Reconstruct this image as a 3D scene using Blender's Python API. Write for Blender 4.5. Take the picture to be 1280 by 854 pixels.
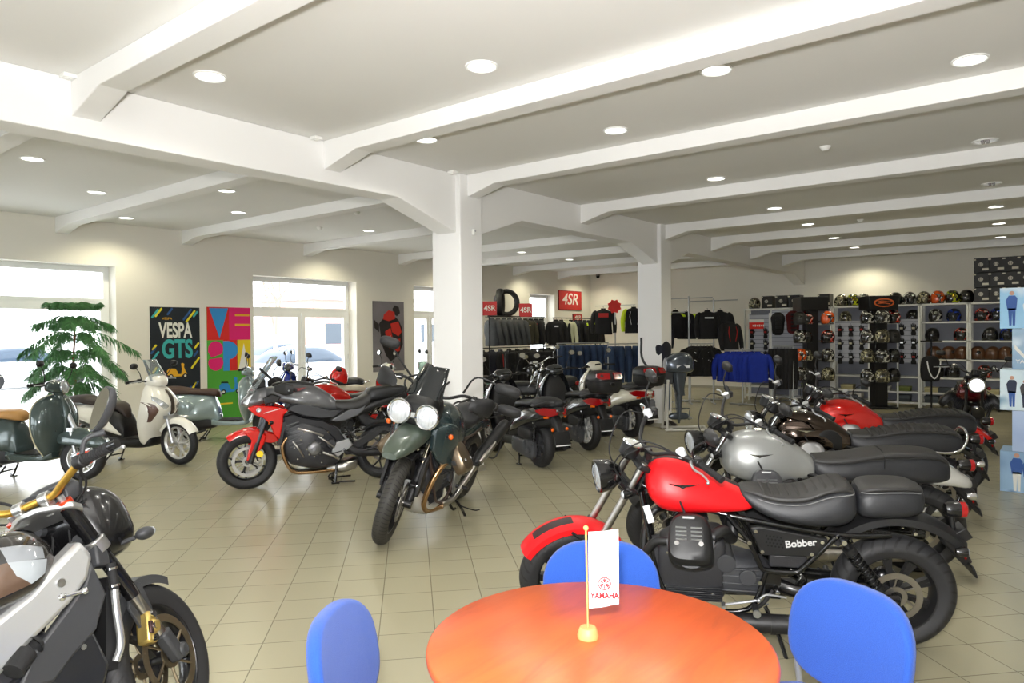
import bpy, bmesh, math, random
from math import sin, cos, pi, radians, atan2, hypot, sqrt
from mathutils import Vector, Matrix
random.seed(7)
S = bpy.context.scene
for o in list(bpy.data.objects): bpy.data.objects.remove(o, do_unlink=True)

# ------------------------------------------------------------------ camera
FOC, YAW, PITCH, ROLL, EYE = 887.2, 0.669926, -0.0121471, -0.0091403, 1.70
_c, _s, _cp, _sp = cos(ROLL), sin(ROLL), cos(PITCH), sin(PITCH)
def _wv(r, u, f): return Vector((r*sin(YAW)+f*cos(YAW), -r*cos(YAW)+f*sin(YAW), u))
_right, _up, _fwd = _wv(_c, _cp*_s, -_sp*_s), _wv(-_s, _cp*_c, -_sp*_c), _wv(0, _sp, _cp)
cam = bpy.data.cameras.new('camera'); cam.sensor_width = 36; cam.lens = FOC/1280*36
cam.clip_start = 0.05; cam.clip_end = 300
camo = bpy.data.objects.new('camera', cam); S.collection.objects.link(camo)
camo.matrix_world = Matrix.Translation((0, 0, EYE)) @ Matrix((_right, _up, -_fwd)).transposed().to_4x4()
S.camera = camo
# ------------------------------------------------------------------ view, world, lights
S.view_settings.view_transform = 'Standard'; S.view_settings.look = 'None'
S.view_settings.gamma = 1; S.view_settings.exposure = 0.0; S.view_settings.use_curve_mapping = False
S.cycles.use_denoising = True
S.cycles.max_bounces = 8; S.cycles.diffuse_bounces = 4; S.cycles.glossy_bounces = 4; S.cycles.sample_clamp_indirect = 6
W = bpy.data.worlds.new('overcast_sky'); S.world = W; W.use_nodes = True
bg = W.node_tree.nodes['Background']; bg.inputs[0].default_value = (0.93, 0.97, 1.0, 1); bg.inputs[1].default_value = 6.
def lamp(name, kind, loc, energy, color=(1, 1, 1), **k):
    l = bpy.data.lights.new(name, kind); l.energy = energy; l.color = color
    for a, b in k.items():
        if a not in ('rot', 'aim'): setattr(l, a, b)
    o = bpy.data.objects.new(name, l); S.collection.objects.link(o); o.location = loc
    if 'rot' in k: o.rotation_euler = k['rot']
    if 'aim' in k: o.rotation_euler = (Vector(k['aim'])-Vector(loc)).to_track_quat('-Z', 'Y').to_euler()
    return o
# the photographer's flash, held a little above the lens
lamp('camera_flash', 'AREA', (-0.05, 0.02, 2.02), 330, (1, 0.985, 0.97), shape='DISK', size=0.2, aim=(5, 3.9, 4.6))
# sky light through the window openings (portals steer the world light, they add none)
FLOORZ, CEIL = 0.0, 3.61
WIN = [(1.75, 5.26, 0.0, 2.89), (7.82, 10.39, 0.0, 2.89), (12.17, 14.6, 0.0, 2.89), (16.9, 18.18, 0.9, 2.87)]   # x0, x1, z0, z1 in the left wall
YL, XB, YR, XF = 12.7, 20.3, -4.2, -4.0
for (x0, x1, z0, z1) in WIN:
    p = lamp('window_portal', 'AREA', ((x0+x1)/2, YL+0.42, (z0+z1)/2), 1, shape='RECTANGLE', size=x1-x0, size_y=z1-z0, rot=(-pi/2, 0, 0))
    p.data.cycles.is_portal = True
FW = [(-2.6, 0.9), (1.6, 5.1), (6.6, 10.6)]           # shop-front glazing behind the photographer, y0, y1
for (y0, y1) in FW:
    p = lamp('window_portal', 'AREA', (XF-0.3, (y0+y1)/2, 1.5), 1, shape='RECTANGLE', size=2.6, size_y=y1-y0, rot=(0, -pi/2, 0))
    p.data.cycles.is_portal = True

# ------------------------------------------------------------------ measuring helpers: a point of the picture on a known plane of the room
def ray(x, y):
    X, Y = (x-640)/FOC, -(y-427)/FOC
    X, Y = _c*X-_s*Y, _s*X+_c*Y
    return _wv(X, _cp*Y+_sp, -_sp*Y+_cp)
E0 = Vector((0, 0, EYE))
def atz(x, y, z=0.0):
    d = ray(x, y); return E0+d*((z-EYE)/d.z)
def atX(x, y, X): d = ray(x, y); return E0+d*(X/d.x)
def atY(x, y, Y): d = ray(x, y); return E0+d*(Y/d.y)
def atD(x, y, D):
    d = ray(x, y); return E0+d*(D/(d.x*cos(YAW)+d.y*sin(YAW)))

# ------------------------------------------------------------------ materials
def lin(c):
    return tuple((v/12.92 if v <= .04045 else ((v+.055)/1.055)**2.4) for v in (q/255 for q in c))
MATS = {}
def mat(name, rgb, rough=.5, metal=0., coat=0., bump=0., bscale=60., noise=0., emit=0., trans=0., spec=.5, nscale=8., ior=1.45, alpha=1., sheen=0.):
    if name in MATS: return MATS[name]
    m = bpy.data.materials.new(name); m.use_nodes = True; nt = m.node_tree; b = nt.nodes['Principled BSDF']
    col = (*lin(rgb), 1)
    b.inputs['Base Color'].default_value = col; b.inputs['Roughness'].default_value = rough
    b.inputs['Metallic'].default_value = metal; b.inputs['Coat Weight'].default_value = coat; b.inputs['Coat Roughness'].default_value = .05
    b.inputs['Specular IOR Level'].default_value = spec; b.inputs['IOR'].default_value = ior
    if sheen: b.inputs['Sheen Weight'].default_value = sheen
    if trans: b.inputs['Transmission Weight'].default_value = trans
    if alpha < 1: b.inputs['Alpha'].default_value = alpha
    if emit: b.inputs['Emission Color'].default_value = col; b.inputs['Emission Strength'].default_value = emit
    tc = None
    if noise or bump:
        tc = nt.nodes.new('ShaderNodeTexCoord')
    if noise:
        n = nt.nodes.new('ShaderNodeTexNoise'); n.inputs['Scale'].default_value = nscale; n.inputs['Detail'].default_value = 5
        nt.links.new(tc.outputs['Object'], n.inputs['Vector'])
        r = nt.nodes.new('ShaderNodeMapRange'); r.inputs[1].default_value = .3; r.inputs[2].default_value = .7
        r.inputs[3].default_value = 1-noise; r.inputs[4].default_value = 1+noise
        nt.links.new(n.outputs['Fac'], r.inputs[0])
        mx = nt.nodes.new('ShaderNodeVectorMath'); mx.operation = 'SCALE'; mx.inputs[0].default_value = col[:3]
        nt.links.new(r.outputs[0], mx.inputs['Scale']); nt.links.new(mx.outputs[0], b.inputs['Base Color'])
    if bump:
        n2 = nt.nodes.new('ShaderNodeTexNoise'); n2.inputs['Scale'].default_value = bscale; n2.inputs['Detail'].default_value = 3
        nt.links.new(tc.outputs['Object'], n2.inputs['Vector'])
        bp = nt.nodes.new('ShaderNodeBump'); bp.inputs['Strength'].default_value = bump; bp.inputs['Distance'].default_value = .01
        nt.links.new(n2.outputs['Fac'], bp.inputs['Height']); nt.links.new(bp.outputs[0], b.inputs['Normal'])
    MATS[name] = m; return m

# ------------------------------------------------------------------ mesh helpers
def smooth_pts(pts, k=6, closed=False):
    P = [Vector(p) for p in pts]; n = len(P); out = []
    if n < 3 or k < 2: return P
    rng = range(n) if closed else range(n-1)
    for i in rng:
        p0 = P[(i-1) % n] if closed or i > 0 else P[0]*2-P[1]
        p1, p2 = P[i], P[(i+1) % n]
        p3 = P[(i+2) % n] if closed or i < n-2 else P[-1]*2-P[-2]
        for j in range(k):
            t = j/k
            out.append(.5*((2*p1)+(p2-p0)*t+(2*p0-5*p1+4*p2-p3)*t*t+(3*p1-p0-3*p2+p3)*t**3))
    if not closed: out.append(P[-1])
    return out
class G:
    """collects shapes, links them as one mesh object"""
    T = Matrix.Identity(4)
    def __init__(s): s.v = []; s.f = []
    def add(s, vs, fs):
        b = len(s.v); s.v += [tuple(G.T @ Vector(v)) for v in vs]; s.f += [tuple(b+i for i in f) for f in fs]; return s
    def box(s, c, d, rot=None, taper=1.):
        R = Matrix.Identity(3)
        if rot is not None: R = Matrix.Rotation(rot[2], 3, 'Z') @ Matrix.Rotation(rot[1], 3, 'Y') @ Matrix.Rotation(rot[0], 3, 'X')
        vs = [Vector(c)+R @ Vector((x*d[0]/2*(taper if z > 0 else 1), y*d[1]/2*(taper if z > 0 else 1), z*d[2]/2)) for x in (-1, 1) for y in (-1, 1) for z in (-1, 1)]
        return s.add(vs, [(0, 1, 3, 2), (4, 6, 7, 5), (0, 4, 5, 1), (2, 3, 7, 6), (0, 2, 6, 4), (1, 5, 7, 3)])
    def span(s, a, b): return s.box([(a[i]+b[i])/2 for i in range(3)], [abs(b[i]-a[i]) for i in range(3)])
    def loft(s, rings, caps=True, closed=False):
        n = len(rings[0]); vs = [p for r in rings for p in r]; fs = []
        m = len(rings)
        for i in range(m if closed else m-1):
            a, b = i*n, ((i+1) % m)*n
            for j in range(n): fs.append((a+j, a+(j+1) % n, b+(j+1) % n, b+j))
        if caps and not closed: fs += [tuple(range(n-1, -1, -1)), tuple((m-1)*n+j for j in range(n))]
        return s.add(vs, fs)
    def tube(s, pts, r, n=8, k=5, flat=1., closed=False, up=None):
        P = smooth_pts(pts, k, closed) if len(pts) > 2 else [Vector(p) for p in pts]
        m = len(P); rs = r if isinstance(r, (list, tuple)) else [r]*len(pts)
        def rad(i):
            t = i/(m-1)*(len(rs)-1); a = min(int(t), len(rs)-2) if len(rs) > 1 else 0
            return rs[0] if len(rs) == 1 else rs[a]+(rs[a+1]-rs[a])*(t-a)
        N = None; rings = []
        for i, p in enumerate(P):
            t = (P[(i+1) % m]-P[i-1]) if closed else (P[min(i+1, m-1)]-P[max(i-1, 0)])
            t = t.normalized() if t.length > 1e-9 else Vector((0, 0, 1))
            if N is None:
                N = Vector(up) if up else (Vector((0, 0, 1)) if abs(t.z) < .9 else Vector((1, 0, 0)))
            N = (N-t*N.dot(t)); N = N.normalized() if N.length > 1e-6 else t.orthogonal().normalized()
            B = t.cross(N); q = rad(i)
            rings.append([p+N*(q*flat*cos(2*pi*j/n))+B*(q*sin(2*pi*j/n)) for j in range(n)])
        return s.loft(rings, not closed, closed)
    def lathe(s, prof, c=(0, 0, 0), ax=(0, 1, 0), n=28, a0=0, a1=2*pi):
        """prof = [(radius, along-axis)...]"""
        A = Vector(ax).normalized(); N = A.orthogonal().normalized()
        if abs(A.y) > .99: N = Vector((0, 0, 1))
        B = A.cross(N); c = Vector(c); full = abs(a1-a0-2*pi) < 1e-6
        m = n if full else n+1
        rings = [[c+A*h+(N*cos(a0+(a1-a0)*j/n)+B*sin(a0+(a1-a0)*j/n))*r for (r, h) in prof] for j in range(m)]
        k = len(prof); vs = [p for r in rings for p in r]; fs = []
        for j in range(n if full else n):
            a, b = j*k, ((j+1) % m)*k
            for i in range(k-1): fs.append((a+i, b+i, b+i+1, a+i+1))
        return s.add(vs, fs)
    def cyl(s, a, b, r, n=16, r2=None):
        a, b = Vector(a), Vector(b); L = (b-a).length; r2 = r if r2 is None else r2
        return s.lathe([(0, 0), (r, 0), (r2, L), (0, L)], a, b-a, n)
    def sph(s, c, r, n=16, m=10, rot=None):
        if not isinstance(r, (tuple, list)): r = (r, r, r)
        vs = [Vector((0, 0, -1))]+[Vector((sin(pi*i/m)*cos(2*pi*j/n), sin(pi*i/m)*sin(2*pi*j/n), -cos(pi*i/m))) for i in range(1, m) for j in range(n)]+[Vector((0, 0, 1))]
        R = Matrix.Identity(3)
        if rot is not None: R = Matrix.Rotation(rot[2], 3, 'Z') @ Matrix.Rotation(rot[1], 3, 'Y') @ Matrix.Rotation(rot[0], 3, 'X')
        vs = [Vector(c)+R @ Vector((v.x*r[0], v.y*r[1], v.z*r[2])) for v in vs]
        fs = [(0, 1+(j+1) % n, 1+j) for j in range(n)]
        for i in range(m-2):
            a = 1+i*n
            fs += [(a+j, a+(j+1) % n, a+n+(j+1) % n, a+n+j) for j in range(n)]
        a = 1+(m-2)*n; e = len(vs)-1
        fs += [(a+j, a+(j+1) % n, e) for j in range(n)]
        return s.add(vs, fs)
    def plate(s, outline, y0, y1, ax='y', bulge=None, shrink=1.):
        """outline in (x,z) extruded from y0 to y1 (ax y); (x,y) for ax z; (y,z) for ax x"""
        def P(u, v, t): return {'y': (u, t, v), 'z': (u, v, t), 'x': (t, u, v)}[ax]
        n = len(outline); cu = sum(p[0] for p in outline)/n; cv = sum(p[1] for p in outline)/n
        sc = lambda p: (cu+(p[0]-cu)*shrink, cv+(p[1]-cv)*shrink)
        vs = [P(*p, y0) for p in outline]+[P(*sc(p), y1) for p in outline]
        fs = [tuple(range(n)), tuple(range(2*n-1, n-1, -1))]+[(i, (i+1) % n, n+(i+1) % n, n+i)[::-1] for i in range(n)]
        return s.add(vs, fs)
    def body(s, secs, n=24, k=5, axis='x'):
        """secs = [(x, zbot, ztop, halfwidth, exponent, taper, ycentre)...] smooth loft"""
        S_ = [tuple(list(q)+[2.4, 0., 0.][len(q)-4:]) if len(q) < 7 else tuple(q) for q in secs]
        m = len(S_); rows = []
        for i in range(m-1):
            p0, p1, p2, p3 = S_[max(i-1, 0)], S_[i], S_[i+1], S_[min(i+2, m-1)]
            for j in range(k):
                t = j/k; rows.append([.5*((2*b)+(c-a)*t+(2*a-5*b+4*c-d)*t*t+(3*b-a-3*c+d)*t**3) for a, b, c, d in zip(p0, p1, p2, p3)])
        rows.append(list(S_[-1])); rings = []
        for (x, zb, zt, hw, e, tp, yc) in rows:
            zc, hh = (zb+zt)/2, max((zt-zb)/2, 1e-4); hw = max(hw, 1e-4); e = max(e, 1.2); r = []
            for j in range(n):
                a = 2*pi*j/n; cy, cz = cos(a), sin(a)
                y = (abs(cy)**(2/e))*(1 if cy >= 0 else -1); z = (abs(cz)**(2/e))*(1 if cz >= 0 else -1)
                y *= (1-tp*z) if tp >= 0 else (1-tp*z)
                q = (x, yc+y*hw, zc+z*hh)
                r.append(q if axis == 'x' else ((q[1], q[0], q[2]) if axis == 'y' else (q[1], q[2], q[0])))
            rings.append(r)
        return s.loft(rings)
    def arc(s, c, prof, a0, a1, n=18):
        """cross-section prof [(radius, y)...] closed, swept in the xz-plane round c from angle a0 to a1 (degrees from +x)"""
        rings = []
        for i in range(n+1):
            a = radians(a0+(a1-a0)*i/n)
            rings.append([(c[0]+cos(a)*r, c[1]+y, c[2]+sin(a)*r) for r, y in prof])
        return s.loft(rings)
    def out(s, name, m, parent=None, bev=0., ang=38, label=None, flat=False, sub=0):
        me = bpy.data.meshes.new(name); me.from_pydata(s.v, [], s.f)
        bm = bmesh.new(); bm.from_mesh(me); bmesh.ops.remove_doubles(bm, verts=bm.verts, dist=1e-6)
        bmesh.ops.recalc_face_normals(bm, faces=bm.faces); bm.to_mesh(me); bm.free()
        me.materials.append(m)
        if not flat:
            for p in me.polygons: p.use_smooth = True
            me.set_sharp_from_angle(angle=radians(ang))
        o = bpy.data.objects.new(name, me); S.collection.objects.link(o)
        if parent is not None: o.parent = parent
        if bev:
            b = o.modifiers.new('b', 'BEVEL'); b.width = bev; b.segments = 2; b.limit_method = 'ANGLE'; b.angle_limit = radians(35)
        if sub:
            b = o.modifiers.new('s', 'SUBSURF'); b.levels = sub; b.render_levels = sub
        if label: o['label'] = label
        return o
def tag(o, label=None, cat=None, group=None, kind=None):
    if label: o['label'] = label
    if cat: o['category'] = cat
    if group: o['group'] = group
    if kind: o['kind'] = kind
    return o
def thing(name, label, cat, loc=(0, 0, 0), rz=0., group=None, scale=1.):
    o = bpy.data.objects.new(name, None); S.collection.objects.link(o); o.empty_display_size = .1
    o.location = loc; o.rotation_euler = (0, 0, rz); o.scale = (scale,)*3
    return tag(o, label, cat, group)
def copy_tree(o, parent=None):
    c = o.copy(); S.collection.objects.link(c); c.parent = parent
    for ch in list(o.children): copy_tree(ch, c)
    return c
def text_mesh(txt, size, m, name, parent, loc, rot, ext=.002, font_scale=(1, 1), align='CENTER', bold=0.):
    """letters as a mesh part standing on a surface"""
    cu = bpy.data.curves.new(name, 'FONT'); cu.body = txt; cu.size = size; cu.extrude = ext; cu.align_x = align; cu.align_y = 'CENTER'
    cu.offset = bold
    t = bpy.data.objects.new(name, cu); S.collection.objects.link(t)
    bpy.context.view_layer.update()
    me = bpy.data.meshes.new_from_object(t.evaluated_get(bpy.context.evaluated_depsgraph_get()))
    bpy.data.objects.remove(t, do_unlink=True)
    for v in me.vertices: v.co.x *= font_scale[0]; v.co.y *= font_scale[1]
    me.materials.clear(); me.materials.append(m)
    o = bpy.data.objects.new(name, me); S.collection.objects.link(o); o.parent = parent
    o.location = loc; o.rotation_euler = rot
    return o
def arcp(cx, cy, r, a0, a1, n=8):
    return [(cx+r*cos(radians(a0+(a1-a0)*i/n)), cy+r*sin(radians(a0+(a1-a0)*i/n))) for i in range(n+1)]
def rrect(x0, y0, x1, y1, r, n=4):
    return arcp(x1-r, y1-r, r, 0, 90, n)+arcp(x0+r, y1-r, r, 90, 180, n)+arcp(x0+r, y0+r, r, 180, 270, n)+arcp(x1-r, y0+r, r, 270, 360, n)
# ================================================================== the room
M_wall = mat('wall_paint', (228, 224, 214), .85, noise=.015, nscale=.8, bump=.04, bscale=40)
M_ceil = mat('ceiling_paint', (232, 231, 228), .9)
M_beam = mat('beam_paint', (238, 237, 235), .8, bump=.03, bscale=25)
M_frame = mat('window_plastic', (240, 241, 240), .35)
M_skirt = mat('skirting_tile', (160, 155, 140), .4)
def struct(o): o['kind'] = 'structure'; return o
# floor tiles: a grid turned 46.5 degrees to the walls
m = bpy.data.materials.new('floor_tiles'); m.use_nodes = True; nt = m.node_tree; b = nt.nodes['Principled BSDF']
tc = nt.nodes.new('ShaderNodeTexCoord'); mp = nt.nodes.new('ShaderNodeMapping'); mp.vector_type = 'POINT'
TS, TA = .315, radians(46.5)
pA, pB = atz(531, 634), atz(247, 810)
u0 = -(pA.x*-sin(TA)+pA.y*cos(TA)); v0 = -(pB.x*cos(TA)+pB.y*sin(TA))
mp.inputs['Rotation'].default_value = (0, 0, -TA); mp.inputs['Location'].default_value = (v0, u0, 0)
nt.links.new(tc.outputs['Object'], mp.inputs[0])
br = nt.nodes.new('ShaderNodeTexBrick'); br.offset = 0; br.squash = 1
for k_, v_ in (('Scale', 1.), ('Mortar Size', .003), ('Mortar Smooth', .1), ('Brick Width', TS), ('Row Height', TS), ('Bias', 0.)): br.inputs[k_].default_value = v_
br.inputs['Color1'].default_value = (*lin((164, 158, 132)), 1); br.inputs['Color2'].default_value = (*lin((159, 153, 127)), 1); br.inputs['Mortar'].default_value = (*lin((118, 112, 92)), 1)
nt.links.new(mp.outputs[0], br.inputs['Vector'])
nt.links.new(br.outputs['Color'], b.inputs['Base Color'])
b.inputs['Roughness'].default_value = .27
bp = nt.nodes.new('ShaderNodeBump'); bp.invert = True; bp.inputs['Strength'].default_value = .4; bp.inputs['Distance'].default_value = .003
nt.links.new(br.outputs['Fac'], bp.inputs['Height']); nt.links.new(bp.outputs[0], b.inputs['Normal'])
b.inputs['Specular IOR Level'].default_value = .6
M_floor = m
struct(G().span((XF, YR, -.12), (XB+.3, YL+.4, 0)).out('floor', M_floor, flat=True))
struct(G().span((XF-.3, YR-.3, CEIL), (XB+.3, YL+.4, CEIL+.15)).out('ceiling', M_ceil, flat=True))
def wall_with_openings(name, ax, pos, thick, a0, a1, ops):
    g = G(); cuts = sorted(ops)
    def put(u0, u1, z0, z1):
        if u1-u0 < 1e-4 or z1-z0 < 1e-4: return
        if ax == 'y': g.span((u0, pos, z0), (u1, pos+thick, z1))
        else: g.span((pos, u0, z0), (pos+thick, u1, z1))
    u = a0
    for (x0, x1, z0, z1) in cuts:
        put(u, x0, 0, CEIL); put(x0, x1, 0, z0); put(x0, x1, z1, CEIL); u = x1
    put(u, a1, 0, CEIL)
    return struct(g.out(name, M_wall, flat=True))
wall_with_openings('wall_left', 'y', YL, .4, XF-.3, XB+.3, WIN)
wall_with_openings('wall_back', 'x', XB, .3, 1.93, YL, [])
struct(G().span((XB-.12, YR, 0), (XB+.3, 1.93, CEIL)).out('wall_back', M_wall, flat=True))
wall_with_openings('wall_front', 'x', XF-.3, .3, YR, YL, [(y0, y1, .15, 2.85) for y0, y1 in FW])
struct(G().span((XF-.3, YR-.3, 0), (XB+.3, YR, CEIL)).out('wall_right', M_wall, flat=True))
# pillars with their shallow skirting
for px in (.3, 6.26, 11.5):
    struct(G().span((px, 5.73, 0), (px+.40, 6.20, CEIL)).out('trim_1', M_beam, bev=.012))
    struct(G().span((px-.012, 5.718, 0), (px+.412, 6.212, .07)).out('baseboard_pillar', M_skirt))
# long beam over the pillars, with haunches; profile in (x,z) extruded in y
BB, CBB = 3.2, 3.455
prof = [(XF, BB)]
for px in (.3, 6.26, 11.5): prof += [(px-.92, BB), (px, 2.91), (px+.40, 2.91), (px+1.3, BB)]
prof += [(XB-.9, BB), (XB, 2.95)]
prof += [(XB, CEIL), (XF, CEIL)]
struct(G().plate(prof, 5.80, 6.10).out('ceiling_beam', M_beam, bev=.008, flat=True))
# cross beams on both sides of it
CB = [-.1, 2.11, 4.36, 6.40, 9.0, 11.68, 13.87, 16.1, 18.35]
for x in CB:
    right = [(YR, CBB), (5.32, CBB), (5.80, 3.33), (5.80, CEIL), (YR, CEIL)]
    struct(G().plate(right, x, x+.2, ax='x').out('ceiling_beam', M_beam, bev=.008, flat=True))
    left = [(6.10, 3.36), (6.55, CBB), (12.2, CBB), (YL, 3.36), (YL, CEIL), (6.10, CEIL)]
    struct(G().plate(left, x, x+.2, ax='x').out('ceiling_beam', M_beam, bev=.008, flat=True))
# baseboards
struct(G().span((XF, YL-.012, 0), (1.75, YL, .07)).span((5.26, YL-.012, 0), (7.82, YL, .07)).span((10.39, YL-.012, 0), (12.17, YL, .07)).span((14.6, YL-.012, 0), (XB, YL, .07)).out('baseboard_left', M_skirt))
struct(G().span((XB-.012, 1.93, 0), (XB, YL, .07)).out('baseboard_back', M_skirt))
# windows: plastic frames set .28 m into the wall, transom lights above, glazed leaves below
M_glass = mat('window_glass', (255, 255, 255), .0, trans=1., ior=1.01, spec=.2)
def win_y(idx, x0, x1, z0, z1, tz, leaves, Y=YL+.28):
    g = G(); t = .055
    def fr(a0, a1, b0, b1, w, y=Y, d=.07):
        g.span((a0, y, b0), (a0+w, y+d, b1)); g.span((a1-w, y, b0), (a1, y+d, b1)); g.span((a0+w, y, b0), (a1-w, y+d, b0+w)); g.span((a0+w, y, b1-w), (a1-w, y+d, b1))
    fr(x0, x1, z0, z1, t); g.span((x0+t, Y, tz-.04), (x1-t, Y+.07, tz+.04))
    fr(x0+.05, x1-.05, tz+.035, z1-.05, .045, Y-.012)
    for (a, c) in leaves: fr(a, c, z0+.04, tz-.035, .085, Y-.02, .09)
    f = struct(g.out('window_%d' % idx, M_frame, bev=.006))
    gl = G().span((x0+.06, Y+.03, tz+.05), (x1-.06, Y+.036, z1-.06))
    for (a, c) in leaves: gl.span((a+.07, Y+.025, z0+.1), (c-.07, Y+.031, tz-.1))
    gl.out('pane', M_glass, f, flat=True)
    h = G()
    for (a, c) in leaves[1:] or leaves: h.box((a+.04, Y-.035, 1.05), (.028, .02, .16)); h.box((a+.09, Y-.06, 1.1), (.12, .018, .02))
    h.out('window_handle', M_frame, f, bev=.004)
    k = G()
    for z_ in (.5, 1.2, 1.9):
        k.cyl((x1-.06, Y-.04, z_-.05), (x1-.06, Y-.04, z_+.05), .012)
    k.out('hinge', mat('hinge_white', (225, 225, 222), .4), f)
    return f
win_y(1, 1.75, 5.26, 0, 2.89, 2.27, [(1.82, 3.50), (3.52, 5.2)])
win_y(2, 7.82, 10.39, 0, 2.89, 2.20, [(7.9, 9.1), (9.12, 10.32)])
win_y(3, 12.17, 14.6, 0, 2.89, 2.20, [(12.22, 12.95), (12.97, 14.52)])
win_y(4, 16.9, 18.18, .9, 2.87, 2.1, [(16.96, 18.12)])
for i, (y0, y1) in enumerate(FW):
    g = G(); x = XF-.2
    for y in (y0, (y0+y1)/2-.03, y1-.06): g.span((x, y, .15), (x+.07, y+.06, 2.85))
    for z in (.15, 2.2, 2.79): g.span((x, y0, z), (x+.07, y1, z+.06))
    f = struct(g.out('window_%d' % (5+i), M_frame))
    G().span((x+.03, y0+.05, .2), (x+.036, y1-.05, 2.8)).out('pane', M_glass, f, flat=True)

# ------------------------------------------------------------------ recessed ceiling lamps
M_lampglow = mat('lamp_glow', (255, 255, 246), .4, emit=6.)
M_lampglow.node_tree.nodes['Principled BSDF'].inputs['Base Color'].default_value = (.8, .8, .8, 1)
M_reflect = mat('lamp_reflector', (225, 228, 230), .15, metal=1.)
M_dark = mat('lamp_dark_bulb', (150, 145, 150), .2)
M_ring = mat('lamp_ring', (245, 245, 243), .4)
LP = [(2.74, 4.98), (3.87, 3.32), (5.02, 2.05), (5.99, .58), (4.97, 4.99), (5.9, 3.4), (8.57, 3.51), (8.67, .71), (11.26, .85), (11.24, 3.66), (13.33, 3.75), (17.8, 3.98), (15.67, 3.89),
      (2.79, 8.72), (3.97, 10.11), (5.12, 11.94), (5.02, 8.74), (6.01, 10.14), (8.63, 10.17), (13.31, 10.23), (15.47, 10.32), (13.43, .96), (15.61, 1.07), (17.94, 1.2), (17.55, 10.34),
      (9.4, 11.9), (13.3, 11.9), (16.4, 11.9), (19.6, 4.2), (19.3, 11.9)]
WHERE = ['over the front left bay', 'over the middle of the front bay', 'half hidden behind the first ceiling beam', 'large one in the top right corner of the room',
 'beside the haunch left of the near pillar', 'between the second and third ceiling beams', 'in the bay right of the near pillar', 'unlit, upper of two at the right edge', 'unlit, lower of two at the right edge', 'centre of the fifth bay', 'centre of the sixth bay', 'farthest one before the back wall', 'dim small one in the seventh bay',
 'far left under the long beam', 'left bay near the big window', 'closest to the wall over the left window', 'left aisle, next to the long beam', 'left aisle, third from the wall', 'left aisle beyond the middle window', 'left aisle behind the near pillar', 'left aisle between the two pillars', 'right edge, sixth bay', 'right edge, seventh bay', 'right edge, deepest bay', 'left aisle, above the clothes racks',
 'washing the wall over the middle window', 'washing the wall over the far glazed door', 'washing the wall over the clothes rails', 'washing the back wall over the helmets', 'washing the wall over the red sign']
def downlight(i, x, y):
    lit = i not in (7, 8)
    t = thing('ceiling_light', 'round recessed ceiling light, '+WHERE[i]+(', switched on' if lit else ''), 'ceiling light', (x, y, CEIL), group='recessed ceiling lights')
    G().lathe([(.098, -.001), (.118, -.001), (.118, -.010), (.108, -.014), (.098, -.008), (.098, -.001)], ax=(0, 0, 1), n=32).out('ring', M_ring, t)
    if lit: G().lathe([(0, -.006), (.06, -.0075), (.099, -.003), (.099, -.001), (0, -.001)], ax=(0, 0, 1), n=32).out('diffuser', M_lampglow, t)
    else:
        G().lathe([(.099, -.002), (.07, -.006), (.03, -.004), (.03, -.002)], ax=(0, 0, 1), n=32).out('reflector', M_reflect, t)
        G().box((0, .02, -.012), (.12, .03, .02)).box((0, -.02, -.012), (.12, .03, .02)).out('bulb', M_dark, t, bev=.006)
    if lit:
        wallish = i >= 25 or i == 15
        warm = (1, .93, .67) if (y > 7 or x > 9) else (1, .97, .9)
        l = lamp('ceiling_light_lamp', 'SPOT', (0, 0, -.03), 85 if wallish else 60, warm, spot_size=radians(150), spot_blend=.6, shadow_soft_size=.09)
        l.parent = t
for i, (x, y) in enumerate(LP): downlight(i, x, y)
# smoke detectors and small white ceiling fittings
M_wp = mat('white_plastic', (236, 236, 232), .4)
def detector(x, y, lab):
    t = thing('smoke_detector', lab, 'smoke detector', (x, y, CEIL))
    G().lathe([(0, -.0), (.055, 0), (.055, -.012), (.042, -.03), (.03, -.045), (0, -.048)], ax=(0, 0, 1), n=24).out('housing', M_wp, t)
    G().lathe([(.043, -.02), (.046, -.024), (.043, -.028)], ax=(0, 0, 1), n=24).out('sensor_ring', mat('grey_plastic', (120, 120, 118), .5), t)
detector(7.84, 2.03, 'white smoke detector in the bay right of the near pillar')
detector(7.79, 10.51, 'small white smoke detector in the left aisle before the middle window')
detector(7.21, 8.78, 'small smoke detector hanging beside the long beam in the left aisle')
detector(13.9-.5, 2.9, 'tiny white detector deep in the right bays')
for x, lab in ((2.07, 'small white box light where beams cross at top left'), (4.22, 'small white box where beams cross left of near pillar'), (6.14, 'small white box on the ceiling above near pillar')):
    t = thing('junction_box', lab, 'junction box', (x, 5.73, CEIL))
    G().box((0, 0, -.015), (.09, .09, .03)).out('housing', M_wp, t, bev=.006); G().cyl((0, 0, -.03), (0, 0, -.036), .025).out('cap', M_wp, t)
t = thing('alarm_sensor', 'small white alarm sensor high on the near pillar', 'sensor', (6.49, 5.73, 2.93))
G().box((0, -.018, 0), (.05, .036, .075)).out('housing', M_wp, t, bev=.008); G().sph((0, -.036, .012), (.014, .006, .014)).out('lens', mat('grey_lens', (180, 180, 180), .2), t)
t = thing('security_camera', 'small dark camera at the ceiling in the back corner', 'camera', (XB-.1, YL-.35, CEIL))
G().sph((0, 0, -.07), .06).out('dome', mat('dark_dome', (40, 40, 42), .2), t); G().cyl((0, 0, 0), (0, 0, -.05), .065).out('mount', mat('grey_plastic', (120, 120, 118), .5), t)

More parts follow.
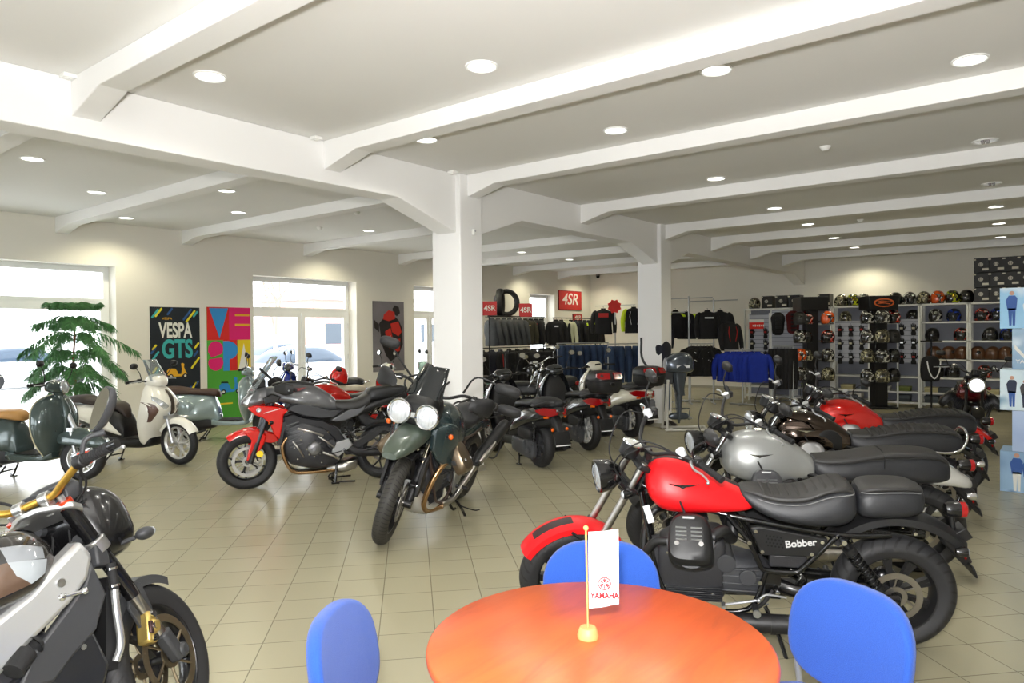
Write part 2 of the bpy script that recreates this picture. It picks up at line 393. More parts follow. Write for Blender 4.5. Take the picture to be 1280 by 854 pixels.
# ------------------------------------------------------------------ outside the windows
M_snow = mat('pale_paving', (205, 206, 206), .9)
struct(G().span((-30, YL+.5, -.3), (70, YL+80, -.14)).out('ground_outside', M_snow, flat=True))
struct(G().span((-60, YR-60, -.3), (XF-.35, YL+.4, -.14)).out('ground_outside', M_snow, flat=True))
def brick_house():
    t = thing('brick_building', 'low red brick building seen through the middle window', 'building', (0, 0, -.14))
    a = atY(392, 462, 40); c = atY(440, 462, 40)
    G().span((a.x, 40, 0), (c.x+6, 46, 4.2)).out('wall', mat('pale_red_brick', (214, 160, 150), .9, noise=.1), t)
    G().span((a.x-.3, 39.6, 4.2), (c.x+6.3, 46.4, 4.5)).out('roof', mat('grey_roof', (150, 148, 146), .8), t)
    for i in range(4): G().span((a.x+1+i*3, 39.95, 1.2), (a.x+2.4+i*3, 40, 2.6)).out('window', mat('dark_pane', (70, 80, 90), .2), t)
brick_house()
def car(x, y, rz, col, lab):
    t = thing('parked_car', lab, 'car', (x, y, -.14), rz)
    G().body([(-2.1, .35, .75, .78, 5), (-2.0, .3, .95, .85, 5), (-1.2, .25, 1.0, .88, 5), (.9, .25, .98, .88, 5), (1.9, .28, .85, .84, 5), (2.15, .35, .65, .74, 5)]).out('body', col, t)
    G().body([(-1.75, .9, .97, .66, 4), (-1.1, .9, 1.42, .66, 4, .12), (.2, .9, 1.46, .66, 4, .12), (1.1, .9, .97, .68, 4)]).out('cabin_glass', mat('car_glass', (60, 75, 92), .1), t)
    for wx in (-1.3, 1.35):
        for wy in (-.8, .8): G().lathe([(0, -.1), (.2, -.1), (.32, -.09), (.32, .09), (.2, .1), (0, .1)], (wx, wy, .32)).out('wheel', mat('tyre_plain', (28, 28, 29), .8), t)
c1 = atz(372, 512, -.14); c1 = atY(385, 490, 19.5); car(c1.x, 19.5, .2, mat('car_silver', (190, 196, 204), .3, coat=.5), 'silver car parked outside the middle window')
c1 = atY(360, 470, 27); car(c1.x, 27, .1, mat('car_blue_grey', (110, 125, 150), .3, coat=.5), 'blue-grey car parked farther off outside the middle window')
c1 = atY(30, 470, 30); car(c1.x, 30, .1, mat('car_white', (225, 228, 230), .3, coat=.5), 'white car parked outside the left window')
def bare_tree(x, y):
    t = thing('bare_tree', 'pale leafless tree seen through the middle window', 'tree', (x, y, -.14)); g = G(); rnd = random.Random(3)
    def br(p, d, L, r, lev):
        q = p+d*L; g.tube([p, p+d*L*.5+Vector((rnd.uniform(-.05, .05),)*3), q], [r, r*.7], 5, 2)
        if lev:
            for _ in range(3 if lev > 1 else 4):
                nd = (d+Vector((rnd.uniform(-.8, .8), rnd.uniform(-.8, .8), rnd.uniform(-.1, .6)))).normalized(); br(q, nd, L*.72, r*.55, lev-1)
    br(Vector((0, 0, 0)), Vector((0, 0, 1)), 1.9, .12, 4); g.out('branches', mat('bark', (150, 140, 130), .9), t)
c1 = atY(345, 440, 24); bare_tree(c1.x, 24)
# ================================================================== vehicle parts
def tyre_material(name, n=44, depth=.5, slant=14., shade=(30, 30, 32)):
    m = bpy.data.materials.new(name); m.use_nodes = True; nt = m.node_tree; b = nt.nodes['Principled BSDF']
    b.inputs['Roughness'].default_value = .62
    tc = nt.nodes.new('ShaderNodeTexCoord'); sx = nt.nodes.new('ShaderNodeSeparateXYZ'); nt.links.new(tc.outputs['Object'], sx.inputs[0])
    def M(op, a, b_=None):
        q = nt.nodes.new('ShaderNodeMath'); q.operation = op
        for i, v in enumerate((a, b_)):
            if v is None: continue
            if isinstance(v, (int, float)): q.inputs[i].default_value = v
            else: nt.links.new(v, q.inputs[i])
        return q.outputs[0]
    ang = M('ARCTAN2', sx.outputs['Z'], sx.outputs['X'])
    ay = M('ABSOLUTE', sx.outputs['Y'])
    ph = M('ADD', M('MULTIPLY', ang, n), M('MULTIPLY', ay, slant*n*.3))
    s1 = M('GREATER_THAN', M('SINE', ph), .72)
    rr = M('SQRT', M('ADD', M('POWER', sx.outputs['X'], 2), M('POWER', sx.outputs['Z'], 2)))
    band = M('MULTIPLY', s1, M('GREATER_THAN', ay, .008))
    rad = nt.nodes.new('ShaderNodeAttribute'); rad.attribute_name = 'tread'
    g = M('MULTIPLY', band, rad.outputs['Fac'])
    mix = nt.nodes.new('ShaderNodeMix'); mix.data_type = 'RGBA'
    mix.inputs[6].default_value = (*lin(shade), 1); mix.inputs[7].default_value = (*lin((10, 10, 11)), 1)
    nt.links.new(g, mix.inputs[0]); nt.links.new(mix.outputs[2], b.inputs['Base Color'])
    bp = nt.nodes.new('ShaderNodeBump'); bp.invert = True; bp.inputs['Strength'].default_value = depth; bp.inputs['Distance'].default_value = .004
    nt.links.new(g, bp.inputs['Height']); nt.links.new(bp.outputs[0], b.inputs['Normal'])
    return m
T_road = tyre_material('road_tyre'); T_fat = tyre_material('wide_tyre', 30, .7, 10., (34, 34, 36)); T_block = tyre_material('block_tyre', 60, 1., 4., (46, 44, 40))
BLK = mat('black_gloss', (14, 14, 15), .22, coat=.4); BLKM = mat('black_satin', (24, 24, 25), .45); PLA = mat('black_plastic', (30, 30, 31), .55, bump=.1, bscale=300)
ENG = mat('engine_black', (46, 46, 49), .36, bump=.08, bscale=120); ENG2 = mat('engine_dark_grey', (58, 59, 62), .4)
RUB = mat('grip_rubber', (26, 26, 27), .75, bump=.3, bscale=400); CHR = mat('chrome', (225, 227, 230), .08, metal=1.); ALU = mat('cast_aluminium', (190, 192, 195), .32, metal=.9)
STL = mat('brushed_steel', (175, 172, 166), .28, metal=1.); DISC = mat('brake_disc_steel', (150, 146, 140), .3, metal=.9); LENS = mat('clear_lens', (206, 211, 216), .18, metal=.55, coat=.8, bump=.5, bscale=38)
LEA = mat('seat_leather', (42, 41, 40), .5, bump=.12, bscale=220); LEAD = mat('seat_side_leather', (32, 33, 36), .45, bump=.1, bscale=220)
REDL = mat('red_lens', (142, 10, 14), .12, coat=.6); ORL = mat('orange_lens', (225, 95, 10), .15, coat=.5); GOLD = mat('gold_anodised', (200, 160, 70), .3, metal=.8)
MIRG = mat('mirror_glass', (235, 235, 232), .02, metal=1.); COP = mat('heat_tinted_pipe', (176, 140, 100), .25, metal=.95)
PIP = mat('seat_piping', (120, 120, 120), .6)
LIT = mat('lit_headlamp', (250, 252, 255), .2, emit=1.1)
def coords(o, c, Mx=None):
    """move an object's origin to c without moving its shape (so wheels turn about their own hub)"""
    o.matrix_local = (Mx or Matrix.Identity(4)) @ Matrix.Translation(c)
def wheel(name, parent, c, R, tw, rim, style, mrim, mtyre=None, disc=(1,), discr=.15, M=None, n=10, mdisc=None, hubw=.05, lip=True):
    mtyre = mtyre or T_road; old = G.T; G.T = Matrix.Identity(4)
    h = tw*.36; g = G()
    g.lathe([(rim-.012, -h), (rim+.008, -h-.004), (rim+.008, -h+.006), (rim-.008, -h+.012), (rim-.02, -h*.5), (rim-.022, h*.5), (rim-.008, h-.012), (rim+.008, h-.006), (rim+.008, h+.004), (rim-.012, h), (rim-.026, h*.5), (rim-.028, -h*.5), (rim-.012, -h)], n=44)
    g.lathe([(.014, -hubw), (.034, -hubw), (.034, -hubw*.6), (.026, -.012), (.026, .012), (.034, hubw*.6), (.034, hubw), (.014, hubw), (.014, -hubw)], n=20)
    if style == 'wire':
        for i in range(36):
            a = 2*pi*i/36; s = 1 if i % 2 else -1; b = a+(.42 if (i//2) % 2 else -.42)
            g.tube([(cos(b)*.032, s*hubw*.8, sin(b)*.032), (cos(a)*(rim-.02), s*.004, sin(a)*(rim-.02))], .0017, 4)
    elif style == 'cast':
        for i in range(n):
            for d in (-.085, .085):
                a = 2*pi*i/n; q = []
                for r_, w_, t_ in ((.03, .010, .028), (.1, .008, .02), (rim-.024, .011, .016)):
                    aa = a+d*(r_/rim)*.9; x, z = cos(aa)*r_, sin(aa)*r_; nx, nz = -sin(aa), cos(aa)
                    q.append([(x+nx*w_, t_, z+nz*w_), (x+nx*w_, -t_, z+nz*w_), (x-nx*w_, -t_, z-nz*w_), (x-nx*w_, t_, z-nz*w_)])
                g.loft(q)
    elif style == 'y':
        for i in range(n):
            a = 2*pi*i/n
            def seg(r0, a0, r1, a1, w0, w1, t0, t1):
                q = []
                for r_, aa, w_, t_ in ((r0, a0, w0, t0), (r1, a1, w1, t1)):
                    x, z = cos(aa)*r_, sin(aa)*r_; nx, nz = -sin(a), cos(a)
                    q.append([(x+nx*w_, t_, z+nz*w_), (x+nx*w_, -t_, z+nz*w_), (x-nx*w_, -t_, z-nz*w_), (x-nx*w_, t_, z-nz*w_)])
                g.loft(q)
            rm = .5*rim
            seg(.026, a, rm, a, .013, .011, .026, .018); seg(rm*.97, a, rim-.024, a+.25, .010, .009, .018, .014); seg(rm*.97, a, rim-.024, a-.25, .010, .009, .018, .014)
    o = g.out(name, mrim, parent)
    t = G(); q = [(rim-.004, -h-.002)]
    for k in range(13):
        th = -1.25+2.5*k/12; q.append((R-(1-cos(th*.93))*tw*.62, sin(th)*tw*.5/sin(1.25)*(.97 if abs(th) > 1.1 else 1)))
    q += [(rim-.004, h+.002)]
    q = [q[0], ((rim+R)*.5-.02, -tw*.47)]+q[1:-1]+[((rim+R)*.5-.02, tw*.47), q[-1], (rim-.01, 0), q[0]]
    t.lathe(q, n=64); to = t.out('tyre', mtyre, o)
    at = to.data.attributes.new('tread', 'FLOAT', 'POINT')
    for i, v in enumerate(to.data.vertices):
        at.data[i].value = 1. if hypot(v.co.x, v.co.z) > R-tw*.33 else 0.
    for s in disc:
        d = G(); y = s*(hubw+.012)
        d.lathe([(discr-.032, y-.0025), (discr, y-.0025), (discr, y+.0025), (discr-.032, y+.0025), (discr-.032, y-.0025)], n=40)
        for i in range(6):
            a = 2*pi*i/6+.3; d.tube([(cos(a)*.05, y, sin(a)*.05), (cos(a+.2)*(discr-.028), y, sin(a+.2)*(discr-.028))], .006, 6)
        d.lathe([(.03, y-.004), (.055, y-.004), (.055, y+.004), (.03, y+.004), (.03, y-.004)], n=24)
        for i in range(18):
            a = 2*pi*i/18; d.cyl((cos(a)*(discr-.015), y-.0032, sin(a)*(discr-.015)), (cos(a)*(discr-.015), y+.0032, sin(a)*(discr-.015)), .0035, 6)
        d.out('brake_disc', mdisc or DISC, o)
    a = G(); a.cyl((0, -hubw-.035, 0), (0, hubw+.035, 0), .011, 12); a.cyl((0, hubw+.03, 0), (0, hubw+.042, 0), .016, 6); a.cyl((0, -hubw-.03, 0), (0, -hubw-.042, 0), .016, 6)
    a.out('axle', STL, o)
    coords(o, c, M); G.T = old; return o
def steer_matrix(h, rake, deg):
    A = Vector((-sin(rake), 0, cos(rake)))
    return Matrix.Translation(h) @ Matrix.Rotation(radians(deg), 4, A) @ Matrix.Translation(-Vector(h))
def spring(g, a, b, r, turns=8, wr=.005):
    a, b = Vector(a), Vector(b); A = (b-a).normalized(); N = A.orthogonal().normalized(); B = A.cross(N); L = (b-a).length; n = turns*10
    g.tube([a+A*(L*i/n)+(N*cos(2*pi*turns*i/n)+B*sin(2*pi*turns*i/n))*r for i in range(n+1)], wr, 5, 1)
def shock(parent, a, b, r=.032, turns=8, name='shock_absorber', ms=None):
    a, b = Vector(a), Vector(b); g = G(); u = (b-a)
    g.cyl(a, b, .012, 12); g.cyl(a+u*.12, a+u*.2, r*.95, 16); g.cyl(a+u*.5, b-u*.05, r*.5, 14); g.cyl(b-u*.2, b-u*.13, r*.95, 16)
    for p in (a, b): g.cyl(p+Vector((0, -.016, 0)), p+Vector((0, .018, 0)), .017, 12)
    o = g.out(name, BLKM, parent)
    s = G(); spring(s, a+u*.2, b-u*.2, r*.82, turns); s.out('spring', ms or BLK, o)
    q = G()
    for p in (a, b): q.cyl(p+Vector((0, .018, 0)), p+Vector((0, .027, 0)), .013, 8)
    q.out('bolt', CHR, o); return o
def mirror(parent, base, tip, size, tilt=(0, 0, 0), face=-1, m=None, shape=.7, name='mirror', stalk=.005, mid=None):
    m = m or BLKM; base, tip = Vector(base), Vector(tip); g = G()
    pts = [base]+([Vector(mid)] if mid is not None else [base.lerp(tip, .5)+Vector((.02, 0, .01))])+[tip]
    g.tube(pts, [stalk*1.3, stalk, stalk], 8, 6)
    R = (Matrix.Rotation(tilt[2], 3, 'Z') @ Matrix.Rotation(tilt[1], 3, 'Y') @ Matrix.Rotation(tilt[0], 3, 'X'))
    w, h = size; vs = []
    ring = lambda k, d: [tip+R @ Vector((d, (abs(cos(a))**shape)*(1 if cos(a) >= 0 else -1)*w*k, (abs(sin(a))**shape)*(1 if sin(a) >= 0 else -1)*h*k)) for a in [2*pi*i/28 for i in range(28)]]
    g.loft([ring(.98, face*.012), ring(1., face*.004), ring(.96, -face*.012), ring(.7, -face*.026), ring(.3, -face*.034)])
    o = g.out(name, m, parent)
    q = G(); q.loft([ring(.9, face*.0128), ring(.9, face*.0142)]); q.out('mirror_glass', MIRG, o); return o
def indicator(parent, a, b, m=None, lens=None, r=.022, L=.05, fwd=1, name='indicator'):
    a, b = Vector(a), Vector(b); g = G(); g.cyl(a, b, .007, 10)
    g.lathe([(0, -L*.6*1), (r*.6, -L*.55), (r, -L*.1), (r, L*.3), (0, L*.3)], b, (fwd, 0, 0), 20); o = g.out(name, m or BLKM, parent)
    q = G(); q.lathe([(0, L*.5), (r*.6, L*.46), (r*.94, L*.3), (0, L*.3)], b, (fwd, 0, 0), 20); q.out('lens', lens or LENS, o); return o
def headlamp(parent, c, r, L, tilt=0., yaw=0., mshell=None, mrim=None, mlens=None, name='headlight'):
    A = Vector((cos(tilt)*cos(yaw), cos(tilt)*sin(yaw), sin(tilt))); g = G()
    g.lathe([(0, -L), (r*.55, -L*.95), (r*.9, -L*.6), (r, -L*.2), (r, 0), (r*.86, 0), (r*.8, -.01), (0, -.01)], c, A, 36); o = g.out(name, mshell or BLK, parent)
    q = G(); q.lathe([(r*.86, -.006), (r*1.02, -.006), (r*1.03, .008), (r*.96, .014), (r*.86, .008), (r*.86, -.006)], c, A, 36); q.out('rim', mrim or BLK, o)
    l = G(); l.lathe([(0, .022), (r*.4, .019), (r*.75, .011), (r*.9, .003), (r*.9, -.004), (0, -.004)], c, A, 36); l.out('lens', mlens or LENS, o)
    k = G(); c2 = Vector(c)+A*.016
    for i in range(5):
        d = -r*.6+i*r*.3; U = Vector((0, 1, 0)); V = A.cross(U).normalized(); hh = sqrt(max(r*r*.62-d*d, 0)); k.tube([c2+U*d+V*hh*.9-A*.004, c2+U*d+A*.004, c2+U*d-V*hh*.9-A*.004], .0016, 4, 3)
    k.out('lens_ribs', mat('lens_rib_grey', (150, 156, 162), .1), o)  # thin grey ribs running across the lens face
    return o
def grip_set(bar, a, b, lever_dir, m=RUB, lv=None, r=.016, lever=True, lever_mat=None, guard=False):
    """grip from a (inner) to b (outer) on its handlebar, switch box inside and a lever in front"""
    a, b = Vector(a), Vector(b); u = (b-a).normalized(); L = (b-a).length; f = Vector(lever_dir).normalized()
    g = G(); g.cyl(a, b, r, 16); 
    for i in range(9): q = a.lerp(b, .1+.8*i/8); g.cyl(q-u*.003, q+u*.003, r*1.09, 16)
    g.cyl(b-u*.002, b+u*.014, r*1.15, 16); g.out('grip', m, bar)
    s = G(); s.cyl(a-u*.045, a-u*.002, r*1.5, 14); s.box(a-u*.024+Vector((0, 0, .004)), (.044, .04, .042)); s.out('switch_box', BLKM, bar, bev=.006)
    if lever:
        k = G(); c0 = a-u*.03+f*.03; k.tube([a-u*.05, c0, a+u*.03+f*.055, a+u*L*.55+f*.05, a+u*L*.95+f*.06, a+u*(L+.01)+f*.072], [.008, .008, .006, .005, .005, .006], 8, 5); k.sph(a+u*(L+.012)+f*.073, .0085, 10, 8)
        k.out('lever', lever_mat or ALU, bar)
def calliper(parent, c, m=None, s=1., rot=0):
    g = G(); g.box(c, (.05*s, .05*s, .1*s), (0, rot, 0)); o = g.out('brake_calliper', m or BLKM, parent, bev=.01*s)
    q = G()
    for d in (-.028, .028):
        p = Vector(c)+Vector((sin(rot)*d, .02*s, cos(rot)*d)); q.cyl(p, p+Vector((0, .01*s, 0)), .013*s, 12)
    q.out('calliper_bolt', CHR, o); return o
def bolts(parent, pts, r=.008, d=(0, .006, 0), m=None, name='bolt'):
    g = G()
    for p in pts: p = Vector(p); g.cyl(p-Vector(d)*.4, p+Vector(d), r, 8)
    return g.out(name, m or CHR, parent)
class Frame:
    """a vehicle's own frame: origin where the rear tyre stands, x to the front tyre, leaned on its stand"""
    def __init__(s, Rp, Fp, lean=0.):
        s.R = atz(*Rp); d = atz(*Fp)-s.R; s.wb = hypot(d.x, d.y); s.rz = atan2(d.y, d.x); s.lean = radians(lean)
        s.M = Matrix.Translation(s.R) @ Matrix.Rotation(s.rz, 4, 'Z') @ Matrix.Rotation(-s.lean, 4, 'X'); s.I = s.M.inverted()
    def root(s, name, label, cat, group=None):
        o = thing(name, label, cat, s.R, 0, group); o.rotation_euler = (s.M.to_3x3()).to_euler(); return o
    def p(s, x, y, off=0.):
        o = s.I @ E0; d = (s.I.to_3x3() @ ray(x, y)); t = (off-o.y)/d.y; q = o+d*t
        return (q.x, off, q.z)
    def xz(s, x, y, off=0.): q = s.p(x, y, off); return (q[0], q[2])
    def outl(s, pts, off=0.): return [s.xz(x, y, off) for x, y in pts]
# ================================================================== roadsters with transverse twin engines (the row on the right)
def twin_engine(t, cover=None, ribs=True, pipe=BLKM, steer=None):
    g = G()
    g.body([(.86, .26, .58, .11, 4), (.9, .24, .62, .14, 4), (1.1, .24, .6, .15, 4), (1.2, .27, .56, .13, 4), (1.23, .3, .5, .1, 4)])
    g.lathe([(0, 0), (.1, 0), (.11, -.03), (.12, -.06)], (1.27, 0, .44), (1, 0, 0), 28)
    for i in range(7): g.box((1.03, 0, .26+i*.012), (.3, .315, .004))
    e = g.out('engine_block', ENG, t, bev=.004)
    q = G(); q.body([(.6, .27, .4, .07, 3), (.66, .26, .45, .11, 3.5), (.8, .27, .49, .13, 3.5), (.92, .28, .52, .13, 3.5)])
    for z in (.32, .36, .40, .44): q.box((.78, 0, z), (.2, .275, .008))
    q.cyl((.75, -.14, .4), (.75, .15, .4), .045, 20); q.cyl((.86, -.14, .47), (.86, .14, .47), .05, 20); q.out('gearbox', ENG2, t, bev=.003)
    bolts(e, [(.93, .145, .55), (1.17, .14, .52), (1.18, .14, .33), (.93, .145, .3), (1.05, .152, .26)], .007)
    for s in (1, -1):
        c = G(); a = Vector((1.02, s*.10, .54)); b = Vector((1.05, s*.26, .66)); u = (b-a)
        for i in range(9):
            p = a+u*(i/8); w = .088+.012*sin(pi*i/8)
            c.lathe([(0, -.004), (w, -.004), (w, .004), (0, .004)], p, u, 20)
        c.cyl(a, b, .066, 20); c.out('cylinder', ENG2, t, bev=0)
        # valve cover: rounded block facing out and up
        n = u.normalized(); ex = Vector((1, 0, 0)); ez = n.cross(ex)*(-1 if s > 0 else 1)
        if ez.z < 0: ez = -ez
        h = G(); rings = []
        for d, k in ((-.01, .99), (.03, 1.), (.065, .96), (.085, .84), (.092, .6)):
            rings.append([b+n*d+ex*(v[0]*k)+ez*(v[1]*k-.02) for v in [(x*1., y) for x, y in ((abs(cos(q_))**.55*(1 if cos(q_) >= 0 else -1)*.112*(1-.16*sin(q_)), abs(sin(q_))**.6*(1 if sin(q_) >= 0 else -1)*.135) for q_ in [2*pi*i/32 for i in range(32)])]])
        h.loft(rings); hd = h.out('cylinder_head', cover or BLKM, t, bev=0)
        if ribs:
            r_ = G()
            for i in range(4):
                for sx in (-1, 1):
                    p = b+n*.0925+ez*(.028-i*.02)+ex*(sx*.038); r_.box(p, (.055, .008, .006), (0, 0, 0))
            r_.out('head_ribs', ALU, hd)
            w_ = G(); w_.box(b+n*.088+ez*.078, (.06, .006, .02), (s*-.6, 0, 0)); w_.out('name_plate', mat('white_print', (230, 230, 230), .5), hd)
        bolts(hd, [b+n*.088+ex*.06-ez*.055, b+n*.088-ex*.06-ez*.055], .013, n*.012)
        ri = G(); ri.loft([[b+n*d+ex*(x_*k)+ez*(y_*k-.02) for x_, y_ in ((cos(q_)*.118, sin(q_)*.142) for q_ in [pi+pi*i/14 for i in range(15)])] for d, k in ((-.005, 1.), (.03, 1.03), (.03, .9), (-.005, .9))], closed=True)
        ri.out('head_edge', ENG2, hd)
        it = G(); it.tube([b+Vector((-.1, -s*.02, .0)), b+Vector((-.17, -s*.06, .02)), (.83, s*.1, .60), (.82, s*.05, .68)], [.032, .03, .03, .03], 14, 6)
        it.lathe([(.036, -.01), (.036, .01)], b+Vector((-.11, -s*.02, 0)), (1, 0, 0)); it.out('intake_pipe', BLKM, t)
        ex_ = G(); ex_.tube([b+Vector((.09, -s*.01, -.03)), b+Vector((.19, -s*.03, -.05)), (1.30, s*.19, .48), (1.28, s*.15, .3), (1.15, s*.14, .2), (.9, s*.17, .18)], .022, 14, 6)
        ex_.out('exhaust_pipe', pipe, t)
        wl = G(); wl.tube([b+Vector((.03, -s*.02, .12)), b+Vector((.06, -s*.12, .17)), (1.1, s*.04, .76)], .006, 8, 6); wl.out('spark_lead', RUB, t)
def front_end(t, P, Mt):
    G.T = Mt
    ax = P.get('axle', (1.72, 0, .31)); r_ = .56
    at = lambda z, y: (ax[0]-r_*(z-ax[2]), y, z)
    for s in (1, -1):
        g = G(); g.tube([at(.50, s*.095), at(1.02, s*.095)], .0205, 16); f = g.out('fork_leg', P.get('fork_mat', STL), t)
        q = G(); q.tube([at(.30, s*.095), at(.57, s*.095)], [.03, .028], 16); q.tube([at(.57, s*.095), at(.59, s*.095)], .031, 16); q.cyl((ax[0], s*.07, ax[2]), (ax[0], s*.125, ax[2]), .026, 14); q.out('fork_slider', BLKM, f)
        if P.get('boots'):
            q = G()
            for i in range(9): z = .6+i*.022; q.tube([at(z, s*.095), at(z+.009, s*.095)], .031, 14)
            q.out('fork_boot', RUB, f)
    g = G(); 
    for z in (.87, 1.0): g.box(at(z, 0), (.075, .26, .032), (0, -.5, 0))
    g.cyl((1.36, 0, .8), (1.27, 0, 1.0), .03, 14); g.out('triple_clamp', BLKM, t, bev=.01)
    hl = headlamp(t, (1.555, 0, .92), P.get('hl_r', .092), .12, -.06, 0, P.get('hl_mat', BLK), P.get('hl_rim', BLK), P.get('hl_lens'))
    G.T = Mt
    b = G()
    for s in (1, -1): b.tube([at(.86, s*.10), (1.47, s*.115, .93)], .009, 8)
    b.out('lamp_bracket', BLKM, t)
    for s in (1, -1): indicator(t, (1.47, s*.1, .90), (1.45, s*.165, .885), BLK, ORL if P.get('orange') else P.get('ind_lens', LENS), .024, .06)
    # instrument
    for gx in (P.get('gauges', (0,))):
        g = G(); g.lathe([(0, -.09), (.03, -.09), (.052, -.07), (.056, 0), (.05, .002), (.05, -.004), (0, -.004)], (1.36, gx, 1.10), (-.45, 0, 1), 32); gg = g.out('speedometer', BLKM, t)
        q = G(); q.lathe([(.049, 0), (.058, 0), (.058, .007), (.052, .010), (.049, .006), (.049, 0)], (1.36, gx, 1.10), (-.45, 0, 1), 32); q.out('bezel', CHR, gg)
        q = G(); q.lathe([(0, .004), (.049, .004), (.049, .002), (0, .002)], (1.36, gx, 1.10), (-.45, 0, 1), 32); q.out('dial', mat('dial_face', (205, 205, 200), .3, coat=.8), gg)
    hw, hz, hx = P.get('bar_w', .42), P.get('bar_z', 1.12), P.get('bar_x', 1.12)
    g = G(); pts = [(hx, hw-.10, hz), (hx+.09, hw-.2, hz+.01), (1.28, .10, hz-.045), (1.29, 0, hz-.05), (1.28, -.10, hz-.045), (hx+.09, -hw+.2, hz+.01), (hx, -hw+.10, hz)]
    g.tube(pts, .0115, 12, 6)
    for s in (1, -1): g.box((1.285, s*.045, hz-.07), (.034, .03, .06)); g.tube([(hx, s*(hw-.1), hz), (hx-.045, s*(hw+.03), hz-.012)], .011, 10)
    bar = g.out('handlebar', P.get('bar_mat', BLKM), t)
    for s in (1, -1):
        grip_set(bar, (hx-.005, s*(hw-.08), hz), (hx-.05, s*(hw+.055), hz-.014), (1, 0, -.12), lever_mat=P.get('lever_mat', ALU))
        k = G(); k.cyl((hx+.055, s*(hw-.17), hz+.01), (hx+.07, s*(hw-.17), hz+.045), .024, 18); k.out('brake_reservoir', P.get('res_mat', ALU), bar)
        if P.get('mirrors', 1): mirror(bar, (hx+.02, s*(hw-.11), hz+.015), (hx-.02, s*(hw-.0), hz+.19), (.062, .036), (0, .15, 0), -1, P.get('mir_mat', BLKM), .7, mid=(hx+.04, s*(hw-.07), hz+.1))
        else: mirror(bar, (hx-.05, s*(hw+.06), hz-.01), (hx+.03, s*(hw+.05), hz-.08), (.05, .045), (0, .1, 0), -1)
    # cables and hoses
    c = G()
    for s, dx in ((1, 0), (-1, .01), (1, .03)):
        c.tube([(hx+.04, s*(hw-.14), hz), (1.34+dx, s*.2, hz+.06+dx), (1.46+dx, s*.08, 1.03), (1.38, s*.05, .86), (1.25, s*.04, .8)], .004, 7, 8)
    c.out('cables', RUB, t)
    # front wheel, fender, calliper
    fw = wheel('front_wheel', t, ax, P.get('fR', .305), P.get('ftw', .125), P.get('frim', .215), P.get('fstyle', 'cast'), P.get('rim_mat', BLKM), P.get('ftyre', T_fat), (1, -1) if P.get('two_discs') else (1,), .15, Mt, P.get('nsp', 9))
    G.T = Mt; R_ = P.get('fR', .305)+.028; w = .078
    g = G(); g.arc(ax, [(R_-.03, -w), (R_, -w*.92), (R_+.014, -w*.5), (R_+.018, 0), (R_+.014, w*.5), (R_, w*.92), (R_-.03, w), (R_-.03, w-.005), (R_-.006, w*.86), (R_+.008, w*.45), (R_+.011, 0), (R_+.008, -w*.45), (R_-.006, -w*.86), (R_-.03, -w+.005)], 35, 148, 24)
    f = g.out('front_fender', P.get('ff_mat', P['paint']), t)
    s_ = G(); 
    for s in (1, -1): s_.tube([(ax[0]+.01, s*.085, ax[2]+R_-.01), at(.52, s*.1)], .008, 8); s_.tube([(ax[0]-.16, s*.083, ax[2]+R_*.85), at(.42, s*.1)], .007, 8)
    s_.out('fender_stay', BLKM, f)
    if P.get('ff_mesh'):
        q = G(); q.arc(ax, [(R_+.0155, -.032), (R_+.0205, 0), (R_+.0155, .032), (R_+.01, 0)], 52, 92, 14); q.out('mesh_inlay', mat('black_mesh', (35, 22, 22), .5), f)
    G.T = Mt; calliper(t, (ax[0]-.11, .085, ax[2]+.09), BLKM, 1., .6); G.T = Matrix.Identity(4)
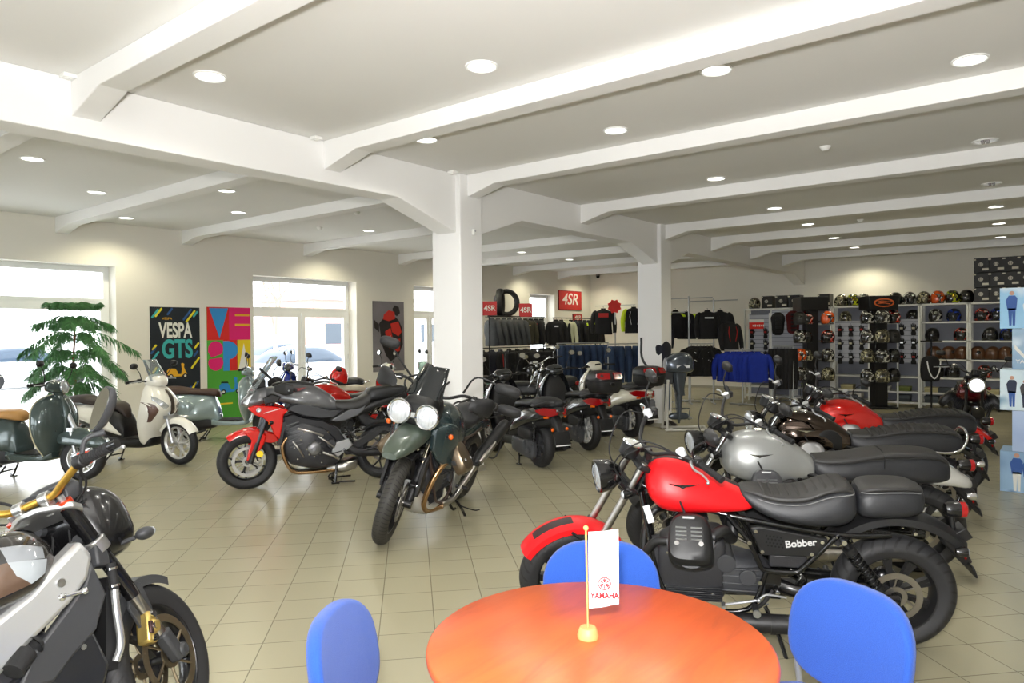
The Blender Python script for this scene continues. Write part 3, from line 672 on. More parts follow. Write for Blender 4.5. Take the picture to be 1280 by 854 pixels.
def classic(fr, label, P):
    t = fr.root('motorcycle', label, 'motorcycle', P.get('group'))
    Mt = steer_matrix((1.37, 0, .9), .51, P.get('steer', 22))
    front_end(t, P, Mt)
    G.T = Matrix.Identity(4)
    # rear wheel and swingarm
    wheel('rear_wheel', t, (0, 0, .31), P.get('rR', .312), P.get('rtw', .15), P.get('rrim', .215), P.get('rstyle', 'cast'), P.get('rim_mat', BLKM), T_fat, (1,), .13, None, P.get('nsp', 9), hubw=.06)
    g = G()
    for s in (1, -1):
        g.tube([(.62, s*.07, .35), (.5, s*.12, .33), (.3, s*.125, .315), (.0, s*.12, .31)], [.034, .03, .026, .026], 10, 6, flat=1.25)
    g.tube([(.5, -.11, .33), (.45, 0, .34), (.5, .11, .33)], .026, 10, 5); g.sph((0, -.13, .31), (.075, .05, .075)); g.out('swingarm', BLK, t)
    for s in (1, -1): shock(t, (.294, s*.19, .65), (.085, s*.18, .35), .034, 9)
    calliper(t, (.12, .09, .37), BLKM, .8, -.5)
    # frame
    g = G()
    for s in (1, -1):
        g.tube([(1.3, s*.045, .86), (1.05, s*.07, .77), (.75, s*.115, .715), (.3, s*.135, .66), (.05, s*.12, .665)], .0145, 10, 6)
        g.tube([(.86, s*.115, .735), (.745, s*.135, .6), (.69, s*.135, .475), (.655, s*.135, .445), (.52, s*.135, .442), (.47, s*.135, .475), (.31, s*.135, .655)], .0145, 10, 3)
        g.tube([(1.31, s*.04, .82), (1.27, s*.09, .6), (1.2, s*.13, .32), (1.05, s*.14, .22), (.75, s*.14, .22), (.655, s*.13, .44)], .014, 10, 5)
    g.cyl((1.34, 0, .8), (1.27, 0, .95), .036, 14); g.box((.62, 0, .35), (.08, .24, .14)); g.out('frame', BLK, t)
    bolts(t, [(.69, .15, .38), (.60, .15, .33), (.655, .15, .27), (.31, .155, .66), (.745, .15, .60)], .012)
    twin_engine(t, P.get('cover'), P.get('ribs', True), P.get('pipe', BLKM))
    # exhaust silencers
    mm = P.get('muffler', BLKM)
    for s in (1, -1):
        g = G(); g.tube([(.92, s*.18, .18), (.86, s*.2, .178), (.78, s*.205, .18), (.38, s*.215, .195), (.04, s*.222, .215), (.0, s*.222, .217)], [.025, .046, .05, .05, .044, .03], 18, 5)
        o = g.out('silencer', mm, t); q = G(); q.tube([(.62, s*.21, .183), (.645, s*.21, .183)], .0525, 18); q.out('clamp', P.get('band', mm), o)
    # tank
    if P['tank'] == 'bobber':
        secs = [(.71, .76, .815, .075, 2.5, 0), (.76, .745, .85, .105, 2.6, .25), (.88, .735, .91, .135, 2.6, .3), (1.0, .73, .97, .155, 2.6, .32), (1.1, .728, 1.015, .165, 2.6, .33), (1.2, .745, 1.02, .16, 2.6, .3), (1.26, .8, .985, .13, 2.5, .25), (1.285, .86, .94, .07, 2.3, .2)]
    else:
        secs = [(.7, .70, .79, .09, 2.6, 0), (.73, .68, .83, .115, 2.8, .15), (.82, .655, .9, .135, 2.8, .22), (.92, .645, .96, .165, 2.7, .25), (1.05, .645, .995, .18, 2.7, .25), (1.18, .655, .99, .175, 2.7, .25), (1.28, .69, .95, .145, 2.6, .2), (1.33, .74, .88, .08, 2.4, .15)]
    tk = G().body(secs, 32, 6).out('fuel_tank', P['paint'], t, ang=50)
    if P.get('stripe'):
        s2 = [(x, (zb+zt)/2, zt+.003, hw*.40, 3.2, .1) for x, zb, zt, hw, e, tp in secs[1:-1]]
        G().body(s2, 24, 6).out('tank_stripe', P['stripe'], tk, ang=50)
    if P.get('pads'):
        for s in (1, -1): G().body([(.79, .70, .80, .012, 3, 0, s*.128), (.86, .69, .86, .02, 3, .2, s*.137), (.95, .69, .86, .02, 3, .2, s*.152), (1.02, .72, .8, .012, 3, 0, s*.168)], 16, 5).out('knee_pad', P['pads'], tk)
    if P.get('tank_lower'):
        s3 = [(x, zb-.003, zb+(zt-zb)*.42, hw*1.012, 3.0, -.05) for x, zb, zt, hw, e, tp in secs[1:]]
        G().body(s3, 24, 6).out('tank_panel', P['tank_lower'], tk, ang=50)
    cx = 1.08; G().lathe([(0, .012), (.028, .012), (.034, .006), (.034, -.004)], (cx, 0, secs[4][2]+.0), (-.05, 0, 1), 24).out('filler_cap', CHR if not P.get('stripe') else BLKM, tk)
    for s in (1, -1):
        # small eagle-like wing badge on the tank flank
        q = G(); zc = .90 if P['tank'] == 'bobber' else .86; y = (.158 if P['tank'] == 'bobber' else .178)*s
        nrm = [(1.16, zc+.012), (1.13, zc), (1.105, zc-.004), (1.09, zc-.016), (1.07, zc-.004), (1.045, zc), (1.0, zc+.014), (1.05, zc+.008), (1.085, zc+.006), (1.12, zc+.006)]
        q.plate(nrm, y-.006*s, y+.002*s); q.out('tank_badge', BLK if P['tank'] == 'bobber' else CHR, tk)
    # seat
    if P['seat'] == 'solo':
        st = G().body([(.212, .78, .86, .09, 2.6, .1), (.225, .73, .895, .13, 2.8, .15), (.275, .695, .914, .148, 3, .18), (.36, .685, .892, .155, 3, .2), (.47, .69, .856, .155, 3, .2), (.60, .71, .846, .14, 3, .2), (.70, .75, .862, .115, 3, .2), (.77, .80, .868, .085, 2.6, .1), (.795, .83, .86, .04, 2.2, 0)], 32, 6).out('rider_seat', LEAD, t, ang=60)
        G().body([(.228, .85, .90, .105, 3), (.275, .87, .919, .122, 3.2), (.36, .86, .900, .13, 3.2), (.47, .81, .862, .13, 3.2), (.60, .80, .852, .118, 3.2), (.70, .82, .868, .096, 3.2), (.78, .84, .868, .06, 2.6)], 28, 6).out('seat_cushion', LEA, st, ang=60)
        rb = G()
        for i in range(9):
            x = .315+i*.044; z = {0: .916, 1: .900, 2: .882, 3: .866, 4: .859, 5: .855, 6: .853, 7: .857, 8: .865}[i]; w = .118-.004*max(i-4, 0)
            rb.tube([(x, -w, z-.018), (x+.003, -w*.6, z-.0), (x+.004, 0, z+.002), (x+.003, w*.6, z), (x, w, z-.018)], .009, 8, 5, flat=.6)
        rb.out('quilting', LEA, st)
        for s in (1, -1): G().tube([(.226, s*.04, .892), (.226, s*.10, .872), (.275, s*.128, .868), (.36, s*.137, .855), (.47, s*.137, .815), (.60, s*.125, .808), (.70, s*.102, .826), (.78, s*.06, .852)], .0028, 6, 6).out('piping', PIP, st)
        pl = G().body([(-.115, .80, .87, .06, 2.6, .05), (-.105, .77, .895, .10, 2.8, .1), (-.05, .75, .912, .122, 3, .12), (.05, .738, .915, .13, 3, .14), (.15, .735, .905, .128, 3, .14), (.195, .75, .88, .11, 3, .1), (.21, .78, .85, .08, 2.6, 0)], 32, 6).out('pillion_seat', LEAD, t, ang=60)
        G().body([(-.108, .86, .900, .07, 3), (-.05, .88, .917, .10, 3.2), (.05, .88, .920, .108, 3.2), (.15, .87, .911, .106, 3.2), (.195, .85, .888, .08, 3)], 28, 6).out('seat_cushion', LEA, pl, ang=60)
        G().tube([(.19, .09, .876), (.15, .112, .880), (.05, .116, .888), (-.05, .106, .888), (-.10, .075, .876), (-.112, 0, .872), (-.10, -.075, .876), (-.05, -.106, .888), (.05, -.116, .888), (.15, -.112, .880)], .0028, 6, 6).out('piping', PIP, pl)
    else:
        z0 = P.get('seat_drop', 0)
        secs_s = [(-.16, .70, .77, .07, 2.6, .05), (-.145, .67, .82, .115, 2.8, .1), (-.08, .655, .862, .135, 3, .15), (.05, .655, .878, .14, 3, .17), (.2, .655, .878, .14, 3, .17), (.34, .655, .862, .145, 3, .17), (.48, .66, .835, .145, 3, .17), (.62, .67, .82, .13, 3, .17), (.70, .69, .82, .105, 3, .12), (.735, .72, .80, .07, 2.6, 0)]
        st = G().body(secs_s, 32, 6).out('seat', LEAD, t, ang=60)
        G().body([(x, zt-.05, zt+.006, hw*.84, 3.2, 0) for x, zb, zt, hw, e, tp in secs_s[1:-1]], 28, 6).out('seat_cushion', LEA, st, ang=60)
        rb = G()
        if P['seat'] == 'ribbed':
            for i in range(11): x = .0+i*.055; z = .884-(0 if x < .25 else (x-.25)*.16); rb.tube([(x, -.118, z-.02), (x, -.07, z), (x, 0, z+.003), (x, .07, z), (x, .118, z-.02)], .013, 8, 5, flat=.6)
            rb.out('quilting', LEA, st)
        else:
            rb.tube([(.27, -.121, .80), (.27, -.118, .86), (.27, 0, .885), (.27, .118, .86), (.27, .135, .80), (.27, .138, .7)], .004, 6, 5); rb.out('seat_seam', BLKM, st)
        G().tube([(-.10, .118, .845), (.05, .131, .85), (.34, .135, .83), (.6, .12, .79)], .003, 6, 6).out('piping', BLKM, st)
    # side panels
    for s in (1, -1):
        y0, y1 = s*.115, s*.15
        pnl = G().plate([(.745, .682), (.70, .692), (.36, .640), (.352, .628), (.405, .545), (.42, .538), (.675, .532), (.69, .54)], y0, y1, shrink=.985).out('side_panel', P.get('panel', BLKM), t, bev=.006)
        bolts(pnl, [(.715, y1, .665), (.385, y1, .622), (.435, y1, .555), (.68, y1, .555)], .010, (0, s*.005, 0))
        hh = G()
        for i in range(4):
            for j in range(5): hh.cyl((.66-j*.018-(i % 2)*.009, y1-.001*s, .645-i*.018-j*.002), (.66-j*.018-(i % 2)*.009, y1+.0012*s, .645-i*.018-j*.002), .0055, 8)
        hh.out('vent_holes', mat('deep_black', (4, 4, 4), .9), pnl)
        if P.get('word'):
            w = text_mesh(P['word'], .052, mat('panel_lettering', (200, 200, 200), .4), 'lettering', pnl, (.49, y1+.0012*s, .610), (pi/2, 0.13*s, pi if s > 0 else 0), .001, (1., 1.), bold=.0012)
            w.rotation_euler = (Matrix.Rotation(pi if s > 0 else 0, 3, 'Z') @ Matrix.Rotation(0.14*(1 if s < 0 else -1)*-1*-1, 3, 'Y') @ Matrix.Rotation(pi/2, 3, 'X')).to_euler()
        # battery box and brackets under it
        G().span((.45, s*.09, .46), (.64, s*.125, .53)).out('battery_cover', ENG, t, bev=.008)
        # footpeg, levers
        g = G(); g.tube([(.62, s*.13, .33), (.68, s*.17, .27), (.72, s*.19, .26)], .011, 8, 4); g.cyl((.72, s*.18, .262), (.72, s*.27, .27), .017, 12); pg = g.out('footpeg', BLKM, t)
        G().cyl((.72, s*.272, .27), (.72, s*.285, .27), .02, 12).out('peg_end', ALU, pg)
        g = G(); g.tube([(.7, s*.185, .3), (.66, s*.18, .33), (.56, s*.18, .32)], .006, 8, 4); g.tube([(.88, s*.2, .27), (.8, s*.19, .28), (.7, s*.185, .3)], .007, 8, 4); g.cyl((.88, s*.19, .27), (.88, s*.235, .27), .011, 10); g.sph((.70, s*.19, .30), .013); g.out('gear_lever' if s > 0 else 'brake_pedal', ALU, t)
        g = G(); g.tube([(.34, s*.15, .34), (.28, s*.17, .3)], .01, 8); g.cyl((.28, s*.16, .3), (.28, s*.24, .31), .015, 12); g.out('pillion_peg', BLKM, t)
    # side stand
    g = G(); g.tube([(.66, .13, .24), (.60, .2, .12), (.56, .3, -.03+.02)], .011, 8, 4); g.box((.56, .305, -.02), (.06, .04, .008)); g.out('side_stand', BLK, t)
    # rear fender, tail lamp, indicators, plate holder
    Rr = P.get('fend_r', .445); c = (0, 0, .31); w = .09
    g = G(); g.arc(c, [(Rr-.05, -w), (Rr-.015, -w*.94), (Rr+.004, -w*.5), (Rr+.01, 0), (Rr+.004, w*.5), (Rr-.015, w*.94), (Rr-.05, w), (Rr-.05, w-.004), (Rr-.02, w*.88), (Rr-.002, w*.45), (Rr+.003, 0), (Rr-.002, -w*.45), (Rr-.02, -w*.88), (Rr-.05, -w+.004)], P.get('fa0', 42), P.get('fa1', 138), 26)
    rf = g.out('rear_fender', P.get('rf_mat', BLKM), t)
    if P.get('tail_cowl'):
        G().body([(-.33, .62, .67, .03, 2.5), (-.28, .62, .71, .08, 2.8, .2), (-.18, .64, .775, .11, 2.8, .3), (-.05, .65, .80, .12, 2.8, .3), (.06, .67, .79, .115, 2.8, .2)], 24, 5).out('tail_cowl', P['tail_cowl'], t)
    a = radians(P.get('fa1', 138)); ex_, ez_ = cos(a)*Rr, .31+sin(a)*Rr
    g = G(); g.tube([(ex_+.05, 0, ez_+.06), (-.27, 0, .74), (-.27, 0, .76)], .014, 8, 4); g.box((ex_+.02, 0, ez_+.04), (.07, .1, .06), (0, .6, 0)); g.out('lamp_bracket', BLKM, rf, bev=.008)
    g = G(); g.lathe([(0, 0), (.03, .002), (.038, .02), (.04, .07)], (-.235, 0, .772), (-1, 0, 0), 28); tl = g.out('tail_light', BLK, t)
    G().lathe([(.04, .07), (.041, .095), (.03, .105), (0, .108)], (-.235, 0, .772), (-1, 0, 0), 28).out('lens', REDL, tl)
    g = G(); g.tube([(-.24, 0, .64), (-.31, 0, .55), (-.36, 0, .48)], [.02, .018, .012], 8, 4, flat=2.); g.box((-.365, 0, .465), (.012, .15, .06), (0, .35, 0)); ph = g.out('plate_holder', BLKM, t, bev=.004)
    G().box((-.335, 0, .53), (.012, .05, .035), (0, .3, 0)).out('reflector', REDL, ph, bev=.003)
    for s in (1, -1): indicator(t, (-.27, s*.02, .605), (-.285, s*.12, .595), P.get('rind', BLK), LENS if P.get('rind') else LENS, .026, .06, -1)
    if P.get('rail'):
        g = G(); g.tube([(.12, .15, .70), (-.02, .15, .69), (-.12, .15, .72), (-.17, .13, .80), (-.18, .06, .86), (-.18, -.06, .86), (-.17, -.13, .80), (-.12, -.15, .72), (-.02, -.15, .69), (.12, -.15, .70)], .011, 10, 6); g.out('grab_rail', CHR, t)
    if P.get('tag'):
        G().box((1.268, .125, .725), (.035, .002, .1), (0, .3, 0)).out('price_tag', mat('white_card', (235, 238, 240), .6), t)
    return t
RED_M = mat('matt_red_paint', (206, 20, 26), .38, spec=.35); GREY_P = mat('satin_grey_paint', (150, 152, 150), .33, metal=.45, coat=.15); REDG = mat('gloss_red_paint', (196, 22, 14), .16, metal=.25, coat=1.); CHT = mat('black_chrome_tank', (90, 80, 74), .07, metal=1.)
classic(Frame((1112, 806), (708, 776), 7), 'matt red and black motorcycle with quilted solo seat, nearest the round table', dict(paint=RED_M, tank='bobber', stripe=mat('tank_black', (38, 36, 36), .5), seat='solo', word='Bobber', ff_mesh=1, tag=1, fork_mat=STL, lever_mat=ALU, res_mat=mat('white_grey_plastic', (205, 208, 212), .3, coat=.4), group='roadster motorcycles in the right row', mirrors=1, steer=24, cover=BLKM, hl_rim=BLK))
classic(Frame((1144, 713), (838, 699), 7), 'silver-grey motorcycle with long black seat, second in the right row', dict(paint=GREY_P, tank='v', seat='plain', fstyle='wire', rstyle='cast', steer=22, group='roadster motorcycles in the right row', fork_mat=CHR, ff_mat=BLKM, rf_mat=BLKM, tail_cowl=mat('pale_silver_paint', (205, 205, 200), .2, metal=.5, coat=.8), pipe=CHR, muffler=STL, cover=ENG2, ftyre=T_road, ftw=.105, rind=CHR, hl_rim=BLK, word=''))
classic(Frame((1168, 657), (918, 646), 7), 'motorcycle with mirror-dark chrome tank and ribbed black seat with grab rail', dict(paint=CHT, tank='v', pads=BLKM, seat='ribbed', fstyle='wire', rstyle='wire', steer=22, rail=1, group='roadster motorcycles in the right row', fork_mat=CHR, ff_mat=BLK, rf_mat=BLK, pipe=CHR, muffler=CHR, cover=ALU, ftyre=T_road, ftw=.105, rind=CHR, hl_rim=CHR, rim_mat=CHR, gauges=(-.065, .065), ribs=False))
classic(Frame((1190, 618), (973, 611), 7), 'glossy red motorcycle with red rear fender, farthest of the right row', dict(paint=REDG, tank='v', stripe=BLKM, seat='ribbed', fstyle='wire', rstyle='wire', steer=22, group='roadster motorcycles in the right row', fork_mat=CHR, ff_mat=REDG, rf_mat=REDG, fa0=50, fa1=142, pipe=CHR, muffler=BLKM, cover=ALU, ftyre=T_road, ftw=.105, ribs=False, hl_rim=CHR, gauges=(-.065, .065)))
# ================================================================== scooters
def shell(g, rows, th=.035, n=16, k=5):
    """curved leg shield: rows of (z, x of the apex, half width, sweep back at the edge)"""
    R_ = smooth_pts([(a[0], a[1], a[2]) for a in rows], k); K = smooth_pts([(a[3], a[0], 0) for a in rows], k); rings = []
    for a, b in zip(R_, K):
        z, xf, w, kk = a[0], a[1], a[2], b[0]; o = []; i_ = []
        for j in range(n+1):
            u = -1+2*j/n; y = w*sin(u*pi/2)/1.0; o.append((xf-kk*abs(u)**2.2, y, z)); i_.append((xf-kk*abs(u)**2.2-th*(1-.55*abs(u)**4), y*.985, z))
        rings.append(o+i_[::-1])
    g.loft(rings); return g
def scooter_common(t, P, fx, fR, rR, M, bx=1.0, bz=1.12):
    G.T = Matrix.Identity(4)
    wheel('rear_wheel', t, (0, 0, rR), rR, P.get('rtw', .12), rR*P.get('rk', .62), 'y', P['rim'], T_road, (), .1, None, P.get('nsp', 5))
    wheel('front_wheel', t, (fx, 0, fR), fR, P.get('ftw', .105), fR*P.get('rk', .62), 'y', P['rim'], T_road, (1,), fR*.42, M, P.get('nsp', 5), mdisc=mat('light_disc', (190, 190, 188), .3, metal=.8))
    # engine, final drive cover, air box, exhaust, stand
    g = G(); g.body([(-.09, .16, .34, .02, 3, 0, .13), (-.04, .12, .37, .045, 4, 0, .135), (.12, .13, .36, .05, 4, 0, .14), (.32, .16, .36, .05, 4, 0, .14), (.46, .18, .36, .04, 4, 0, .13), (.5, .22, .32, .02, 3, 0, .12)], 20, 4)
    for i in range(6): g.lathe([(.03+i*.012, 0), (.034+i*.012, .003), (.038+i*.012, 0)], (0.02, .188, rR), (0, 1, 0), 24)
    e = g.out('transmission_cover', ENG2, t); bolts(e, [(-.05, .18, .2), (.1, .19, .15), (.3, .19, .17), (.42, .18, .3), (.2, .19, .345)], .007, (0, .005, 0))
    g = G(); g.body([(-.06, .38, .46, .03, 3, 0, .15), (0, .36, .5, .05, 3.5, 0, .15), (.2, .36, .52, .05, 3.5, 0, .15), (.3, .38, .46, .03, 3, 0, .14)], 18, 4); g.out('air_box', PLA, t)
    g = G(); g.body([(.1, .2, .42, .1, 3), (.25, .18, .46, .12, 3.5), (.5, .2, .42, .11, 3.5), (.56, .24, .36, .06, 3)], 18, 4); g.out('engine', ENG, t)
    g = G(); g.tube([(.4, -.12, .18), (.25, -.17, .15), (.15, -.19, .2), (-.2, -.2, .27), (-.27, -.2, .28)], [.018, .03, .06, .06, .045], 16, 6); g.out('silencer', P.get('silencer', BLKM), t)
    shock(t, (-.1, .14, .58), (-.07, .14, rR+.02), .028, 8)
    g = G()
    for s in (1, -1): g.tube([(.42, s*.09, .17), (.35, s*.12, .07), (.3, s*.15, .012)], .012, 8, 4); g.tube([(.3, s*.15, .012), (.22, s*.19, .02)], .01, 8); g.box((.30, s*.155, .008), (.07, .05, .012))
    g.tube([(.37, -.12, .1), (.37, .12, .1)], .01, 8); g.out('centre_stand', BLK, t, bev=.002)
    # fork and handlebar
    G.T = M
    g = G(); g.tube([(fx-.04, .075, fR), (fx-.12, .075, fR+.34)], [.022, .019], 12); g.tube([(fx-.04, -.075, fR), (fx-.12, -.075, fR+.34)], [.022, .019], 12); g.box((fx-.12, 0, fR+.34), (.07, .19, .04)); g.tube([(fx-.1, 0, fR+.32), (bx+.03, 0, bz-.08)], .028, 12)
    g.cyl((fx, -.08, fR), (fx, .09, fR), .022, 12); g.out('fork', P.get('fork', ALU), t)
    calliper(t, (fx-.08, .09, fR+.06), ALU, .7, .4)
    g = G()
    for s in (1, -1): g.tube([(bx+.02, s*.1, bz-.02), (bx-.02, s*.22, bz), (bx-.07, s*.36, bz-.01)], .012, 10, 4)
    bar = g.out('handlebar', BLKM, t)
    for s in (1, -1):
        grip_set(bar, (bx-.025, s*.24, bz), (bx-.072, s*.365, bz-.01), (1, 0, -.05), r=.017, lever_mat=P.get('levers', ALU))
        mirror(bar, (bx+.0, s*.2, bz+.02), (bx+.02, s*.33, bz+P.get('mir_h', .24)), P.get('mir', (.055, .04)), (0, .12, 0), -1, P.get('mir_m', BLKM), mid=(bx+.03, s*.26, bz+.12), shape=P.get('mir_shape', .9))
    G.T = Matrix.Identity(4)
def vespa(fr, label, P):
    t = fr.root('scooter', label, 'scooter', P.get('group')); body = P['paint']; fR, rR, fx = .262, .262, 1.36
    M = steer_matrix((1.12, 0, .9), .44, P.get('steer', 12)); scooter_common(t, dict(P, ftw=.12), fx, fR, rR, M, 1.0, 1.13)
    G.T = M
    g = G(); g.body([(1.05, .44, .52, .04, 2.6), (1.1, .42, .57, .08, 3, .1), (1.22, .40, .61, .098, 3, .2), (1.36, .385, .615, .1, 3, .25), (1.5, .38, .57, .092, 3, .2), (1.6, .38, .49, .065, 2.8, .1), (1.65, .39, .43, .03, 2.5)], 26, 6)
    ff = g.out('front_fender', body, t, ang=50); G().body([(1.60, .41, .45, .01, 2.5), (1.63, .40, .50, .016, 3), (1.66, .42, .47, .008, 2.5)], 12, 4).out('fender_crest', CHR, ff)
    G.T = Matrix.Identity(4)
    rows = [(.29, 1.03, .19, .02), (.34, 1.08, .24, .05), (.44, 1.10, .29, .10), (.58, 1.13, .335, .15), (.72, 1.14, .345, .17), (.86, 1.12, .31, .16), (.95, 1.09, .24, .12), (1.0, 1.06, .15, .06), (1.015, 1.05, .08, .02)]
    sh = shell(G(), rows).out('leg_shield', body, t, ang=60)
    R_ = smooth_pts([(a[1]-a[3]-.012, a[2]*.99, a[0]) for a in rows], 5)
    tr = G(); tr.tube([p for p in R_]+[Vector((p.x, -p.y, p.z)) for p in R_[::-1]], .009, 8, 1); tr.out('shield_trim', P['trim'], sh)
    tie = G(); tie.body([(.52, -.03, .03, .02, 3, 0, 1.12), (.6, -.045, .045, .035, 3, 0, 1.14), (.8, -.05, .05, .04, 3, 0, 1.145), (.96, -.03, .03, .035, 3, 0, 1.09), (1.03, -.015, .015, .015, 3, 0, 1.06)], 18, 5, 'z'); tie.out('horn_cover', body, sh)
    gr = G()
    for s in (1, -1):
        for i in range(4): gr.box((1.10, s*.12, .60+i*.035), (.03, .07, .014), (0, 0, -s*.45))
    gr.out('grille', BLKM, sh)
    for s in (1, -1): G().sph((1.085-.05, s*.245, .83), (.03, .045, .035), 16, 10).out('indicator', LENS, sh)
    G.T = M
    g = G(); g.body([(.93, 1.06, 1.13, .05, 2.6), (.96, 1.04, 1.165, .15, 2.8), (1.02, 1.03, 1.185, .2, 2.8), (1.07, 1.03, 1.17, .15, 2.8), (1.1, 1.04, 1.15, .08, 2.6)], 26, 5); g.body([(1.0, -.05, .05, .05, 2.5, 0, 1.05), (1.04, -.07, .07, .06, 2.5, 0, 1.05)], 18, 4, 'z')
    hs = g.out('headset', P.get('headset', body), t, ang=60)
    headlamp(hs, (1.115, 0, 1.105), .078, .06, .05, 0, body, CHR)
    G().lathe([(0, .005), (.05, .004), (.055, -.01)], (.965, 0, 1.17), (-.5, 0, 1), 24).out('dial', mat('dial_face', (205, 205, 200), .3, coat=.8), hs)
    G.T = Matrix.Identity(4)
    g = G(); g.body([(.5, .25, .36, .19, 4), (.62, .24, .335, .22, 4), (.9, .24, .325, .23, 4), (1.03, .25, .35, .22, 4), (1.08, .28, .36, .17, 4)], 24, 5); fb = g.out('floorboard', body, t)
    G().span((.6, -.17, .325), (1.0, .17, .338)).out('floor_mat', RUB, fb, bev=.005)
    g = G(); g.body([(-.43, .56, .64, .05, 2.6), (-.39, .48, .70, .14, 2.8, .1), (-.28, .40, .745, .215, 2.8, .15), (-.1, .335, .77, .265, 2.9, .2), (.1, .315, .775, .275, 2.9, .22), (.28, .32, .765, .25, 2.9, .25), (.42, .33, .755, .19, 3, .2), (.52, .3, .70, .15, 3, .1), (.57, .28, .58, .14, 3, 0), (.6, .27, .42, .14, 3, 0)], 32, 6)
    rb = g.out('rear_body', body, t, ang=60)
    for s in (1, -1):
        G().body([(-.3, .43, .62, .03, 2.6, 0, s*.2), (-.2, .37, .67, .05, 2.6, 0, s*.235), (0, .345, .69, .055, 2.6, 0, s*.25), (.16, .37, .67, .05, 2.6, 0, s*.245), (.26, .42, .6, .025, 2.5, 0, s*.225)], 22, 5).out('side_cowl', body, rb, ang=60)
        G().body([(-.02, .40, .44, .01, 2.6, 0, s*.295), (.03, .395, .45, .016, 3, 0, s*.30), (.12, .395, .45, .014, 3, 0, s*.297), (.18, .41, .44, .006, 3, 0, s*.285)], 14, 4).out('cowl_vent', P['trim'], rb)
    st = G().body([(-.36, .78, .82, .07, 2.6), (-.33, .75, .85, .12, 2.8), (-.22, .745, .885, .155, 2.9, .08), (-.05, .745, .885, .16, 3, .1), (.12, .745, .855, .16, 3, .1), (.28, .74, .835, .155, 3, .08), (.45, .72, .84, .14, 2.9, .05), (.56, .70, .82, .11, 2.8), (.605, .70, .78, .06, 2.5)], 30, 6).out('seat', P['seat'], t, ang=60)
    G().tube([(-.33, .125, .80), (-.05, .165, .79), (.28, .158, .78), (.5, .09, .75)], .004, 6, 6).out('piping', P['trim'], st)
    g = G(); g.tube([(-.1, .1, .80), (-.3, .1, .79), (-.44, .08, .81), (-.46, 0, .815), (-.44, -.08, .81), (-.3, -.1, .79), (-.1, -.1, .80)], .011, 10, 6); g.out('grab_rail', CHR, t)
    G().body([(-.455, .58, .64, .03, 3), (-.44, .565, .66, .05, 3), (-.41, .56, .67, .055, 3)], 18, 4).out('tail_light', REDL, rb)
    return t
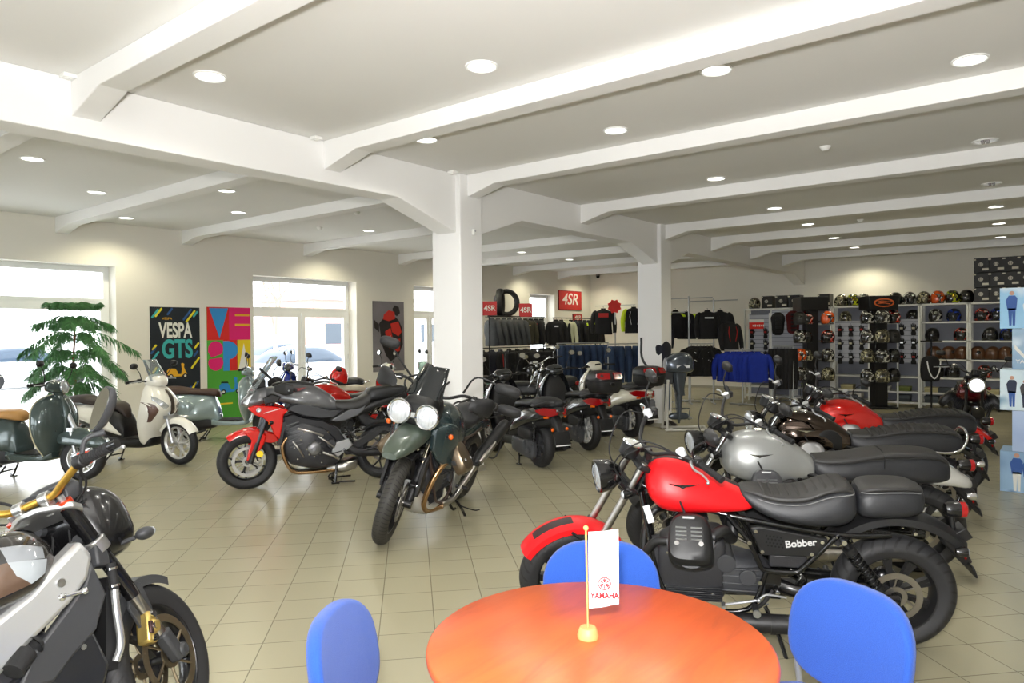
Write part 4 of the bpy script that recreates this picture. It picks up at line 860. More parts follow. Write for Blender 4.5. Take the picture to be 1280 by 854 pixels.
def sport(fr, label, P):
    t = fr.root('scooter', label, 'scooter', P.get('group')); body = P['paint']; fR, rR, fx = P.get('fR', .295), P.get('rR', .285), 1.39
    M = steer_matrix((1.14, 0, .9), .44, P.get('steer', 8)); scooter_common(t, P, fx, fR, rR, M, 1.0, 1.12)
    G.T = M
    Rf = fR+.025; w = .068
    g = G(); g.arc((fx, 0, fR), [(Rf-.06, -w), (Rf-.012, -w*.92), (Rf+.008, -w*.5), (Rf+.02, 0), (Rf+.008, w*.5), (Rf-.012, w*.92), (Rf-.06, w), (Rf-.055, w-.004), (Rf-.016, w*.84), (Rf+.002, w*.45), (Rf+.014, 0), (Rf+.002, -w*.45), (Rf-.016, -w*.84), (Rf-.055, -w+.004)], 28, 150, 22); g.out('front_fender', body, t, ang=60)
    G.T = Matrix.Identity(4)
    rows = [(.27, 1.0, .15, .03), (.33, 1.03, .2, .06), (.45, 1.07, .235, .10), (.58, 1.16, .26, .18), (.70, 1.26, .265, .25), (.80, 1.30, .25, .28), (.90, 1.26, .22, .24), (1.0, 1.17, .17, .16), (1.06, 1.09, .12, .08)]
    sh = shell(G(), rows, .05).out('leg_shield', body, t, ang=60)
    G().body([(.30, -.14, .14, .03, 3.5, 0, .97), (.5, -.17, .17, .05, 3.5, 0, .97), (.7, -.2, .2, .07, 3.5, 0, 1.0), (.9, -.16, .16, .06, 3.5, 0, 1.04), (1.02, -.09, .09, .03, 3, 0, 1.06)], 22, 5, 'z').out('inner_shield', P.get('inner', PLA), sh)
    def sf(y, z):
        for a, b in zip(rows, rows[1:]):
            if a[0] <= z <= b[0]: f = (z-a[0])/(b[0]-a[0]); xf, w_, k_ = [a[i]+(b[i]-a[i])*f for i in (1, 2, 3)]; return xf-k_*(math.asin(min(abs(y)/w_, 1))*2/pi)**2.2
        return 1.1
    def patch(L, s, d0, d1, nm, mm):
        g = G(); q = []
        for i, (y, z) in enumerate(L):
            y2, z2 = L[(i+1) % len(L)]; q += [(y+(y2-y)*f, z+(z2-z)*f) for f in (0, .33, .66)]
        cy, cz = sum(p[0] for p in q)/len(q), sum(p[1] for p in q)/len(q); n_ = len(q)
        o_ = [(sf(y, z)+d0, s*(y+.004), z) for y, z in q]; m_ = [(sf(cy+(y-cy)*.5, cz+(z-cz)*.5)+d0+.004, s*(cy+(y-cy)*.5+.004), cz+(z-cz)*.5) for y, z in q]; i_ = [(x-d1, y, z) for x, y, z in o_]
        g.add(o_+m_+i_+[(sf(cy, cz)+d0+.006, s*(cy+.004), cz)], [(i, (i+1) % n_, n_+(i+1) % n_, n_+i) for i in range(n_)]+[(n_+i, n_+(i+1) % n_, 3*n_) for i in range(n_)]+[(i, 2*n_+i, 2*n_+(i+1) % n_, (i+1) % n_) for i in range(n_)]); g.out(nm, mm, sh, ang=50)
    for s in (1, -1):
        patch([(.06, .775), (.12, .84), (.19, .92), (.205, .87), (.165, .79), (.10, .73)], s, .010, .03, 'headlight', LENS)
        patch([(.17, .73), (.21, .81), (.238, .84), (.243, .72), (.22, .58), (.19, .58)], s, .007, .03, 'side_trim', P.get('accent', PLA))
    g = G(); g.body([(.66, -.022, .022, .01, 3, 0, 1.275), (.74, -.03, .03, .014, 3, 0, 1.30), (.9, -.03, .03, .014, 3, 0, 1.272), (.99, -.015, .015, .01, 3, 0, 1.19)], 16, 5, 'z'); g.out('nose_trim', P.get('nose', BLK), sh)
    G.T = M
    g = G(); g.body([(.93, 1.05, 1.12, .06, 2.6), (.97, 1.03, 1.16, .12, 2.8), (1.04, 1.03, 1.2, .14, 2.8), (1.12, 1.03, 1.17, .12, 2.8), (1.17, 1.04, 1.12, .06, 2.6)], 24, 5)
    hs = g.out('headset', body, t, ang=60); G().box((.95, 0, 1.13), (.02, .12, .06), (0, -.7, 0)).out('display', mat('display_glass', (20, 24, 26), .08, coat=1.), hs, bev=.006)
    if P.get('screen', 1):
        g = G(); rings = []
        for i in range(8):
            v = i/7; z = 1.12+.27*v*P.get('screen_h', 1); x = 1.15-.16*v; w_ = .15-.04*v; rings.append([(x-.05*abs(u)**2, u*w_, z) for u in [-1+2*j/8 for j in range(9)]]+[(x-.004-.05*abs(u)**2, u*w_, z) for u in [1-2*j/8 for j in range(9)]])
        g.loft(rings); g.out('windscreen', mat('clear_plastic', (225, 232, 235), .05, trans=.85, ior=1.2), hs, ang=60)
    G.T = Matrix.Identity(4)
    g = G(); g.body([(.45, .24, .38, .15, 4), (.6, .22, .36, .17, 4), (.85, .22, .34, .17, 4), (1.0, .24, .36, .15, 4), (1.04, .27, .36, .11, 4)], 22, 5); fb = g.out('floorboard', P.get('lower', PLA), t)
    G().span((.6, -.14, .34), (.95, .14, .352)).out('floor_mat', RUB, fb, bev=.005)
    # rear body: a lower dark valance and an upper painted flank rising to the tail
    g = G(); g.body([(-.36, .60, .70, .05, 2.6), (-.3, .56, .74, .1, 2.8), (-.1, .50, .76, .15, 3), (.15, .42, .76, .175, 3), (.4, .33, .74, .18, 3), (.55, .28, .66, .16, 3), (.62, .26, .5, .13, 3)], 26, 6); g.out('rear_valance', P.get('lower', PLA), t)
    up = G(); up.body([(-.50, .74, .78, .035, 2.4), (-.45, .69, .80, .09, 2.8, .1), (-.33, .64, .815, .15, 2.8, .2), (-.15, .585, .815, .19, 2.8, .25), (.05, .53, .80, .205, 2.8, .3), (.25, .46, .77, .205, 2.9, .35), (.42, .41, .68, .19, 3, .3), (.54, .37, .52, .165, 3, .1), (.6, .35, .43, .14, 3)], 30, 6)
    ub = up.out('rear_body', body, t, ang=60)
    st = G().body([(-.42, .80, .83, .06, 2.5), (-.38, .78, .87, .11, 2.8), (-.25, .775, .90, .15, 3, .1), (-.08, .775, .90, .155, 3, .1), (.02, .775, .865, .155, 3, .1), (.2, .765, .84, .155, 3, .08), (.38, .735, .83, .14, 2.9, .05), (.5, .69, .80, .11, 2.8), (.56, .62, .74, .08, 2.6), (.59, .60, .66, .05, 2.4)], 30, 6).out('seat', P['seat'], t, ang=60)
    G().tube([(-.38, .1, .85), (-.1, .15, .84), (.05, .152, .81), (.35, .14, .785)], .004, 6, 5).out('piping', P.get('pipe_m', BLKM), st)
    for s in (1, -1):
        g = G(); g.loft([[(-.49, s*(.05+d), .71), (-.45, s*(.11+d), .685), (-.30, s*(.172+d), .70), (-.20, s*(.19+d), .745), (-.34, s*(.155+d), .785), (-.48, s*(.08+d), .78)] for d in (-.02, .012)]); g.out('tail_light', REDL, ub, bev=.004)
        g = G(); g.loft([[(-.40, s*(.118+d), .66), (-.34, s*(.14+d), .655), (-.34, s*(.14+d), .68), (-.40, s*(.118+d), .688)] for d in (-.01, .014)]); g.out('indicator', ORL, ub, bev=.003)
        g = G(); g.tube([(.0, s*.13, .79), (-.2, s*.19, .80), (-.4, s*.14, .85), (-.47, s*.07, .86)], .013, 10, 6, flat=1.5); g.out('grab_rail', P.get('rail_m', BLKM), t)
    G().box((-.485, 0, .745), (.02, .09, .04)).out('tail_light', REDL, ub, bev=.006)
    g = G(); g.body([(-.52, .38, .44, .03, 3), (-.47, .42, .56, .05, 3), (-.38, .55, .7, .07, 3)], 16, 4); g.box((-.52, 0, .43), (.012, .22, .16), (0, .3, 0)); g.box((-.545, 0, .36), (.014, .23, .012), (0, .3, 0)); ph = g.out('plate_holder', BLKM, t, bev=.003)
    G().box((-.55, 0, .345), (.006, .2, .012), (0, .3, 0)).out('holder_strip', mat('white_print', (230, 230, 230), .5), ph)
    for s in (1, -1): G().sph((-.47, s*.1, .53), (.014, .022, .022)).out('reflector', ORL, ph)
    if P.get('topbox'):
        # a top case: two shells, a hinge band, red reflectors
        x0 = -.46
        lo = G(); lo.body([(.86, -.13, .13, .14, 4, 0, x0), (.875, -.17, .17, .18, 4, 0, x0), (.95, -.20, .20, .205, 4, 0, x0), (1.03, -.215, .215, .215, 4, 0, x0)], 32, 4, 'z'); l_ = lo.out('top_case', PLA, t, ang=50)
        hi = G(); hi.body([(1.035, -.213, .213, .213, 4, 0, x0), (1.08, -.21, .21, .21, 4, 0, x0), (1.13, -.19, .19, .185, 3.6, 0, x0+.01), (1.165, -.13, .13, .12, 3, 0, x0+.02), (1.17, -.05, .05, .05, 2.5, 0, x0+.03)], 32, 5, 'z'); hi.out('case_lid', BLKM, l_, ang=50)
        q = G()
        for s in (1, -1): q.loft([[(x0-.218-d, s*.03, 1.06), (x0-.205-d, s*.15, 1.06), (x0-.14-d, s*.205, 1.08), (x0-.12-d, s*.19, 1.135), (x0-.165-d, s*.13, 1.148), (x0-.185-d, s*.03, 1.15)] for d in (-.02, .012)])
        q.out('case_reflector', REDL, l_, bev=.005)
        G().box((x0-.218, 0, .99), (.02, .07, .06)).out('lock', BLK, l_, bev=.01)
        G().box((x0+.06, 0, .865), (.34, .16, .02)).box((x0+.2, 0, .84), (.2, .12, .04)).out('luggage_carrier', BLKM, t, bev=.005)
    return t
PV = lambda n, c, **k: mat(n, c, .16, metal=.3, coat=1., **k)
LS = dict(rim=mat('silver_rim', (215, 216, 214), .25, metal=.5, coat=.4))
vespa(Frame((-24, 598), (92, 600), 0), 'dark grey-green scooter with tan seat at the left edge', dict(LS, paint=PV('scooter_grey_green', (70, 84, 84)), seat=mat('tan_leather', (176, 132, 76), .5, bump=.1, bscale=150), trim=mat('beige_trim', (196, 190, 160), .4), steer=10, rk=.66))
vespa(Frame((228, 551), (330, 548), 0), 'pale silver-blue scooter with brown seat in front of the posters', dict(LS, paint=PV('scooter_pale_blue', (150, 168, 172)), seat=mat('brown_leather', (66, 46, 38), .55, bump=.1, bscale=150), trim=mat('silver_rim', (215, 216, 214), .25), steer=10))
sport(Frame((118, 576), (221, 581), 0), 'white scooter with clear windscreen, dark seat and large silver front wheel', dict(LS, paint=mat('scooter_pearl_white', (236, 234, 224), .18, coat=1.), seat=mat('dark_brown_seat', (48, 38, 34), .5, bump=.1), accent=mat('brown_panel', (92, 66, 58), .3, coat=.5), lower=BLKM, rail_m=mat('grey_rail', (130, 135, 138), .3, metal=.4), nose=mat('dark_trim', (60, 52, 44), .3), nsp=5, rk=.74, steer=-4, rR=.285, mir_h=.2, ftw=.1))
vespa(Frame((432, 531), (352, 533), 0), 'blue scooter with black seat by the middle window', dict(LS, paint=PV('scooter_blue', (24, 50, 140)), seat=LEAD, trim=BLKM, steer=0, group=None))
vespa(Frame((415, 545), (490, 538), 0), 'cream scooter with red rear body beside the middle window', dict(LS, paint=mat('scooter_red', (205, 28, 22), .2, coat=1.), seat=mat('cream_seat', (214, 206, 186), .5), trim=CHR, steer=0, headset=mat('scooter_cream', (226, 224, 200), .2, coat=1.)))
vespa(Frame((596, 528), (556, 530), 0), 'mint green scooter half hidden behind the near pillar', dict(LS, paint=mat('scooter_mint', (168, 206, 190), .2, coat=1.), seat=LEAD, trim=CHR, steer=0))
def head_to(px, py, ang, wb=1.39):
    R = atz(px, py); return R, R+Vector((cos(radians(ang)), sin(radians(ang)), 0))*wb
class Frame2(Frame):
    def __init__(s, R, F, lean=0.):
        s.R = R; d = F-R; s.wb = hypot(d.x, d.y); s.rz = atan2(d.y, d.x); s.lean = radians(lean)
        s.M = Matrix.Translation(s.R) @ Matrix.Rotation(s.rz, 4, 'Z') @ Matrix.Rotation(-s.lean, 4, 'X'); s.I = s.M.inverted()
BKP = mat('scooter_black', (30, 31, 33), .22, coat=.8)
sport(Frame2(*head_to(676, 584, 66)), 'black scooter seen from behind with red and orange tail lights, right of the near pillar', dict(paint=BKP, seat=LEAD, rim=ENG2, lower=PLA, rtw=.14, rk=.62, screen=0, group='black scooters between the pillars'))
sport(Frame2(*head_to(735, 563, 62)), 'grey-black scooter with a top case and spoked silver rear wheel', dict(paint=mat('scooter_graphite', (50, 53, 56), .25, metal=.4, coat=.8), seat=LEAD, rim=LS['rim'], lower=PLA, rR=.32, fR=.32, rk=.68, topbox=1, screen=0, nsp=7, group='black scooters between the pillars'))
sport(Frame2(*head_to(789, 547, 66)), 'white and black scooter with a top case, beside the far pillar', dict(paint=mat('scooter_white', (226, 222, 205), .18, coat=1.), seat=LEAD, rim=LS['rim'], lower=PLA, rR=.3, fR=.3, topbox=1, screen=0))
# more motorcycles half hidden in the middle of the shop
def behind(px, py, ang, label, lean=5, **k):
    R = atz(px, py); F = R+Vector((cos(radians(ang)), sin(radians(ang)), 0))*1.7
    P = dict(paint=BLK, tank='v', seat='plain', fstyle='wire', rstyle='wire', steer=15, fork_mat=CHR, ff_mat=BLK, rf_mat=BLK, pipe=CHR, muffler=CHR, cover=ENG2, ribs=False, ftyre=T_road, ftw=.11); P.update(k)
    return classic(Frame2(R, F, lean), label, P)
def sissy(t, label=None):
    g = G(); g.tube([(-.12, .1, .7), (-.2, .1, 1.0), (-.24, .07, 1.17), (-.245, 0, 1.2), (-.24, -.07, 1.17), (-.2, -.1, 1.0), (-.12, -.1, .7)], .011, 10, 6); g.tube([(.0, .12, .78), (-.1, .13, .95), (-.14, .05, 1.0), (-.14, -.05, 1.0), (-.1, -.13, .95), (.0, -.12, .78)], .009, 10, 6); g.out('passenger_rail', CHR, t)
sissy(behind(662, 541, 120, 'black touring motorcycle with chrome passenger rail, just right of the near pillar', paint=BLK))
behind(716, 529, 62, 'black motorcycle with chrome mirrors behind the black scooters', mirrors=1, mir_mat=CHR, bar_mat=CHR)
behind(492, 556, 160, 'red and black motorcycle with white-rimmed wheel behind the dark adventure bike', paint=REDG, rim_mat=mat('white_rim', (215, 205, 190), .3), lean=5, rstyle='wire')
# the front-facing motorcycle in the right corner
F_ = atz(1214, 566); R_ = F_+Vector((cos(radians(10)), sin(radians(10)), 0))*1.7
classic(Frame2(R_, F_, 4), 'black motorcycle with dark red tank facing the camera, round white headlight glowing', dict(paint=mat('wine_red_paint', (92, 8, 18), .16, metal=.3, coat=1.), tank='v', seat='plain', fstyle='cast', rstyle='cast', steer=4, fork_mat=BLKM, ff_mat=BLK, rf_mat=BLK, pipe=BLKM, muffler=BLKM, cover=BLKM, ribs=False, hl_r=.105, hl_lens=LIT, hl_rim=CHR, ind_lens=REDL, ftyre=T_fat))
# ================================================================== red and grey touring bike (side view)
fr = Frame((478, 597), (309.5, 611), 0)
t = fr.root('motorcycle', 'red and dark grey sport touring motorcycle on its centre stand, left of the near pillar', 'motorcycle')
GP = mat('tracer_grey', (102, 103, 106), .28, metal=.35, coat=.7); RP = mat('tracer_red', (206, 20, 14), .2, coat=.9); TRIM = mat('dark_trim_plastic', (44, 45, 48), .42)
wb = fr.wb; AX = (wb, 0, .31)
Mt = steer_matrix((1.2, 0, .9), .42, 4)
wheel('front_wheel', t, AX, .318, .12, .225, 'y', BLKM, T_road, (1, -1), .165, Mt, 5, mdisc=mat('light_disc', (190, 190, 188), .3, metal=.8), lip=True)
wheel('rear_wheel', t, (0, 0, .318), .318, .18, .225, 'y', BLKM, T_road, (-1,), .12, None, 5)
G.T = Mt
for s in (1, -1):
    g = G(); g.tube([(wb-.02, s*.11, .30), (wb-.10, s*.11, .52)], [.032, .028], 14); f_ = g.out('fork_slider', BLKM, t)
    g = G(); g.tube([(wb-.095, s*.11, .5), (wb-.2, s*.11, .80), (wb-.27, s*.11, 1.0)], [.022, .03, .03], 14, 3); g.out('fork_leg', mat('fork_grey', (70, 72, 76), .3, metal=.8), t)
    calliper(t, (wb-.10, s*.105, .37), BLKM, 1., .4)
R1 = .345
g = G(); w = .075
g.arc(AX, [(R1-.05, -w), (R1-.01, -w*.92), (R1+.008, -w*.5), (R1+.012, 0), (R1+.008, w*.5), (R1-.01, w*.92), (R1-.05, w), (R1-.046, w-.004), (R1-.014, w*.84), (R1+.002, w*.45), (R1+.006, 0), (R1+.002, -w*.45), (R1-.014, -w*.84), (R1-.046, -w+.004)], 52, 132, 20)
ffd = g.out('front_fender', RP, t, ang=60)
for s in (1, -1):
    G().plate([(wb+.05, .665), (wb-.10, .675), (wb-.2, .60), (wb-.17, .5), (wb-.07, .34), (wb+.02, .32), (wb+.0, .42), (wb-.04, .55)], s*.078, s*.125, shrink=.95).out('fender_blade', RP, ffd, bev=.012)
    G().plate([(wb-.15, .64), (wb-.28, .60), (wb-.335, .52), (wb-.25, .50), (wb-.16, .52)], s*.06, s*.085, shrink=.95).out('fender_rear', RP, ffd, bev=.006)
G().cyl((wb-.12, .14, .40), (wb-.12, .147, .40), .036, 24).out('round_sticker', mat('yellow_sticker', (250, 215, 40), .4), t)
bolts(t, [(wb-.13, .135, .33), (wb-.125, .135, .285)], .02)
g = G(); g.tube([(1.10, .34, 1.13), (1.14, .22, 1.14), (1.2, .1, 1.11), (1.2, -.1, 1.11), (1.14, -.22, 1.14), (1.10, -.34, 1.13)], .012, 12, 5); g.box((1.18, 0, 1.06), (.07, .22, .03)); bar = g.out('handlebar', BLKM, t)
for s in (1, -1):
    grip_set(bar, (1.09, s*.32, 1.13), (1.04, s*.44, 1.12), (1, 0, -.05))
    mirror(bar, (1.13, s*.26, 1.15), (1.10, s*.38, 1.36), (.075, .045), (0, .1, 0), -1, BLKM, mid=(1.18, s*.3, 1.24), shape=.8)
    G().body([(1.06, 1.08, 1.17, .02, 2.6, 0, s*.42), (1.14, 1.06, 1.2, .035, 3, 0, s*.40), (1.2, 1.08, 1.18, .03, 3, 0, s*.36), (1.24, 1.1, 1.16, .02, 3, 0, s*.33)], 16, 4).out('hand_guard', PLA, bar)
G.T = Matrix.Identity(4)
P_ = fr.xz
def secs_px(L, off=0.):
    out = []
    for q in L:
        x0, zt = P_(q[0], q[1], off); x1, zb = P_(q[0], q[2], off); out.append(((x0+x1)/2, zb, zt)+tuple(q[3:]))
    return out
tk = G().body(secs_px([(424, 506, 514, .09, 2.6), (416, 496, 513, .13, 2.8, .2), (405, 488, 512, .165, 2.8, .25), (390, 481, 510, .19, 2.8, .3), (372, 479, 507, .2, 2.8, .3), (354, 480, 503, .18, 2.8, .25), (338, 483, 500, .14, 2.8, .2), (327, 486, 497, .09, 2.6)]), 32, 6).out('fuel_tank', GP, t, ang=50)
G().body(secs_px([(392, 479, 484, .05, 2.6), (374, 476, 484, .09, 3), (350, 477, 486, .09, 3), (340, 480, 486, .05, 2.6)]), 20, 5).out('tank_top_cover', BLKM, tk)
cw = G().body(secs_px([(332, 482, 503, .16, 3, .2), (322, 484, 506, .17, 3, .25), (312, 490, 508, .13, 2.8, .25), (305, 497, 508, .07, 2.6, .2), (301, 502, 507, .03, 2.4)]), 28, 5).out('front_cowl', GP, t, ang=50)
for s in (1, -1):
    G().plate(fr.outl([(303, 505), (311, 495), (318, 491), (314, 503), (308, 509)], .1), s*.06, s*.13, shrink=.8).out('headlight', LENS, cw, bev=.008)
    G().plate(fr.outl([(308, 510.5), (319, 506.5), (348, 508), (362, 512.5), (355, 519), (354, 533), (350, 551), (343, 545), (338, 531), (329, 523), (318, 519)], .2), s*.145, s*.215, shrink=.93).out('side_fairing', RP, t, bev=.014)
    G().plate(fr.outl([(328, 498), (340, 492), (353, 496), (346, 504), (330, 506)], .2), s*.15, s*.205, shrink=.9).out('air_intake', BLK, t, bev=.01)
    G().plate(fr.outl([(356, 513), (362, 507), (376, 503), (392, 507), (411, 513), (432, 513), (419, 523), (403, 524), (380, 521)], .2), s*.14, s*.2, shrink=.93).out('tank_side_cover', TRIM, t, bev=.012)
    G().plate(fr.outl([(354, 521), (366, 517), (380, 522), (405, 526), (424, 536), (434, 552), (427, 560), (418, 548), (405, 536), (388, 533), (368, 533), (362, 545), (353, 540)], .16), s*.1, s*.155, shrink=.96).out('frame_beam', mat('frame_black', (38, 38, 40), .35, metal=.4), t, bev=.012)
    tp = G().plate(fr.outl([(411, 526), (432, 514), (448, 507), (461, 502), (456, 512), (449, 519), (430, 527), (420, 528)], .14), s*.09, s*.15, shrink=.92).out('tail_panel', GP, t, bev=.012)
    indicator(t, (fr.xz(340, 528, .2)[0], s*.19, fr.xz(340, 528, .2)[1]), (fr.xz(338, 528, .2)[0], s*.25, fr.xz(338, 528, .2)[1]), BLKM, ORL, .022, .05)
emb = G(); ex, ez = fr.xz(323.5, 513, .22); emb.lathe([(0, .002), (.016, .002), (.02, .004), (.026, .002), (.026, -.002), (0, -.002)], (ex, .217, ez), (0, 1, 0), 24); emb.out('round_emblem', ALU, t)
sx, sz = fr.xz(341, 513.5, .22); G().plate([(sx+.1, sz-.03), (sx-.07, sz+.012), (sx-.08, sz+.02), (sx+.08, sz-.018)], .212, .2185).out('stripe', mat('white_print', (230, 230, 230), .5), t)
sx, sz = fr.xz(371, 488, .18); G().plate([(sx+.11, sz-.01), (sx+.02, sz+.02), (sx-.11, sz+.03), (sx-.04, sz-.005), (sx+.03, sz-.02)], .165, .188, shrink=.9).out('tank_graphic', mat('dark_red_print', (120, 24, 28), .4), tk)
g = G(); rings = []
for i in range(9):
    v = i/8; x, z = P_(308+30*v, 490-44*v); w_ = .17-.06*v; rings.append([(x-.07*abs(u)**2, u*w_, z) for u in [-1+2*j/8 for j in range(9)]]+[(x-.005-.07*abs(u)**2, u*w_, z) for u in [1-2*j/8 for j in range(9)]])
g.loft(rings); g.out('windscreen', mat('clear_plastic', (225, 232, 235), .05, trans=.85, ior=1.2), cw, ang=60)
g = G(); x, z = P_(322, 478); g.body([(x+.06, z-.05, z, .08, 3), (x, z-.08, z+.05, .11, 3), (x-.08, z-.07, z+.03, .1, 3)], 16, 4); x, z = P_(330, 470); g.box((x, 0, z), (.03, .16, .11), (0, -.5, 0)); x, z = P_(326, 462); g.tube([(x-.1, .12, z-.1), (x, .14, z), (x+.02, .14, z+.02)], .016, 8, 4); g.out('cockpit', BLKM, t, bev=.005)
st = G().body(secs_px([(410, 502, 508, .07, 2.6), (414, 500, 511, .11, 3), (426, 500, 513, .14, 3, .1), (440, 499, 513, .155, 3, .1), (452, 494, 511, .15, 3, .1), (460, 488, 506, .14, 3, .1)]), 28, 6).out('rider_seat', LEA, t, ang=60)
G().body(secs_px([(457, 488, 503, .11, 3), (464, 484, 500, .14, 3, .1), (480, 482, 498, .13, 3, .1), (496, 481, 494, .11, 3, .1), (508, 483, 489, .06, 2.6)]), 28, 6).out('pillion_seat', LEAD, t, ang=60)
G().body(secs_px([(448, 506, 520, .09, 3), (470, 498, 510, .1, 3), (492, 492, 503, .08, 3), (506, 489, 498, .05, 3)]), 22, 5).out('tail', BLKM, t)
x, z = P_(508, 493); G().box((x, 0, z), (.03, .1, .05)).out('tail_light', REDL, t, bev=.01)
eb = G(); eb.body(secs_px([(352, 536, 556, .1, 3), (360, 526, 578, .16, 4), (376, 524, 584, .19, 4), (392, 528, 586, .2, 4), (408, 534, 585, .18, 4), (422, 545, 580, .13, 4), (430, 550, 572, .08, 3)], .1), 26, 4); eo = eb.out('engine_block', ENG, t, ang=30)
cx_, cz_ = P_(393, 561, .2); q = G(); q.lathe([(0, .035), (.05, .035), (.068, .025), (.082, 0), (.085, -.05)], (cx_, .2, cz_), (0, 1, 0), 32); q.lathe([(0, .048), (.026, .045), (.03, .03)], (cx_, .2, cz_), (0, 1, 0), 24); q.out('clutch_cover', mat('cover_silver', (120, 120, 122), .35, metal=.7), eo)
cx2, cz2 = P_(414, 555, .2); q = G(); q.lathe([(0, .03), (.045, .028), (.06, 0), (.06, -.05)], (cx2, .17, cz2), (0, 1, 0), 24); q.out('sprocket_cover', ENG, eo)
q = G()
for i in range(7): x, z = P_(362+i*.8, 530+i*4.5, .17); q.box((x-.03, .17, z), (.14, .06, .007), (0, .3, 0))
q.out('cylinder_fins', mat('fin_grey', (96, 97, 100), .4, metal=.6), eo)
bolts(eo, [(cx_+.085*cos(a), .215, cz_+.085*sin(a)) for a in [i*pi/4 for i in range(8)]]+[(P_(x_, y_, .19)[0], .2, P_(x_, y_, .19)[1]) for x_, y_ in ((368, 560), (372, 574), (380, 540), (402, 578), (410, 540), (376, 550))], .009)
for (xa, ya), (xb, yb), r_ in (((372, 536), (404, 545), .012), ((366, 552), (380, 572), .010), ((404, 566), (424, 574), .014), ((398, 546), (418, 560), .009)):
    a_, b_ = P_(xa, ya, .2), P_(xb, yb, .2); G().tube([(a_[0], .2, a_[1]), ((a_[0]+b_[0])/2, .225, (a_[1]+b_[1])/2+.01), (b_[0], .2, b_[1])], r_, 10, 5).out('engine_pipe', STL, eo)
g = G(); x, z = P_(351, 540, .0); g.box((x, 0, z), (.04, .34, .26), (0, -.2, 0)); g.out('radiator', BLKM, t)
for s, d in ((1, 0), (.4, .02), (-.4, .02)):
    g = G(); g.tube([(P_(360, 545, .1)[0], s*.13, P_(360, 545, .1)[1]), (P_(353, 555, .1)[0], s*.14, P_(353, 555)[1]), (P_(355, 570)[0], s*.13, P_(355, 572)[1]), (P_(366, 582)[0], s*.12, .17), (P_(390, 586)[0], s*.11, .15), (P_(420, 584)[0], s*.08, .15)], .02, 12, 6); g.out('exhaust_pipe', COP if s == 1 else STL, t)
g = G(); x0, x1 = P_(408, 580)[0], P_(446, 570)[0]; g.body([(x0, .12, .2, .06, 3), ((x0+x1)/2, .11, .25, .14, 3.5), (x1+.03, .14, .27, .12, 3.5), (x1, .18, .24, .05, 3)], 22, 5); g.out('silencer', STL, t)
g = G()
for s in (1, -1): x0, z0 = P_(431, 556, .1); g.tube([(x0, s*.11, z0), (.3, s*.13, .345), (0, s*.13, .318)], [.045, .04, .03], 12, 5, flat=1.2)
g.box((.38, 0, .36), (.12, .22, .09)); g.out('swingarm', mat('frame_black', (38, 38, 40), .35), t, bev=.01)
g = G(); g.tube([(.3, .15, .36), (.02, .16, .40)], .012, 8); g.plate([(.42, .40), (.25, .5), (.05, .60), (-.05, .6), (.12, .47), (.3, .38)], .02, .09, shrink=.95); g.out('chain_guard', PLA, t, bev=.006)
g = G(); g.arc((0, 0, .318), [(.345, -.08), (.36, -.05), (.362, .05), (.345, .08), (.335, .07), (.35, 0), (.335, -.07)], 50, 110, 12); g.out('rear_hugger', PLA, t)
g = G(); g.tube([fr.p(444, 505), (.15, 0, .66), (-.15, 0, .62), (-.28, 0, .52)], [.03, .03, .025, .015], 8, 5, flat=2.2); g.box((-.3, 0, .46), (.012, .2, .14), (0, .3, 0)); g.out('plate_holder', BLKM, t, bev=.004)
shock(t, (.42, 0, .58), (.30, 0, .36), .035, 7)
for s in (1, -1):
    x, z = P_(430, 562, .18); g = G(); g.plate(fr.outl([(418, 553), (436, 548), (442, 556), (430, 566), (422, 572), (414, 566)], .17), s*.15, s*.175, shrink=.92); fb = g.out('footpeg_bracket', ALU, t, bev=.006)
    g = G(); g.cyl((x, s*.17, z), (x, s*.27, z-.005), .016, 12); g.tube([(x+.02, s*.2, z-.01), (x+.12, s*.2, z-.03), (x+.17, s*.2, z-.02)], .006, 8, 3); g.cyl((x+.17, s*.2, z-.02), (x+.17, s*.25, z-.02), .01, 10); g.out('footpeg', BLKM, t)
    x, z = P_(446, 548, .17); g = G(); g.tube([(x+.1, s*.13, z+.1), (x, s*.16, z)], .012, 8); g.cyl((x, s*.15, z), (x, s*.24, z+.01), .015, 12); g.out('pillion_peg', BLKM, t)
g = G(); x, z = P_(421, 580, .1); x1, z1 = P_(419, 607, .12); x2, z2 = P_(437, 606, .15)
for s in (1, -1): g.tube([(x, s*.1, z), (x1, s*.14, .02)], .016, 8); g.tube([(x1-.04, s*.14, .022), (x1-.22, s*.17, .02)], .011, 8); g.box((x1, s*.14, .012), (.09, .05, .02))
g.tube([(x, -.1, z-.02), (x, .1, z-.02)], .014, 8); g.tube([(x1+.02, .14, .03), (x1+.08, .17, .1), (x1+.02, .17, .14)], .009, 8, 4); g.out('centre_stand', BLK, t, bev=.003)
# ================================================================== dark blue-green adventure bike (three-quarter front view)
F_ = atz(482, 679); A_ = radians(202)
fr = Frame2(F_-Vector((cos(A_), sin(A_), 0))*1.53*1.07, F_, 12)
t = fr.root('motorcycle', 'dark blue-green adventure motorcycle with two round headlights, in front of the near pillar', 'motorcycle'); t.scale = (1.07,)*3
DG = mat('slate_green_paint', (44, 58, 60), .25, metal=.3, coat=.8); DGM = mat('beak_green', (72, 82, 72), .3, metal=.2, coat=.5)
Mt = steer_matrix((1.23, 0, .9), .47, 14); AX = (1.53, 0, .345)
wheel('front_wheel', t, AX, .345, .118, .255, 'wire', mat('dark_rim', (60, 60, 62), .3, metal=.8), T_block, (1, -1), .155, Mt)
wheel('rear_wheel', t, (0, 0, .335), .335, .155, .235, 'wire', mat('dark_rim', (60, 60, 62), .3, metal=.8), T_block, (-1,), .13)
